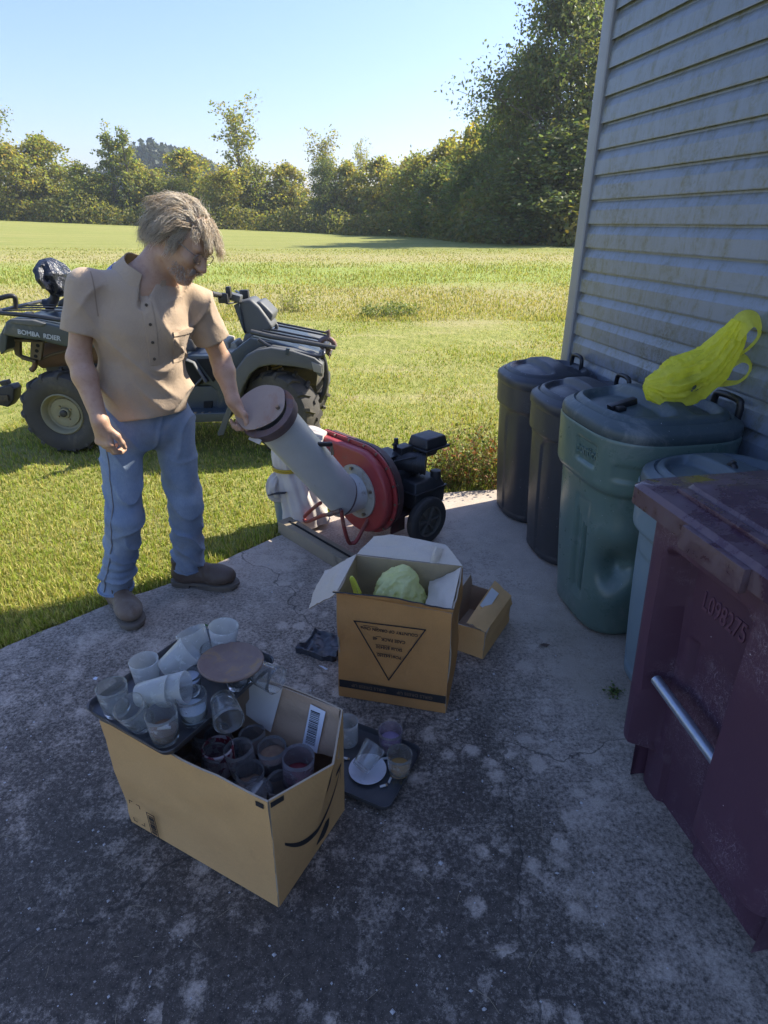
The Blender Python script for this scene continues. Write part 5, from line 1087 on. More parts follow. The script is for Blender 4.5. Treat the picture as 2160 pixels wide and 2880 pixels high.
tr1 = tray('baking_tray', 'dark baking tray of frosted glass jars balanced on the front box', (-0.560, 1.330, 0.4185), math.atan2(0.323, 0.189), 0.205, 0.160, M_tray)
tr2 = tray('baking_tray', 'grimy dark baking tray on the slab beside the front box', (-0.098, 1.438, 0.012), math.atan2(-0.11, 0.225), 0.185, 0.130, M_tray2)

# ================================================================ GLASSWARE
def glass(name, tint, rough, milk, dirtc=(0.25, 0.21, 0.14), dlo=0.56, dhi=0.82):
    m, t, b = nt(name); g = NG(t); v = g.coord('Object')
    b.inputs['Base Color'].default_value = (*tint, 1); b.inputs['Transmission Weight'].default_value = 1.0; b.inputs['IOR'].default_value = 1.46; b.inputs['Roughness'].default_value = rough
    df = g.n('BsdfDiffuse', {'Color': g.mix(g.ramp(g.noise(v, 16, 6, 0.75), [(0.52, 0.0), (0.80, 1.0)]), (0.82, 0.84, 0.82), dirtc)}); tl = g.n('BsdfTranslucent', {'Color': (0.80, 0.83, 0.82)}); ad = g.n('MixShader', {0: 0.5}); t.links.new(df.outputs[0], ad.inputs[1]); t.links.new(tl.outputs[0], ad.inputs[2])
    f = g.n('MapRange', {'Value': g.noise(v, 30, 7, 0.75, 0.3), 'From Min': dlo, 'From Max': dhi, 'To Min': milk, 'To Max': min(1, milk + 0.55)}).outputs[0]
    mx = g.n('MixShader', {0: f}); t.links.new(b.outputs[0], mx.inputs[1]); t.links.new(ad.outputs[0], mx.inputs[2]); t.links.new(mx.outputs[0], t.nodes['Material Output'].inputs['Surface']); return m
GM = {'frost': glass('frosted_glass', (0.98, 0.99, 0.99), 0.15, 0.33, (0.45, 0.43, 0.35)), 'yellow': glass('yellowed_frosted_glass', (0.98, 0.97, 0.90), 0.18, 0.40, (0.60, 0.55, 0.36)), 'clear': glass('clear_glass', (0.97, 0.99, 0.99), 0.03, 0.08), 'dirty': glass('dirty_glass', (0.95, 0.96, 0.92), 0.06, 0.10, (0.28, 0.22, 0.14), 0.54, 0.80),
      'smoke': glass('smoky_glass', (0.70, 0.68, 0.72), 0.08, 0.12, (0.12, 0.09, 0.09)), 'violet': glass('violet_glass', (0.55, 0.45, 0.58), 0.08, 0.16, (0.15, 0.1, 0.13))}
JAR = {}
def jar_mesh(kind):
    if kind in JAR: return JAR[kind]
    r0, r1, h = {'jar': (0.036, 0.044, 0.096), 'cup': (0.034, 0.047, 0.100), 'straight': (0.039, 0.041, 0.100), 'small': (0.034, 0.040, 0.070)}[kind]; w_ = 0.0026; b_ = 0.013
    prof = [(0.001, 0.003), (r0 - 0.008, 0.0), (r0 - 0.002, 0.001), (r0, 0.005)] + [(r0 + (r1 - r0) * t ** 0.9, 0.005 + (h - 0.005) * t) for t in (0.15, 0.35, 0.6, 0.85, 1.0)] + [(r1 - w_ * 0.5, h + 0.0012)] + [(r0 + (r1 - r0) * t ** 0.9 - w_, 0.005 + (h - 0.005) * t) for t in (1.0, 0.8, 0.5, 0.25)] + [(r0 - 0.006, b_), (0.001, b_ - 0.001)]
    mb = MB(); mb.lathe(prof, 40); me = raw('glass', np.vstack(mb.V), mb.F, GM['clear'], None, smooth=50); bm = bmesh.new(); bm.from_mesh(me.data); bmesh.ops.recalc_face_normals(bm, faces=bm.faces); bm.to_mesh(me.data); bm.free()
    JAR[kind] = (me.data, (r0, r1, h)); bpy.data.objects.remove(me); return JAR[kind]
JM = {}
def jar(label, kind, gm, loc, tilt=(0, 0, 0), group=None, fill=None, s=1.0, lvl=0.35):
    s = s * 0.90
    me, (r0, r1, h) = jar_mesh(kind)
    if (kind, gm) not in JM: q = me.copy(); q.materials.clear(); q.materials.append(GM[gm]); JM[(kind, gm)] = q
    t = thing('glass_jar', label, 'glass jar', loc, 0, group); t.rotation_euler = tilt; t.scale = (s, s, s)
    o = bpy.data.objects.new('glass', JM[(kind, gm)]); col.objects.link(o); o.parent = t
    if fill:
        rr_ = r0 + (r1 - r0) * lvl - 0.0034; mb = MB(); mb.lathe([(r0 - 0.0042, 0.0138), (rr_, 0.0138 + (h - 0.014) * lvl * 0.75), (rr_ * 0.75, 0.0138 + (h - 0.014) * lvl * 0.8), (rr_ * 0.3, 0.0138 + (h - 0.014) * lvl * 0.68), (0.002, 0.0138 + (h - 0.014) * lvl * 0.72)], 28); mb.build('residue', fill, t, smooth=50)
    return t
M_waxb = pm('brown_residue', (0.14, 0.075, 0.05), 0.7, c2=(0.28, 0.20, 0.12), scale=50, bump=0.5); M_waxw = pm('white_wax', (0.62, 0.66, 0.74), 0.5, c2=(0.5, 0.53, 0.6), scale=30); M_waxr = pm('red_wax', (0.16, 0.012, 0.016), 0.35); M_waxa = pm('amber_wax', (0.34, 0.20, 0.06), 0.5, c2=(0.25, 0.16, 0.07), scale=30); M_waxl = pm('lilac_wax', (0.30, 0.24, 0.36), 0.5, c2=(0.2, 0.14, 0.2), scale=30)
def GP(px, py, z):                                             # ground point under a view ray, used once to lay out the small ware
    u = (px - 1080) / 1703; v = (py - 1440) / 1703; f = math.cos(PT) - v * math.sin(PT); q = -math.sin(PT) - v * math.cos(PT); t = (z - 1.6) / q; return (u * t, f * t, z)
ZT = 0.4195
g1 = 'glass jars crowded on the upper tray'
jar('yellowed upright jar at the left corner of the upper tray', 'jar', 'dirty', GP(330, 2000, ZT), group=g1)
jar('tilted dirty clear jar in the left front of the upper tray, mouth towards the camera', 'jar', 'dirty', GP(405, 2035, ZT + 0.004), (R(16), R(-12), 0), group=g1)
j = jar('upright jar with brown residue and a cigarette butt, nearest corner of the upper tray', 'jar', 'dirty', GP(467, 2078, ZT), group=g1, fill=M_waxb, lvl=0.42)
jar('bubbly clear jar standing right of the residue jar on the upper tray', 'jar', 'clear', GP(549, 2025, ZT), group=g1, fill=pm('clear_wax', (0.45, 0.52, 0.56), 0.4, c2=(0.3, 0.36, 0.4), scale=60), lvl=0.55)
jar('frosted cup lying on top of the jars, its mouth facing right', 'cup', 'yellow', GP(430, 1945, ZT + 0.075)[:3], (R(8), R(80), R(8)), group=g1)
jar('frosted cup nested behind the lying cup, pointing left', 'cup', 'yellow', GP(388, 1955, ZT + 0.070)[:3], (R(8), R(80), R(8)), group=g1)
jar('wide glass jar behind the lying cups at the back left of the upper tray', 'jar', 'frost', GP(418, 1925, ZT), group=g1)
jar('small jar with white wax in the middle of the upper tray', 'small', 'clear', GP(535, 1945, ZT), (0, 0, 0), group=g1, fill=M_waxw, lvl=0.92)
jar('clear jar lying with its thick base towards the camera beside the rusty plate', 'jar', 'clear', GP(625, 1965, ZT + 0.042), (R(-92), R(0), R(205)), group=g1)
jar('frosted cup leaning across the back of the upper tray', 'cup', 'frost', GP(463, 1885, ZT + 0.060), (R(-12), R(58), R(12)), group=g1)
jar('hazy cup tipped over behind the leaning cup on the upper tray', 'cup', 'frost', GP(570, 1855, ZT + 0.012), (R(-14), R(-20), 0), group=g1, s=1.05)
jar('frosted cup standing at the far corner of the upper tray', 'cup', 'frost', GP(630, 1832, ZT), (0, R(6), 0), group=g1)
jar('upper frosted cup stacked in the cup at the far corner of the upper tray', 'cup', 'frost', GP(630, 1832, ZT + 0.052), (0, R(6), 0), group=g1)
jar('clear jar under the rusty plate, near its front edge', 'jar', 'clear', GP(672, 1925, ZT), group=g1)
jar('clear jar under the rusty plate, near its back edge', 'jar', 'clear', GP(612, 1890, ZT), group=g1)
jar('clear jar lying at the right end of the upper tray beside the plate', 'jar', 'clear', GP(712, 1885, ZT + 0.040), (R(90), 0, R(60)), group=g1)
pl = thing('rusty_plate', 'rusty round metal plate lying across jars on the upper tray', 'plate', GP(650, 1868, ZT + 0.098), 0); pl.rotation_euler = (R(-3), R(3), 0)
mb = MB(); mb.lathe([(0.001, 0.004), (0.066, 0.004), (0.072, 0.009), (0.080, 0.010), (0.085, 0.013), (0.088, 0.010), (0.086, 0.005), (0.074, 0.001), (0.001, 0.0)], 56); mb.build('dish', pm('rust_plate', (0.17, 0.115, 0.095), 0.75, c2=(0.24, 0.18, 0.14), scale=22, dirt=(0.30, 0.19, 0.07), dscale=24, dlo=0.52, dhi=0.7, bump=0.5), pl, smooth=50)
# jars inside the front box
g2 = 'candle jars inside the front box'; ZB = 0.252
jar('clear jar standing in the middle of the front box', 'straight', 'smoke', GP(692, 2175, ZB), (0, R(-8), 0), g2, s=1.05)
jar('jar with brown crumbs against the back flap inside the front box', 'straight', 'smoke', GP(772, 2170, ZB - 0.01), (0, 0, 0), g2, M_waxb, 1.05, 0.8)
jar('dark violet jar with red wax at the right end of the front box', 'straight', 'violet', GP(838, 2205, ZB - 0.01), (0, R(4), 0), g2, M_waxr, 1.15, 0.35)
jar('jar lying on its side at the near corner of the front box', 'straight', 'smoke', GP(735, 2215, ZB + 0.02), (R(70), R(-50), R(0)), g2, None, 1.05)
jar('dim jar under the tray edge at the left inside the front box', 'straight', 'smoke', GP(575, 2120, ZB), (0, R(10), 0), g2)
jar('dim jar deep in the left half of the front box', 'jar', 'smoke', GP(530, 2130, ZB - 0.04), (R(20), 0, 0), g2)
for q_, (px_, py_, dz_, lab_) in enumerate(((600, 2190, -0.01, 'jar low at the front wall under the tray inside the front box'), (705, 2235, -0.02, 'jar buried at the front wall in the middle of the front box'), (800, 2255, -0.03, 'jar buried near the end wall of the front box'), (725, 2135, -0.02, 'jar against the back flap in the middle of the front box'), (640, 2125, -0.03, 'jar half under the tray at the back of the front box'))): jar(lab_, 'straight', 'smoke', GP(px_, py_, ZB + dz_), (R(8 * (q_ % 3 - 1)), R(10 - 6 * q_), 0), g2, M_waxb if q_ % 2 else None, 1.0, 0.5)
jar('shadowed jar leaning on the front wall inside the front box', 'jar', 'smoke', GP(650, 2200, ZB - 0.05), (R(15), R(15), 0), g2)
mj = thing('candle_tin', 'red and white mosaic candle holder standing in the front box', 'candle holder', GP(622, 2165, ZB), 0)
mb = MB(); mb.lathe([(0.036, 0), (0.040, 0.006), (0.042, 0.085), (0.039, 0.088), (0.038, 0.02), (0.001, 0.018)], 36)
mm_, t_, b_ = nt('mosaic'); g_ = NG(t_); vr = g_.n('TexVoronoi', {'Vector': g_.coord('Object'), 'Scale': 75.0}); g_.set(b_.inputs['Base Color'], g_.ramp(g_.n('SeparateColor', {'Color': vr.outputs['Color']}).outputs[0], [(0.0, (0.16, 0.01, 0.02)), (0.45, (0.18, 0.015, 0.03)), (0.5, (0.42, 0.36, 0.36))])); mb.build('holder', mm_, mj, smooth=45)
# ware on the lower tray
g3 = 'glassware on the lower tray'; ZL = 0.0135
jar('frosted straight glass at the left end of the lower tray, beside the box corner', 'straight', 'frost', GP(978, 2085, ZL), group=g3)
jar('dusky glass with lilac wax at the back of the lower tray', 'jar', 'violet', GP(1098, 2108, ZL), group=g3, fill=M_waxl, lvl=0.6, s=1.02)
jar('glass with amber wax at the right front of the lower tray', 'jar', 'dirty', GP(1123, 2176, ZL), group=g3, fill=M_waxa, lvl=0.40, s=1.02)
sc_ = thing('saucer', 'small white saucer on the lower tray', 'saucer', GP(1034, 2170, ZL), 0); mb = MB(); mb.lathe([(0.001, 0.004), (0.034, 0.004), (0.048, 0.009), (0.060, 0.014), (0.0605, 0.012), (0.048, 0.005), (0.030, 0.0), (0.001, 0.0)], 48); mb.build('dish', pm('white_china', (0.62, 0.64, 0.70), 0.3, c2=(0.55, 0.56, 0.6), scale=30, dirt=(0.12, 0.09, 0.07), dscale=22, dlo=0.68, dhi=0.74), sc_, smooth=50)
tg = GP(1012, 2162, ZL + 0.034)
jar('broken blue-tinted clear glass tipped over on the white saucer', 'cup', 'clear', (tg[0], tg[1], tg[2]), (R(-28), R(62), R(20)), g3, s=0.92)
M_ash = pm('paper_white', (0.66, 0.66, 0.64), 0.8); M_filt = pm('filter_tan', (0.40, 0.27, 0.15), 0.8)
for (px, py, a, lab) in ((1097, 2193, 70, 'white cigarette butt right of the saucer on the lower tray'), (1078, 2210, 20, 'crushed cigarette butt below the saucer on the lower tray'), (972, 2133, -15, 'cigarette butt left of the saucer on the lower tray'), (1083, 2133, 10, 'cigarette butt behind the saucer, half under a glass')):
    p = GP(px, py, ZL + 0.005); c_ = thing('cigarette_butt', lab, 'cigarette butt', p, R(a), 'cigarette butts'); mb = MB(); mb.cyl((-0.011, 0, 0), (0.007, 0, 0), 0.0039, seg=10); mb.build('paper', M_ash, c_, smooth=50); mb = MB(); mb.cyl((0.0071, 0, 0), (0.013, 0, 0), 0.0040, seg=10); mb.build('filter', M_filt, c_, smooth=50)
p = GP(462, 2046, ZT + 0.052); c_ = thing('cigarette_butt', 'white cigarette butt inside the residue jar on the upper tray', 'cigarette butt', p, R(20), 'cigarette butts'); mb = MB(); mb.cyl((-0.016, 0, 0.004), (0.014, 0, -0.004), 0.004, seg=10); mb.build('paper', M_ash, c_, smooth=50)

# ================================================================ LITTER ON THE SLAB
bt = thing('melted_tray', 'burnt black melted plastic tray lying left of the tall brown box', 'burnt tray', (-0.25, 2.03, 0.002), R(-25))
n_ = 26; u = np.linspace(-1, 1, n_); UX, UY = np.meshgrid(u, u, indexing='ij'); rag = 0.072 * (1 + 0.12 * vnoise(np.stack([UX * 2, UY * 2, 0 * UX], -1), 1.5, 4)); X = UX * rag * 1.15; Y = UY * rag * 1.0
Z = 0.012 + 0.010 * vnoise(np.stack([X, Y, 0 * X], -1), 45, 6) + 0.010 * (np.maximum(np.abs(UX), np.abs(UY)) > 0.9); V = np.stack([X, Y, np.maximum(Z, 0.002)], -1).reshape(-1, 3); I_ = (np.arange(n_ - 1)[:, None] * n_ + np.arange(n_ - 1)).ravel(); Fq = np.stack([I_, I_ + n_, I_ + n_ + 1, I_ + 1], 1).tolist()
B_ = V.copy(); B_[:, 2] = 0.0; m_ = len(V); per = [i * n_ for i in range(n_)] + [(n_ - 1) * n_ + j for j in range(1, n_)] + [i * n_ + n_ - 1 for i in range(n_ - 2, -1, -1)] + list(range(n_ - 2, 0, -1))
raw('slab_of_plastic', np.vstack([V, B_]), Fq + [(per[i], per[(i + 1) % len(per)], per[(i + 1) % len(per)] + m_, per[i] + m_) for i in range(len(per))], pm('burnt_plastic', (0.020, 0.022, 0.028), 0.32, c2=(0.09, 0.10, 0.12), scale=30, amt=0.7, bump=0.4), bt, smooth=60)
def scrap(label, px, py, poly, mat, name='paper_scrap', cat='paper scrap', rz=0, z=0.004, curl=0.006):
    t = thing(name, label, cat, GP(px, py, 0.0), rz); P = np.array(poly) * 1.0; c = P.mean(0); k = len(P); Z = z + curl * np.abs(np.sin(np.arange(k) * 2.1)); V = np.vstack([np.c_[P, Z], np.c_[P, Z - 0.001], [[c[0], c[1], z]], [[c[0], c[1], z - 0.001]]]); F = [(j, (j + 1) % k, 2 * k) for j in range(k)] + [(k + (j + 1) % k, k + j, 2 * k + 1) for j in range(k)] + [(j, k + j, k + (j + 1) % k, (j + 1) % k) for j in range(k)]
    raw('sheet', V, F, mat, t, smooth=None); return t
M_pap = pm('scrap_paper', (0.60, 0.64, 0.72), 0.7)
scrap('white paper scrap lying just left of the tall brown box', 908, 1880, [(-0.018, 0.014), (0.0, 0.004), (0.022, -0.014), (0.012, -0.012), (-0.012, 0.004)], M_pap, rz=0)
scrap('small crumpled white scrap left of the upper tray', 268, 1912, [(-0.010, 0.004), (0.0, 0.008), (0.010, 0.003), (0.006, -0.006), (-0.006, -0.005)], M_pap)
scrap('green leaf lying on the slab behind the upper tray', 575, 1762, [(-0.014, 0), (-0.004, 0.008), (0.010, 0.006), (0.018, 0.0), (0.008, -0.006), (-0.006, -0.006)], pm('green_leaf', (0.05, 0.16, 0.03), 0.5), 'fallen_leaf', 'leaf', curl=0.004)
scrap('dry brown leaf on the slab before the green can', 1530, 1818, [(-0.022, 0.004), (0.0, 0.008), (0.024, 0.0), (0.010, -0.006), (-0.012, -0.006)], pm('dry_leaf', (0.09, 0.06, 0.04), 0.7), 'fallen_leaf', 'leaf', curl=0.008)
# straw, twigs and crumbs scattered everywhere
mb = MB(); rs = np.random.default_rng(5)
for i in range(60):
    px, py = rs.uniform(-60, 1760), 1560 + 1320 * rs.uniform(0, 1) ** 0.8; x, y, _ = GP(px, py, 0)
    if not in_slab(np.array([x]), np.array([y]))[0]: continue
    a = rs.uniform(0, 6.28); L = rs.uniform(0.008, 0.032) * (1.4 if px > 1300 else 0.7); p = np.array([x, y, 0.0022]); d = np.array([math.cos(a), math.sin(a), 0]) * L; mb.tube([p - d, p + rs.normal(0, 0.1 * L, 3) * [1, 1, 0] + [0, 0, 0.001], p + d], 0.0006, 4, caps=False)
tag(mb.build('straw_litter', pm('straw', (0.33, 0.28, 0.19), 0.8, c2=(0.16, 0.12, 0.08), scale=2.0), None, smooth=60), 'dry straw stems and twigs scattered over the slab', 'straw', kind='stuff')
mb = MB()
for i in range(420):
    px, py = rs.uniform(-60, 1700), 1500 + 1380 * rs.uniform(0, 1); x, y, _ = GP(px, py, 0)
    if not in_slab(np.array([x]), np.array([y]))[0]: continue
    r = abs(rs.normal(0, 0.0018)) + 0.0010; V = np.array([(1, 0, 0), (-1, 0, 0), (0, 1, 0), (0, -1, 0), (0, 0, 0.9), (0, 0, -0.1)]) * r * rs.uniform(0.6, 1.5, (1, 3)); mb.add(V + np.array([x, y, 0.0004]), [(0, 2, 4), (2, 1, 4), (1, 3, 4), (3, 0, 4)])
tag(mb.build('grit', pm('pale_grit', (0.50, 0.50, 0.50), 0.8, c2=(0.34, 0.33, 0.32), scale=3.0), None, smooth=None), 'pale crumbs and grit scattered over the slab', 'grit', kind='stuff')
# ================================================================ QUAD BIKE
AO = Vector((-1.62, 4.95, -0.035))
qv = thing('quad_bike', 'muddy dark blue-grey quad bike parked on the lawn behind the man', 'quad bike', AO, 0)
def AP(px, py, Y):                                        # a point at distance Y along a measured direction, in the quad's own frame
    u = (px - 1080) / 1703; v = (py - 1440) / 1703; f = math.cos(PT) - v * math.sin(PT); q = -math.sin(PT) - v * math.cos(PT); t = Y / f
    return (u * t - AO.x, Y - AO.y, 1.6 + q * t - AO.z)
M_qb = pm('quad_blue', (0.034, 0.048, 0.060), 0.36, c2=(0.050, 0.066, 0.078), scale=4, dirt=(0.16, 0.15, 0.12), dscale=5, dlo=0.58, dhi=0.8, bump=0.05)
M_qg = pm('quad_grey_plastic', (0.085, 0.090, 0.088), 0.55, c2=(0.12, 0.122, 0.115), scale=4, dirt=(0.22, 0.20, 0.15), dscale=5, dlo=0.58, dhi=0.8, bump=0.08)
M_qk = pm('quad_black', (0.020, 0.020, 0.021), 0.5, c2=(0.045, 0.043, 0.040), scale=8, dirt=(0.12, 0.10, 0.07), dscale=7, dlo=0.6, dhi=0.8)
M_mud = pm('dried_mud', (0.14, 0.105, 0.055), 0.85, c2=(0.10, 0.075, 0.045), scale=6, dirt=(0.05, 0.045, 0.04), dscale=7, dlo=0.52, dhi=0.68, bump=0.4)
M_mudr = pm('muddy_rust', (0.20, 0.11, 0.055), 0.8, c2=(0.12, 0.08, 0.05), scale=8, bump=0.3)
M_rimq = pm('beige_rim', (0.30, 0.275, 0.165), 0.6, c2=(0.22, 0.20, 0.13), scale=6, dirt=(0.33, 0.24, 0.09), dscale=4, dlo=0.55, dhi=0.75, bump=0.1)
M_tyq = pm('muddy_tyre', (0.045, 0.042, 0.038), 0.85, c2=(0.095, 0.085, 0.065), scale=5, dirt=(0.15, 0.13, 0.09), dscale=6, dlo=0.55, dhi=0.78, bump=0.3)
M_seat = pm('seat_vinyl', (0.075, 0.072, 0.068), 0.5, c2=(0.12, 0.115, 0.11), scale=6, bump=0.15); M_beige = pm('beige_cover', (0.36, 0.33, 0.25), 0.6, c2=(0.28, 0.26, 0.2), scale=8)
M_rack = pm('rack_black', (0.022, 0.024, 0.028), 0.35, c2=(0.05, 0.05, 0.05), scale=12)
def wheel_q(x, y, wd, rad, steer, side):
    h = bpy.data.objects.new('wheel', None); col.objects.link(h); h.parent = qv; h.location = (x, y, rad); h.rotation_euler = (R(90), 0, R(steer)) if side < 0 else (R(-90), 0, R(steer))
    # local +z points outwards
    w2 = wd / 2; prof = [(0.150, -w2 * 0.85), (0.195, -w2 * 0.98), (rad - 0.075, -w2 * 1.05), (rad - 0.030, -w2 * 0.92), (rad - 0.016, -w2 * 0.6), (rad - 0.014, 0), (rad - 0.016, w2 * 0.6), (rad - 0.030, w2 * 0.92), (rad - 0.075, w2 * 1.05), (0.205, w2 * 1.0), (0.175, w2 * 0.92), (0.155, w2 * 0.80)]
    mb = MB(); mb.lathe(prof, 64, closed=True); ty = mb.build('tyre', M_tyq, h, smooth=50)
    mb = MB(); n = 15
    for k in range(n):
        for s_ in (-1, 1):
            a = 2 * math.pi * (k + (0.5 if s_ > 0 else 0)) / n; M = Matrix.Rotation(a, 4, 'Z'); da = 0.10
            V = []
            for (r_, da_) in ((rad - 0.022, 0.055), (rad + 0.001, 0.042)):
                for (zz, sh) in ((0.01 * s_, -da), (s_ * w2 * 0.78, 0.0), (s_ * w2 * 1.02, 0.035)):
                    rr_ = r_ - (0.030 if abs(zz) > w2 * 0.9 else 0.0)
                    for e in (-1, 1): V.append((rr_ * math.cos(sh + e * da_), rr_ * math.sin(sh + e * da_), zz))
            V = [tuple(M @ Vector(v)) for v in V]
            mb.add(V, [(6, 8, 9, 7), (8, 10, 11, 9), (0, 2, 8, 6), (2, 4, 10, 8), (1, 7, 9, 3), (3, 9, 11, 5), (4, 5, 11, 10), (0, 6, 7, 1)])
    tag(mb.build('tread_lugs', M_tyq, ty, smooth=25), kind='stuff')
    mb = MB(); zo = w2 * 0.70; mb.lathe([(0.152, -w2 * 0.8), (0.158, zo + 0.02), (0.150, zo + 0.028), (0.143, zo + 0.018), (0.132, zo - 0.035), (0.112, zo - 0.045), (0.108, zo - 0.030), (0.070, zo - 0.022), (0.042, zo - 0.034), (0.038, zo - 0.010), (0.001, zo - 0.008)], 56)
    rm = mb.build('rim', M_rimq, h, smooth=40)
    mb = MB(); mb.lathe([(0.001, 0), (0.026, 0), (0.026, 0.016), (0.018, 0.020), (0.001, 0.020)], 24, Matrix.Translation((0, 0, zo - 0.010))); mb.build('hub_cap', M_qk, rm, smooth=40)
    for k in range(10):
        a = 2 * math.pi * k / 10 + 0.2; mb = MB(); c, s_ = math.cos(a), math.sin(a); M = Matrix.Translation((0.119 * c, 0.119 * s_, zo - 0.046)) @ Matrix.Rotation(a, 4, 'Z'); mb.box(tuple(M.translation), (0.012, 0.026, 0.006), M.to_3x3()); mb.build('rim_slot_shade', M_hole, rm, bevel=0.003)  # solid black blocks, the slots' shade put into the colour
    for k in range(4): a = k * math.pi / 2 + 0.5; mb = MB(); mb.cyl((0.058 * math.cos(a), 0.058 * math.sin(a), zo - 0.03), (0.058 * math.cos(a), 0.058 * math.sin(a), zo - 0.012), 0.007, seg=6); mb.build('lug_nut', M_bolt, rm)
for (x, y, wd, st) in ((-0.825, -0.375, 0.25, 0), (0.83, -0.385, 0.21, -26), (-0.825, 0.375, 0.25, 0), (0.83, 0.385, 0.21, -26)): wheel_q(x, y, wd, 0.318, st, -1 if y < 0 else 1)
def prof_prism(name, mat, pts, Y0, Y1, bev=0.012, par=None, Yref=None):
    """a side outline given at distance Yref, extruded sideways between distances Y0 and Y1"""
    P = [AP(px, py, Yref or Y0) for px, py in pts]; mb = MB(); poly = [(p[0], p[2]) for p in P]
    mb.prism(poly, Y1 - Y0, Matrix(((1, 0, 0, 0), (0, 0, 1, Y0 - AO.y), (0, 1, 0, 0), (0, 0, 0, 1)))); return mb.build(name, mat, par or qv, bevel=bev, seg=3, smooth=40)
def pipe(name, mat, pts, r, par=None, n=4, seg=8): mb = MB(); mb.tube([AP(*p) for p in pts], r, seg, smoothn=n); return mb.build(name, mat, par or qv, smooth=60)
# rear body and fender
rf = prof_prism('rear_fender', M_qb, [(6, 942), (14, 905), (28, 897), (75, 897), (135, 908), (205, 925), (330, 945), (360, 985), (345, 1010), (300, 985), (235, 975), (190, 978), (150, 968), (110, 957), (45, 950)], 4.45, 5.45, 0.018)
prof_prism('fender_trim', M_qg, [(30, 897), (95, 900), (130, 910), (120, 918), (60, 912), (32, 908)], 4.435, 4.50, 0.006, rf, 4.45)
prof_prism('fender_tail', M_qb, [(0, 940), (12, 915), (20, 945), (16, 985), (2, 998), (-6, 975)], 4.50, 4.72, 0.008)
Mtx = face_frame(AP(110, 943, 4.446), (1, 0, -0.17), (0.17, 0, 1)); tl_q = text_obj('BOMBA  RDIER', 0.046, pm('decal_white', (0.50, 0.53, 0.56), 0.6, c2=(0.3, 0.33, 0.36), scale=40), rf, Mtx, 0.0006, 'decal_lettering', bold=0.0012, sx=0.98); tl_q['kind'] = 'stuff'
# rear rack
rk = pipe('rear_rack', M_rack, [(-35, 872, 4.55), (0, 880, 4.50), (90, 888, 4.50), (185, 902, 4.50), (260, 905, 4.55)], 0.016)
for k, Y in enumerate((4.62, 4.76, 4.90, 5.04, 5.18, 5.32)):
    mb = MB(); z = 0.0; a = AP(20, 862, 4.55); mb.tube([(-1.16 + 0.02 * k, Y - AO.y, 1.055), (-0.9, Y - AO.y, 1.060), (-0.45, Y - AO.y, 1.035)], 0.010, 8, flat=0.6); mb.build('rack_slat', M_rack, rk, smooth=60)
mb = MB(); mb.tube([(-1.19, -0.42, 1.05), (-1.20, 0.0, 1.05), (-1.19, 0.42, 1.05)], 0.014, 8); mb.build('rack_rail', M_rack, rk, smooth=60); mb = MB(); mb.tube([(-0.50, -0.42, 1.03), (-0.50, 0.42, 1.03)], 0.014, 8); mb.build('rack_rail', M_rack, rk, smooth=60)
for x in (-1.0, -0.70): mb = MB(); mb.box((x, -0.30, 0.985), (0.05, 0.08, 0.11)); mb.build('rack_stay', M_rack, rk, bevel=0.006)
pipe('grab_bar', M_qk, [(-20, 905, 4.62), (-14, 850, 4.62), (10, 836, 4.62), (38, 833, 4.64), (44, 850, 4.66), (43, 868, 4.66)], 0.017, n=5)
pipe('grab_bar', M_qk, [(-14, 1000, 4.55), (-6, 960, 4.55), (-10, 915, 4.58)], 0.016)
# passenger backrest wrapped in black plastic
M_wrap = pm('black_wrap', (0.012, 0.014, 0.020), 0.20, c2=(0.03, 0.032, 0.038), scale=20, bump=0.9, bscale=22, bdist=0.02)
c = AP(150, 785, 4.95); mb = MB(); RG = baggy([AP(128, 728, 4.95), AP(136, 745, 4.95), AP(150, 778, 4.95), AP(163, 808, 4.95), AP(158, 828, 4.95)], [0.035, 0.075, 0.100, 0.085, 0.035], 6, amp=0.14, N=48, squash=1.9); mb.loft(RG, True, True); br = mb.build('passenger_backrest', M_wrap, qv, smooth=40)
mb = MB(); mb.tube([AP(155, 825, 4.95), AP(153, 840, 4.95), AP(143, 855, 4.95), AP(132, 860, 4.95)], [0.036, 0.034, 0.040, 0.055], 10); mb.build('backrest_stem', M_qk, br, smooth=60)
mb = MB(); mb.tube([AP(165, 822, 4.93), AP(182, 818, 4.90), AP(194, 816, 4.88)], [0.012, 0.02, 0.03], 7, flat=0.4); mb.build('wrap_tail', pm('grey_wrap', (0.22, 0.22, 0.22), 0.4), br, smooth=60)
prof_prism('rack_bag', M_qk, [(158, 862), (165, 845), (185, 832), (230, 835), (235, 870)], 4.75, 5.05, 0.02)
mb = MB(); mb.tube([AP(182, 853, 4.74), AP(192, 868, 4.73), AP(200, 885, 4.72)], 0.008, 6, flat=0.4); mb.build('orange_strap', pm('orange', (0.55, 0.30, 0.06), 0.6), qv, smooth=60)
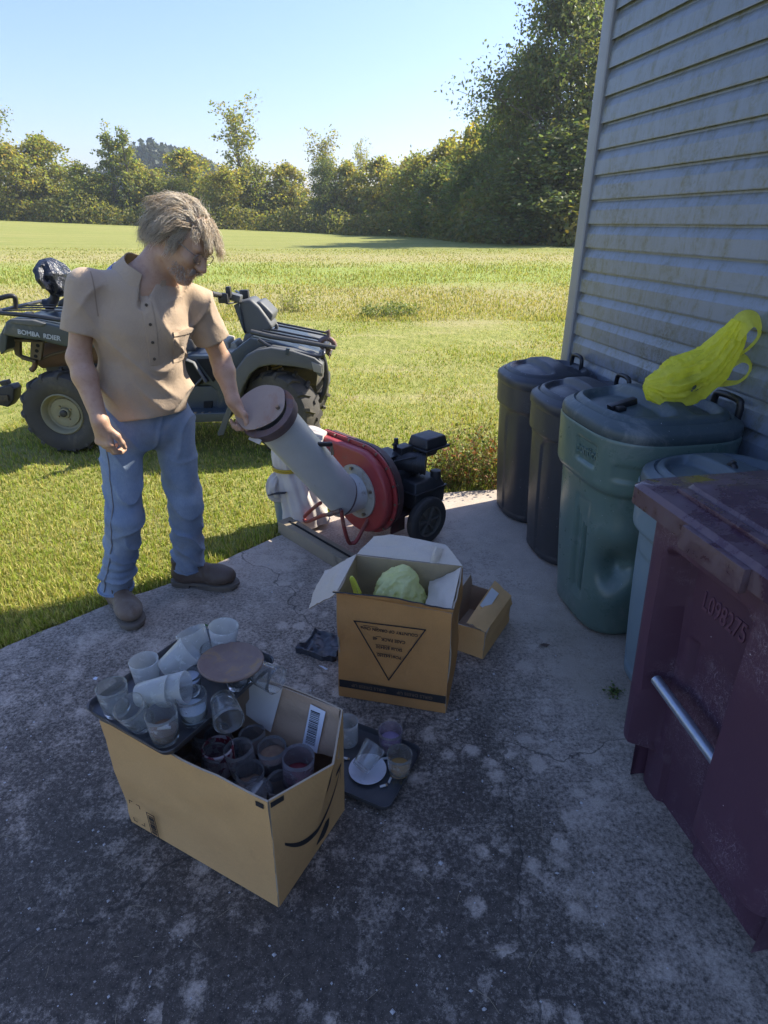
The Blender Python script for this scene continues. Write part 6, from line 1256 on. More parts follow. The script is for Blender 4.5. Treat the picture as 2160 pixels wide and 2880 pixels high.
# muddy rear frame, muffler, hitch
fr_ = prof_prism('rear_frame', M_mud, [(33, 958), (55, 956), (55, 1000), (100, 1014), (100, 1022), (62, 1012), (42, 998), (36, 978)], 4.62, 4.66, 0.006)
prof_prism('frame_rail', M_mud, [(33, 952), (130, 960), (130, 966), (33, 960)], 4.60, 4.66, 0.004); 
pl_ = prof_prism('frame_plate', M_mud, [(86, 960), (122, 962), (114, 1014), (84, 1006)], 4.58, 4.61, 0.005)
for px, py in ((106, 972), (103, 987), (100, 1002)): p = AP(px, py, 4.578); mb = MB(); mb.cyl((p[0], p[1] - 0.002, p[2]), (p[0], p[1] + 0.01, p[2]), 0.013, seg=16); mb.build('bolt_hole_shade', M_hole, pl_)  # black discs painting the shade of bolt holes, no hole is cut
mb = MB(); a = AP(115, 1000, 4.85); b = AP(300, 985, 4.85); mb.tube([(a[0] - 0.02, a[1], a[2] - 0.02), a, b], [0.06, 0.10, 0.10], 20); mb.build('muffler', M_mudr, qv, smooth=50); pipe('frame_brace', M_mud, [(112, 1012, 4.62), (150, 996, 4.64), (200, 985, 4.66)], 0.011)
pipe('exhaust_tip', M_mudr, [(98, 1012, 4.70), (98, 1030, 4.70), (88, 1042, 4.70)], 0.020)
prof_prism('chassis', M_qk, [(120, 1010), (360, 1000), (660, 1010), (700, 1060), (640, 1160), (500, 1190), (300, 1190), (240, 1060), (130, 1050)], 4.80, 5.10, 0.02, Yref=4.80)
hb = prof_prism('tow_hitch', M_qk, [(-30, 1100), (-2, 1090), (30, 1083), (40, 1095), (38, 1125), (22, 1146), (-4, 1140), (-30, 1150)], 4.86, 4.98, 0.012); prof_prism('hitch_plate', M_mud, [(-10, 1112), (20, 1112), (24, 1128), (-8, 1130)], 4.84, 4.86, 0.003, hb); prof_prism('hitch_pin', M_qk, [(-5, 1074), (16, 1070), (22, 1082), (4, 1086)], 4.88, 4.94, 0.004, hb)
# seat, covers, side panels
prof_prism('seat', M_seat, [(300, 930), (400, 900), (470, 915), (520, 935), (545, 955), (552, 990), (500, 1000), (300, 990)], 4.74, 5.16, 0.04, Yref=4.74)
prof_prism('air_box_lid', M_beige, [(602, 985), (604, 960), (618, 955), (640, 960), (645, 985)], 4.82, 5.08, 0.012); prof_prism('air_box_lid', M_beige, [(645, 988), (648, 965), (660, 962), (668, 975), (668, 990)], 4.84, 5.06, 0.010); prof_prism('deck', M_beige, [(560, 992), (680, 988), (690, 1000), (560, 1002)], 4.70, 5.20, 0.004)
sp = prof_prism('side_panel', M_qb, [(400, 1000), (505, 998), (560, 1000), (690, 1002), (705, 960), (725, 950), (735, 985), (700, 1020), (672, 1060), (655, 1110), (640, 1150), (610, 1160), (610, 1100), (590, 1085), (520, 1085), (400, 1090)], 4.60, 5.30, 0.014)
prof_prism('footwell_opening_shade', M_hole, [(508, 1015), (545, 1012), (590, 1072), (560, 1082), (512, 1078)], 4.592, 4.61, 0.004, sp, 4.60); prof_prism('footwell_opening_shade', M_hole, [(552, 1010), (590, 1008), (612, 1060), (600, 1074)], 4.592, 4.61, 0.004, sp, 4.60)  # black plates on the uncut panel, painted as the shade in its openings
mb = MB(); mb.tube([AP(520, 1010, 4.575), AP(545, 1020, 4.575), AP(580, 1075, 4.575)], 0.022, 8, flat=0.5); mb.build('frame_strut', M_qg, sp, smooth=60); mb = MB(); mb.tube([AP(548, 1086, 4.575), AP(572, 1060, 4.575), AP(580, 1075, 4.575)], 0.018, 8, flat=0.5); mb.build('frame_strut', M_qg, sp, smooth=60)
prof_prism('lower_panel', M_qb, [(400, 1085), (610, 1085), (652, 1112), (642, 1160), (636, 1180), (400, 1180)], 4.62, 5.28, 0.012)
fb_ = prof_prism('footboard', M_qb, [(400, 1168), (640, 1160), (648, 1172), (640, 1186), (400, 1192)], 4.46, 4.80, 0.008); prof_prism('footboard', M_qb, [(400, 1168), (640, 1160), (648, 1172), (640, 1186), (400, 1192)], 5.10, 5.44, 0.008, Yref=4.46)
for k in range(4): mb = MB(); p = AP(530 + 20 * k, 1166, 4.47); mb.box((p[0], p[1] + 0.01, p[2] + 0.008), (0.02, 0.03, 0.018)); mb.build('foot_peg', M_bolt, fb_, bevel=0.003)
prof_prism('panel_slot_shade', M_hole, [(573, 1130), (598, 1128), (596, 1160), (572, 1160)], 4.608, 4.63, 0.003, Yref=4.61)  # slot drawn as a black plate, its shade painted
prof_prism('mud_guard', M_qg, [(648, 1118), (662, 1122), (655, 1150), (628, 1224), (613, 1226), (612, 1218), (634, 1160)], 4.45, 4.47, 0.004)
# front fenders
ARC = [(636, 1135), (645, 1085), (662, 1040), (690, 1002), (722, 984), (762, 977), (822, 986), (885, 1006), (908, 1024), (908, 1060), (896, 1058), (882, 1040), (820, 1030), (765, 1026), (730, 1032), (704, 1052), (684, 1088), (668, 1140)]
for Y0, Y1 in ((4.44, 4.70), (5.20, 5.46)): prof_prism('front_fender', M_qg, ARC, Y0, Y1, 0.014, Yref=4.45)
prof_prism('fender_lamp', pm('lamp_grey', (0.30, 0.29, 0.26), 0.35), [(876, 1016), (904, 1026), (906, 1050), (882, 1044)], 4.435, 4.47, 0.006, Yref=4.45)
prof_prism('front_body', M_qb, [(640, 1000), (672, 975), (705, 950), (760, 960), (830, 978), (892, 1005), (890, 1012), (820, 992), (762, 983), (722, 990), (692, 1008), (666, 1044), (650, 1090)], 4.56, 5.34, 0.014, Yref=4.56)
prof_prism('rack_clip', M_qb, [(806, 978), (816, 980), (812, 998), (803, 996)], 4.43, 4.46, 0.003, Yref=4.45)
prof_prism('inner_guard', M_mud, [(672, 1130), (688, 1085), (710, 1050), (740, 1030), (752, 1032), (750, 1090), (720, 1130), (690, 1170)], 4.70, 4.74, 0.006, Yref=4.70)
prof_prism('radiator', pm('muddy_radiator', (0.060, 0.055, 0.035), 0.85, c2=(0.13, 0.11, 0.05), scale=18, bump=0.6, bscale=50), [(795, 1030), (895, 1040), (890, 1085), (800, 1080)], 4.82, 5.08, 0.01)
mb = MB(); a = np.array(AP(776, 1022, 4.66)); b = np.array(AP(790, 1078, 4.66)); t = np.linspace(0, 1, 110); d = (b - a); d /= np.linalg.norm(d); e1 = np.cross(d, [0, 1, 0]); e1 /= np.linalg.norm(e1); e2 = np.cross(d, e1)
mb.tube([a + (b - a) * q + 0.036 * (math.cos(q * 40) * e1 + math.sin(q * 40) * e2) for q in t], 0.0085, 6); mb.build('shock_spring', pm('spring_yellow', (0.30, 0.21, 0.04), 0.6, c2=(0.2, 0.15, 0.06), scale=10), qv, smooth=60)
mb = MB(); mb.cyl(tuple(a - d * 0.03), tuple(b + d * 0.08), 0.018, seg=14); mb.build('shock_body', M_qk, qv, smooth=60)
for sy in (-1, 1):
    mb = MB(); mb.cyl((0.83, sy * 0.05, 0.36), (0.83, sy * 0.36, 0.30), 0.022, seg=10); mb.build('suspension_arm', M_qk, qv, smooth=60); mb = MB(); mb.cyl((-0.825, sy * 0.02, 0.318), (-0.825, sy * 0.33, 0.318), 0.035, seg=12); mb.build('axle', M_qk, qv, smooth=60)
# handlebar pod
pod = prof_prism('handlebar_pod', M_qg, [(660, 856), (674, 848), (704, 840), (728, 862), (752, 894), (769, 922), (744, 937), (692, 942), (682, 922), (676, 890)], 4.82, 5.08, 0.028)
prof_prism('pod_side', M_qb, [(658, 858), (674, 850), (690, 940), (682, 922)], 4.80, 5.10, 0.008, pod, 4.82); prof_prism('dash_light', M_qg, [(718, 850), (734, 845), (752, 862), (771, 882), (764, 905), (748, 885)], 4.86, 5.12, 0.02, pod, 4.90); prof_prism('pod_neck', M_qg, [(688, 938), (744, 934), (724, 960), (700, 985), (666, 1000), (680, 965)], 4.80, 5.10, 0.02)
hbm = pipe('handlebar', M_rack, [(597, 827, 4.55), (628, 832, 4.66), (665, 842, 4.80), (690, 848, 4.95), (690, 846, 5.10), (676, 828, 5.28), (665, 820, 5.42)], 0.013)
mb = MB(); mb.cyl(AP(595, 826, 4.54), AP(621, 831, 4.64), 0.019, seg=14); mb.build('grip', M_qk, hbm, smooth=50)
mb = MB(); mb.box(AP(629, 838, 4.66), (0.075, 0.07, 0.07)); mb.build('switch_cluster', M_qk, hbm, bevel=0.015); mb = MB(); mb.box(AP(643, 820, 4.68), (0.035, 0.05, 0.07)); mb.build('brake_reservoir', M_qk, hbm, bevel=0.008); mb = MB(); mb.box(AP(688, 829, 5.0), (0.07, 0.06, 0.075)); mb.build('switch_cluster', M_qk, hbm, bevel=0.012)
mb = MB(); mb.box(AP(662, 836, 4.78), (0.09, 0.10, 0.05), Matrix.Rotation(0.25, 3, 'Y')); mb.build('bar_clamp', M_qg, hbm, bevel=0.010); mb = MB(); mb.tube([AP(622, 842, 4.64), AP(640, 854, 4.66), AP(662, 850, 4.74), AP(690, 850, 4.9)], 0.006, 6, smoothn=4); mb.build('brake_cable', M_qk, hbm, smooth=60)
# front rack
fk = pipe('front_rack', M_rack, [(728, 955, 4.52), (762, 975, 4.50), (820, 988, 4.48), (900, 1002, 4.48), (912, 985, 4.55), (918, 972, 4.9), (912, 960, 5.30), (770, 930, 5.36), (752, 940, 5.2)], 0.013, n=6)
for k, Y in enumerate((4.60, 4.72, 4.84, 5.06, 5.18)): mb = MB(); z0, z1 = 0.870 - 0.004 * k, 0.760; mb.tube([(0.70, Y - AO.y, 0.895), (0.95, Y - AO.y, 0.845), (1.15, Y - AO.y, 0.805)], 0.0085, 7); mb.build('rack_bar', M_rack, fk, smooth=60)
mb = MB(); mb.tube([AP(706, 933, 4.62), AP(760, 946, 4.60), AP(944, 978, 4.58)], [0.019, 0.019, 0.016], 10); mb.build('steel_pipe', pm('dull_pipe', (0.11, 0.11, 0.10), 0.5, metal=0.5, c2=(0.07, 0.065, 0.06), scale=10), fk, smooth=60)
mb = MB(); mb.tube([AP(768, 940, 5.0), AP(778, 922, 5.0), AP(776, 912, 5.0), AP(768, 915, 5.0)], 0.014, 8, smoothn=4); mb.build('rack_hook', M_qg, fk, smooth=60)
wn_ = bpy.data.objects.new('rusty_coupling', None); col.objects.link(wn_); wn_.parent = qv
mb = MB(); mb.tube([AP(898, 966, 4.66), AP(908, 955, 4.66), AP(922, 952, 4.66), AP(936, 960, 4.66), AP(942, 975, 4.66)], 0.020, 8, smoothn=5); mb.build('hook', M_rust, wn_, smooth=60); mb = MB(); mb.tube([AP(922, 952, 4.66), AP(924, 940, 4.66), AP(920, 930, 4.66)], [0.022, 0.014, 0.024], 10); mb.build('knob', M_rust, wn_, smooth=60)
mb = MB(); mb.tube([AP(905, 972, 4.64), AP(918, 985, 4.62), AP(930, 978, 4.6)], 0.022, 8); mb.build('shackle', M_rust, wn_, smooth=60)
for k in range(3): mb = MB(); c = np.array(AP(927, 992 + 6 * k, 4.6)); mb.tube([c + 0.010 * np.array([math.cos(t) * (k % 2), math.cos(t) * ((k + 1) % 2), 1.3 * math.sin(t)]) for t in np.linspace(0, 6.28, 12)], 0.003, 5, caps=False); mb.build('chain_link', M_rust, wn_, smooth=60)
for Y in (4.58, 5.32): pipe('front_bumper', M_qk, [(904, 996, Y), (913, 1020, Y), (918, 1060, Y), (912, 1100, Y), (898, 1130, Y)], 0.020, n=5)
mb = MB(); mb.tube([(1.13, -0.37, 0.44), (1.16, 0.0, 0.45), (1.13, 0.37, 0.44)], 0.020, 10); mb.build('bumper_bar', M_qk, qv, smooth=60); mb = MB(); mb.tube([(1.12, -0.37, 0.72), (1.15, 0.0, 0.73), (1.12, 0.37, 0.72)], 0.018, 10); mb.build('bumper_bar', M_qk, qv, smooth=60)
# ================================================================ THE MAN
PO = np.array([-1.03, 2.40, 0.0])
man = thing('person', 'person in tan polo shirt, jeans and brown boots bending over the chipper pipe', 'person', tuple(PO), 0)
FW = np.array([0.55, -0.835, 0]); FW /= np.linalg.norm(FW); LF = np.array([-FW[1], FW[0], 0])
J = {k: np.array(v) for k, v in dict(hipR=(-1.055, 2.365, 0.86), hipL=(-0.905, 2.465, 0.855), pel=(-0.985, 2.42, 0.90), kneeR=(-1.085, 2.275, 0.49), ankR=(-1.225, 2.35, 0.11), kneeL=(-0.895, 2.475, 0.455), ankL=(-0.945, 2.53, 0.11),
     shR=(-1.055, 2.285, 1.405), shL=(-0.735, 2.465, 1.335), neck=(-0.880, 2.385, 1.42), head=(-0.715, 2.37, 1.545), elR=(-1.118, 2.245, 1.150), wrR=(-1.050, 2.165, 0.935), elL=(-0.682, 2.560, 1.080), wrL=(-0.632, 2.490, 0.925)).items()}
M_skin_, t_, b_ = nt('skin'); g_ = NG(t_); v_ = g_.coord('Object')
c_ = g_.mix(g_.ramp(g_.noise(v_, 9, 6, 0.7), [(0.35, 0.0), (0.7, 1.0)]), (0.46, 0.275, 0.175), (0.53, 0.335, 0.225)); c_ = g_.mix(g_.ramp(g_.noise(v_, 45, 5, 0.7), [(0.5, 0.0), (0.75, 0.5)]), c_, (0.34, 0.155, 0.09))
g_.set(b_.inputs['Base Color'], c_); b_.inputs['Roughness'].default_value = 0.5; b_.inputs['Subsurface Weight'].default_value = 0.08; b_.inputs['Subsurface Radius'].default_value = (0.01, 0.004, 0.002); g_.set(b_.inputs['Normal'], g_.bump(g_.noise(v_, 150, 4, 0.7), 0.35, 0.003)); M_skin = M_skin_
hx = np.array([0.74, -0.30, -0.60]); hx /= np.linalg.norm(hx); hz = np.array([0.60, -0.05, 0.80]); hz -= hx * (hz @ hx); hz /= np.linalg.norm(hz); hy = np.cross(hz, hx)
HM = np.stack([hx, hy, hz], 1); HMm = Matrix([list(r) for r in HM])
def hp(x, y, z): return J['head'] + HM @ np.array([x, y, z])
S = SDF((-1.26, 2.03, 0.08), (-0.50, 2.74, 1.70), 0.0036)
# head
S.ell(hp(-0.014, 0, 0.030), (0.100, 0.079, 0.090), 0.02, HMm); S.ell(hp(0.030, 0, -0.038), (0.066, 0.062, 0.082), 0.04, HMm)
for s_ in (-1, 1):
    S.cone(hp(0.0, s_ * 0.048, -0.070), hp(0.066, s_ * 0.012, -0.112), 0.022, 0.020, 0.02); S.ell(hp(0.068, s_ * 0.040, -0.030), (0.026, 0.022, 0.024), 0.02, HMm)
S.cone(hp(0.084, -0.036, 0.022), hp(0.084, 0.036, 0.022), 0.013, 0.013, 0.02)
for s_ in (-1, 1): S.ell(hp(0.102, s_ * 0.032, 0.000), (0.020, 0.019, 0.011), 0.0, HMm, sub=True); S.ell(hp(0.079, s_ * 0.031, 0.000), (0.0125, 0.0125, 0.0115), 0.004, HMm); S.ell(hp(0.0, s_ * 0.079, -0.012), (0.019, 0.009, 0.032), 0.01, HMm)
S.cone(hp(0.092, 0, 0.008), hp(0.118, 0, -0.036), 0.009, 0.0135, 0.012)
for s_ in (-1, 1): S.ell(hp(0.108, s_ * 0.013, -0.040), (0.012, 0.009, 0.009), 0.008, HMm)
S.cone(hp(0.092, -0.020, -0.070), hp(0.103, 0, -0.066), 0.006, 0.007, 0.006); S.cone(hp(0.092, 0.020, -0.070), hp(0.103, 0, -0.066), 0.006, 0.007, 0.006); S.cone(hp(0.090, -0.016, -0.083), hp(0.090, 0.016, -0.083), 0.008, 0.008, 0.006); S.ell(hp(0.080, 0, -0.108), (0.020, 0.022, 0.018), 0.02, HMm)
S.cone(hp(-0.035, 0, -0.055), J['neck'] + np.array([-0.01, 0, -0.02]), 0.056, 0.064, 0.03)
# trunk, arms, legs (mostly under the clothes)
S.cone(J['neck'] - [0, 0, 0.05], J['pel'], 0.085, 0.095, 0.05, (LF, 1.45)); S.cone(J['shR'] * 0.75 + J['neck'] * 0.25 - [0, 0, 0.045], J['shR'] - [0, 0, 0.03], 0.050, 0.042, 0.02); S.cone(J['shL'] * 0.75 + J['neck'] * 0.25 - [0, 0, 0.045], J['shL'] - [0, 0, 0.03], 0.050, 0.042, 0.02)
for a, b, c in (('shR', 'elR', 'wrR'), ('shL', 'elL', 'wrL')):
    S.cone(J[a] * 0.88 + J[b] * 0.12, J[b], 0.043, 0.039, 0.02); m_ = J[b] * 0.72 + J[c] * 0.28; S.cone(J[b], m_, 0.039, 0.043, 0.02); S.cone(m_, J[c], 0.042, 0.0275, 0.02); S.ell(J[b], (0.036, 0.036, 0.036), 0.02)
for a, b, c in (('hipR', 'kneeR', 'ankR'), ('hipL', 'kneeL', 'ankL')): S.cone(J[a], J[b], 0.062, 0.046, 0.04); S.cone(J[b], J[c], 0.046, 0.034, 0.02)
def hand(w, d, n, s, curl, thumb, spread=0.0, L=1.0):
    d = d / np.linalg.norm(d); n = n - d * (n @ d); n /= np.linalg.norm(n); s = s - d * (s @ d) - n * (s @ n); s /= np.linalg.norm(s)
    S.cone(w, w + d * 0.03, 0.026, 0.024, 0.02, (s, 1.15))
    for i, off in enumerate((0.029, 0.010, -0.010, -0.028)):
        k = w + d * (0.088 - 0.004 * abs(i - 1)) * L + s * off; S.cone(w + d * 0.018 + s * off * 0.55, k, 0.0165, 0.0125, 0.014)
        a = 0; p = k; ln = (0.044, 0.027, 0.021); sc = (0.95, 1.0, 0.95, 0.80)[i]
        S.ell(k - n * 0.004, (0.0118, 0.0118, 0.0118), 0.008)
        for q in range(3):
            a += curl[q] + 0.06 * i; v = d * math.cos(a) + n * math.sin(a) + s * spread * (1.5 - i) * 0.06; e = p + v * ln[q] * sc * L; S.cone(p, e, (0.0105, 0.0096, 0.0088)[q] * (0.92 if i == 3 else 1), (0.0098, 0.0088, 0.0076)[q] * (0.92 if i == 3 else 1), 0.0035); p = e
    p = w + d * 0.026 + s * 0.024 + n * 0.006
    for (v, l_, r_) in thumb:
        v = d * v[0] + n * v[1] + s * v[2]; v /= np.linalg.norm(v); e = p + v * l_; S.cone(p, e, r_, r_ * 0.86, 0.009); p = e
    return p
hand(J['wrR'], np.array([0.0, 0.02, -1.0]), LF * 0.8 - FW * 0.55, FW + LF * 0.4, (0.42, 0.75, 0.6), [((0.75, 0.35, 0.55), 0.040, 0.0145), ((0.92, 0.35, 0.15), 0.034, 0.0115), ((0.9, 0.45, -0.1), 0.026, 0.0100)])
dL = np.array([0.36, 0.12, -0.92]); nL = np.array([-0.66, -0.72, -0.15])
tipL = hand(J['wrL'], dL, nL, np.cross(dL, nL) * (1 if np.cross(dL, nL) @ np.array([0.7, -0.5, 0.2]) > 0 else -1), (0.75, 1.25, 0.9), [((0.75, 0.15, 0.60), 0.042, 0.0145), ((0.95, 0.30, 0.10), 0.034, 0.0118), ((0.9, 0.45, -0.05), 0.028, 0.0102)])
V, Fq = S.mesh(); V = relax(V, Fq, 1, 0.4); del S
raw('body', V - PO, Fq, M_skin, man, smooth=180)

# ---- shirt
M_shirt, t_, b_ = nt('tan_jersey'); g_ = NG(t_); v_ = g_.coord('Object'); c_ = g_.mix(g_.ramp(g_.noise(v_, 7, 5, 0.6), [(0.3, 0.0), (0.7, 1.0)]), (0.50, 0.375, 0.255), (0.44, 0.33, 0.23)); c_ = g_.mix(g_.ramp(g_.noise(v_, 330, 3, 0.7), [(0.4, 0.15), (0.65, 0.0)]), c_, (0.30, 0.22, 0.15))
g_.set(b_.inputs['Base Color'], c_); b_.inputs['Roughness'].default_value = 0.9; b_.inputs['Specular IOR Level'].default_value = 0.15; b_.inputs['Sheen Weight'].default_value = 0.15
g_.set(b_.inputs['Normal'], g_.bump(g_.math('ADD', g_.math('MULTIPLY', g_.noise(v_, 380, 2), 0.4), g_.math('MULTIPLY', g_.noise(v_, 26, 5, 0.65, 1.0), 1.2)), 0.45, 0.006))
T = SDF((-1.28, 2.10, 0.80), (-0.52, 2.76, 1.53), 0.0058)
T.cone((-0.968, 2.408, 0.84), (-0.952, 2.398, 1.05), 0.131, 0.130, 0.03, (LF, 1.24)); T.cone((-0.952, 2.398, 1.05), (-0.925, 2.388, 1.27), 0.130, 0.120, 0.04, (LF, 1.30)); T.cone((-0.925, 2.388, 1.26), (-0.895, 2.383, 1.365), 0.118, 0.078, 0.06, (LF, 1.40))
T.cone((-0.90, 2.38, 1.385), J['shR'] - [0, 0, 0.016], 0.066, 0.060, 0.05); T.cone((-0.88, 2.39, 1.375), J['shL'] - [0, 0, 0.014], 0.066, 0.060, 0.05)
T.ell((-0.905, 2.350, 1.25), (0.13, 0.085, 0.14), 0.10)                       # chest
for a, b, u in (('shR', 'elR', 0.66), ('shL', 'elL', 0.64)):
    d = J[b] - J[a]; e = J[a] + d * u; dn = d / np.linalg.norm(d); T.cone(J[a] + dn * 0.01, e + dn * 0.05, 0.062, 0.074, 0.035, cutp=(e, dn))
    T.cone(J[a] + dn * 0.10, e + dn * 0.06, 0.046, 0.062, 0.0, sub=True, cutp=(e - dn * 0.030, -dn))
sl, P = T.region(T.lo, T.lo + T.res * (T.n - 1)); l = (P - np.array([-0.95, 2.39, 0])) @ LF; f = (P - np.array([-0.95, 2.39, 0])) @ FW; z = P[..., 2]
wv = vnoise(P, 5.0, 2); low = 1 - sstep(1.02, 1.16, z)
disp = 0.0110 * np.sin(44 * (z - 0.9 * (l - 0.05) ** 2 * 6 + 0.45 * l) + 3.0 * wv) * low * sstep(-0.10, 0.08, l) + 0.0085 * np.sin(34 * (l * 0.75 + z * 0.62) + 2.6 * wv) * sstep(0.95, 1.05, z) * (1 - sstep(1.30, 1.42, z))
disp += 0.005 * np.sin(52 * (l + 0.18 * z) + 3 * wv) * sstep(1.12, 1.25, z) * sstep(0.02, 0.12, l) + 0.006 * vnoise(P, 11, 4) + 0.003 * vnoise(P, 24, 5)
cre = lambda a, s: (1 - np.abs(np.sin(a))) ** s
disp = disp * 0.45 - 0.016 * cre(17 * (z - 5.4 * (l - 0.05) ** 2 + 0.45 * l) + 2.2 * wv, 3) * low * sstep(-0.12, 0.05, l) - 0.014 * cre(15 * (l * 0.8 + z * 0.55) + 2.4 * vnoise(P, 3.2, 8), 3.5) * sstep(0.93, 1.03, z) * (1 - sstep(1.28, 1.40, z)) - 0.011 * cre(24 * (l * 0.5 - z * 0.9) + 2.5 * wv, 4) * sstep(1.16, 1.26, z) * sstep(0.06, 0.16, np.abs(l)) + 0.004
for a, b, u in (('shR', 'elR', 0.66), ('shL', 'elL', 0.64)): disp = disp * (0.12 + 0.88 * sstep(0.06, 0.15, np.linalg.norm(P - (J[a] + (J[b] - J[a]) * u), axis=-1)))
T.D[sl] = T.D[sl] + disp.astype(np.float32)
T.cut((-0.96, 2.40, 0.893), (0.10, -0.10, -1), T.lo, (T.lo + T.res * (T.n - 1))[0:3] * [1, 1, 0] + [0, 0, 1.02])
T.cone((-0.968, 2.408, 0.78), (-0.962, 2.40, 0.935), 0.118, 0.100, 0.0, (LF, 1.32), sub=True)
T.cone(J['neck'] + [0.02, -0.01, 0.03], hp(-0.02, 0, -0.02), 0.070, 0.085, 0.0, sub=True)
T.cone((-0.842, 2.318, 1.415), (-0.865, 2.262, 1.33), 0.026, 0.012, 0.0, sub=True)   # open neck
V, Fq = T.mesh(); V = relax(V, Fq, 1, 0.45); del T
shirt = raw('shirt', V - PO, Fq, M_shirt, man, smooth=180); BV = BVHTree.FromPolygons([Vector(q) for q in (V - PO)], [tuple(int(i) for i in q) for q in Fq])
def drape(origin, dirv, pts, off):
    out = []
    for p in pts:
        r = BV.ray_cast(Vector(p), Vector(dirv)); q = np.array(r[0]) if r[0] is not None else None; out.append(None if q is None else q + np.array(r[1]) * off)
    return out
M_seam = pm('shirt_seam', (0.33, 0.235, 0.15), 0.9)
def drape_strip(name, mat, A, B, wd, n, off=0.0025, par=None, cols=4):
    """a strip laid on the shirt front from A to B (given in front of it), projected backwards"""
    A, B = np.array(A, float) - PO, np.array(B, float) - PO; d = (B - A) / np.linalg.norm(B - A); sd = np.cross(d, FW); G = [[A + (B - A) * i / n + sd * wd * (j / cols - 0.5) + FW * 0.3 for j in range(cols + 1)] for i in range(n + 1)]
    Q = [drape(None, -FW, row, off) for row in G]; Vv = []; Ff = []
    for row in Q:
        for q in row: Vv.append(q if q is not None else (Vv[-1] if Vv else np.zeros(3)))
    w_ = cols + 1
    for i in range(n):
        for j in range(cols): Ff.append((i * w_ + j, i * w_ + j + 1, (i + 1) * w_ + j + 1, (i + 1) * w_ + j))
    Vv = np.array(Vv); k = len(Vv); Bk = Vv - FW * 0.006; rim = [j for j in range(cols)] + [i * w_ + cols for i in range(n)] + [n * w_ + j for j in range(cols, 0, -1)] + [i * w_ for i in range(n, 0, -1)]
    Ff += [(rim[i], rim[(i + 1) % len(rim)], rim[(i + 1) % len(rim)] + k, rim[i] + k) for i in range(len(rim))]
    return raw(name, np.vstack([Vv, Bk]), Ff, mat, par or shirt, smooth=60)
pc = np.array([-0.868, 2.30, 1.36]); pe = np.array([-0.872, 2.30, 1.12])
plk = drape_strip('placket', M_shirt, pc, pe, 0.034, 14, 0.003)
for k in range(4):
    q = drape(None, -FW, [pc + (pe - pc) * (0.12 + 0.26 * k) - PO + FW * 0.3], 0.006)[0]
    if q is not None: mb = MB(); mb.cyl(tuple(q), tuple(q + FW * 0.003), 0.0055, seg=12); mb.build('button', pm('button', (0.12, 0.09, 0.06), 0.4), plk)
pkA = np.array([-0.795, 2.36, 1.235]); drape_strip('chest_pocket', M_shirt, pkA + LF * 0.03, pkA + LF * 0.03 - np.array([0, 0, 0.12]), 0.105, 8, 0.003); drape_strip('pocket_hem', M_shirt, pkA + LF * 0.03 + [0, 0, 0.002], pkA + LF * 0.03 - np.array([0, 0, 0.014]), 0.108, 2, 0.0055)
drape_strip('shoulder_seam', M_seam, np.array([-1.02, 2.26, 1.445]), np.array([-1.03, 2.26, 1.30]), 0.004, 10, 0.0015, cols=1)
# collar: outer tan leaf with plaid underside
M_plaid, t_, b_ = nt('plaid'); g_ = NG(t_); v_ = g_.coord('Object'); w1 = g_.n('TexWave', {'Vector': g_.mapv(v_, rot=(0.3, 0.5, 0.6)), 'Scale': 38.0}, bands_direction='X').outputs['Fac']; w2 = g_.n('TexWave', {'Vector': g_.mapv(v_, rot=(0.3, 0.5, 0.6)), 'Scale': 38.0}, bands_direction='Z').outputs['Fac']
g_.set(b_.inputs['Base Color'], g_.mix(g_.ramp(w2, [(0.6, 0.0), (0.8, 0.8)]), g_.mix(g_.ramp(w1, [(0.55, 0.0), (0.75, 1.0)]), (0.035, 0.06, 0.22), (0.30, 0.36, 0.60)), (0.45, 0.48, 0.62))); b_.inputs['Roughness'].default_value = 0.9
ax_ = np.array([0.42, -0.06, 0.90]); ax_ /= np.linalg.norm(ax_); fr0 = FW - ax_ * (FW @ ax_); fr0 /= np.linalg.norm(fr0); sd0 = np.cross(ax_, fr0); cc = J['neck'] + np.array([0.004, -0.004, 0.000]) - PO
def collar(u, v, r0=0.076, r1=0.106, h0=0.050, h1=-0.004, lim=158, tip=0.055, dr=0.0):
    ph = R(180 + (u * 2 - 1) * lim); e = abs(u * 2 - 1); rr_ = r0 + (r1 - r0) * v + dr; hh = h0 + (h1 - h0) * v - (tip * max(0, e - 0.55) / 0.45) * v - 0.028 * e ** 2 + 0.004 * math.sin(7 * u * 3)
    return cc + rr_ * (1.0 + 0.12 * e) * (math.cos(ph) * fr0 + math.sin(ph) * sd0 * 1.02) + ax_ * hh
cl = sheet(lambda u, v: collar(u, v), 44, 8, 0.004, 'collar', (M_shirt, M_shirt, M_seam), shirt, smooth=80); sheet(lambda u, v: collar(u, 0.90 + 0.42 * v, dr=0.0035), 44, 5, 0.002, 'collar_lining', (M_plaid, M_plaid, M_plaid), cl, smooth=80)

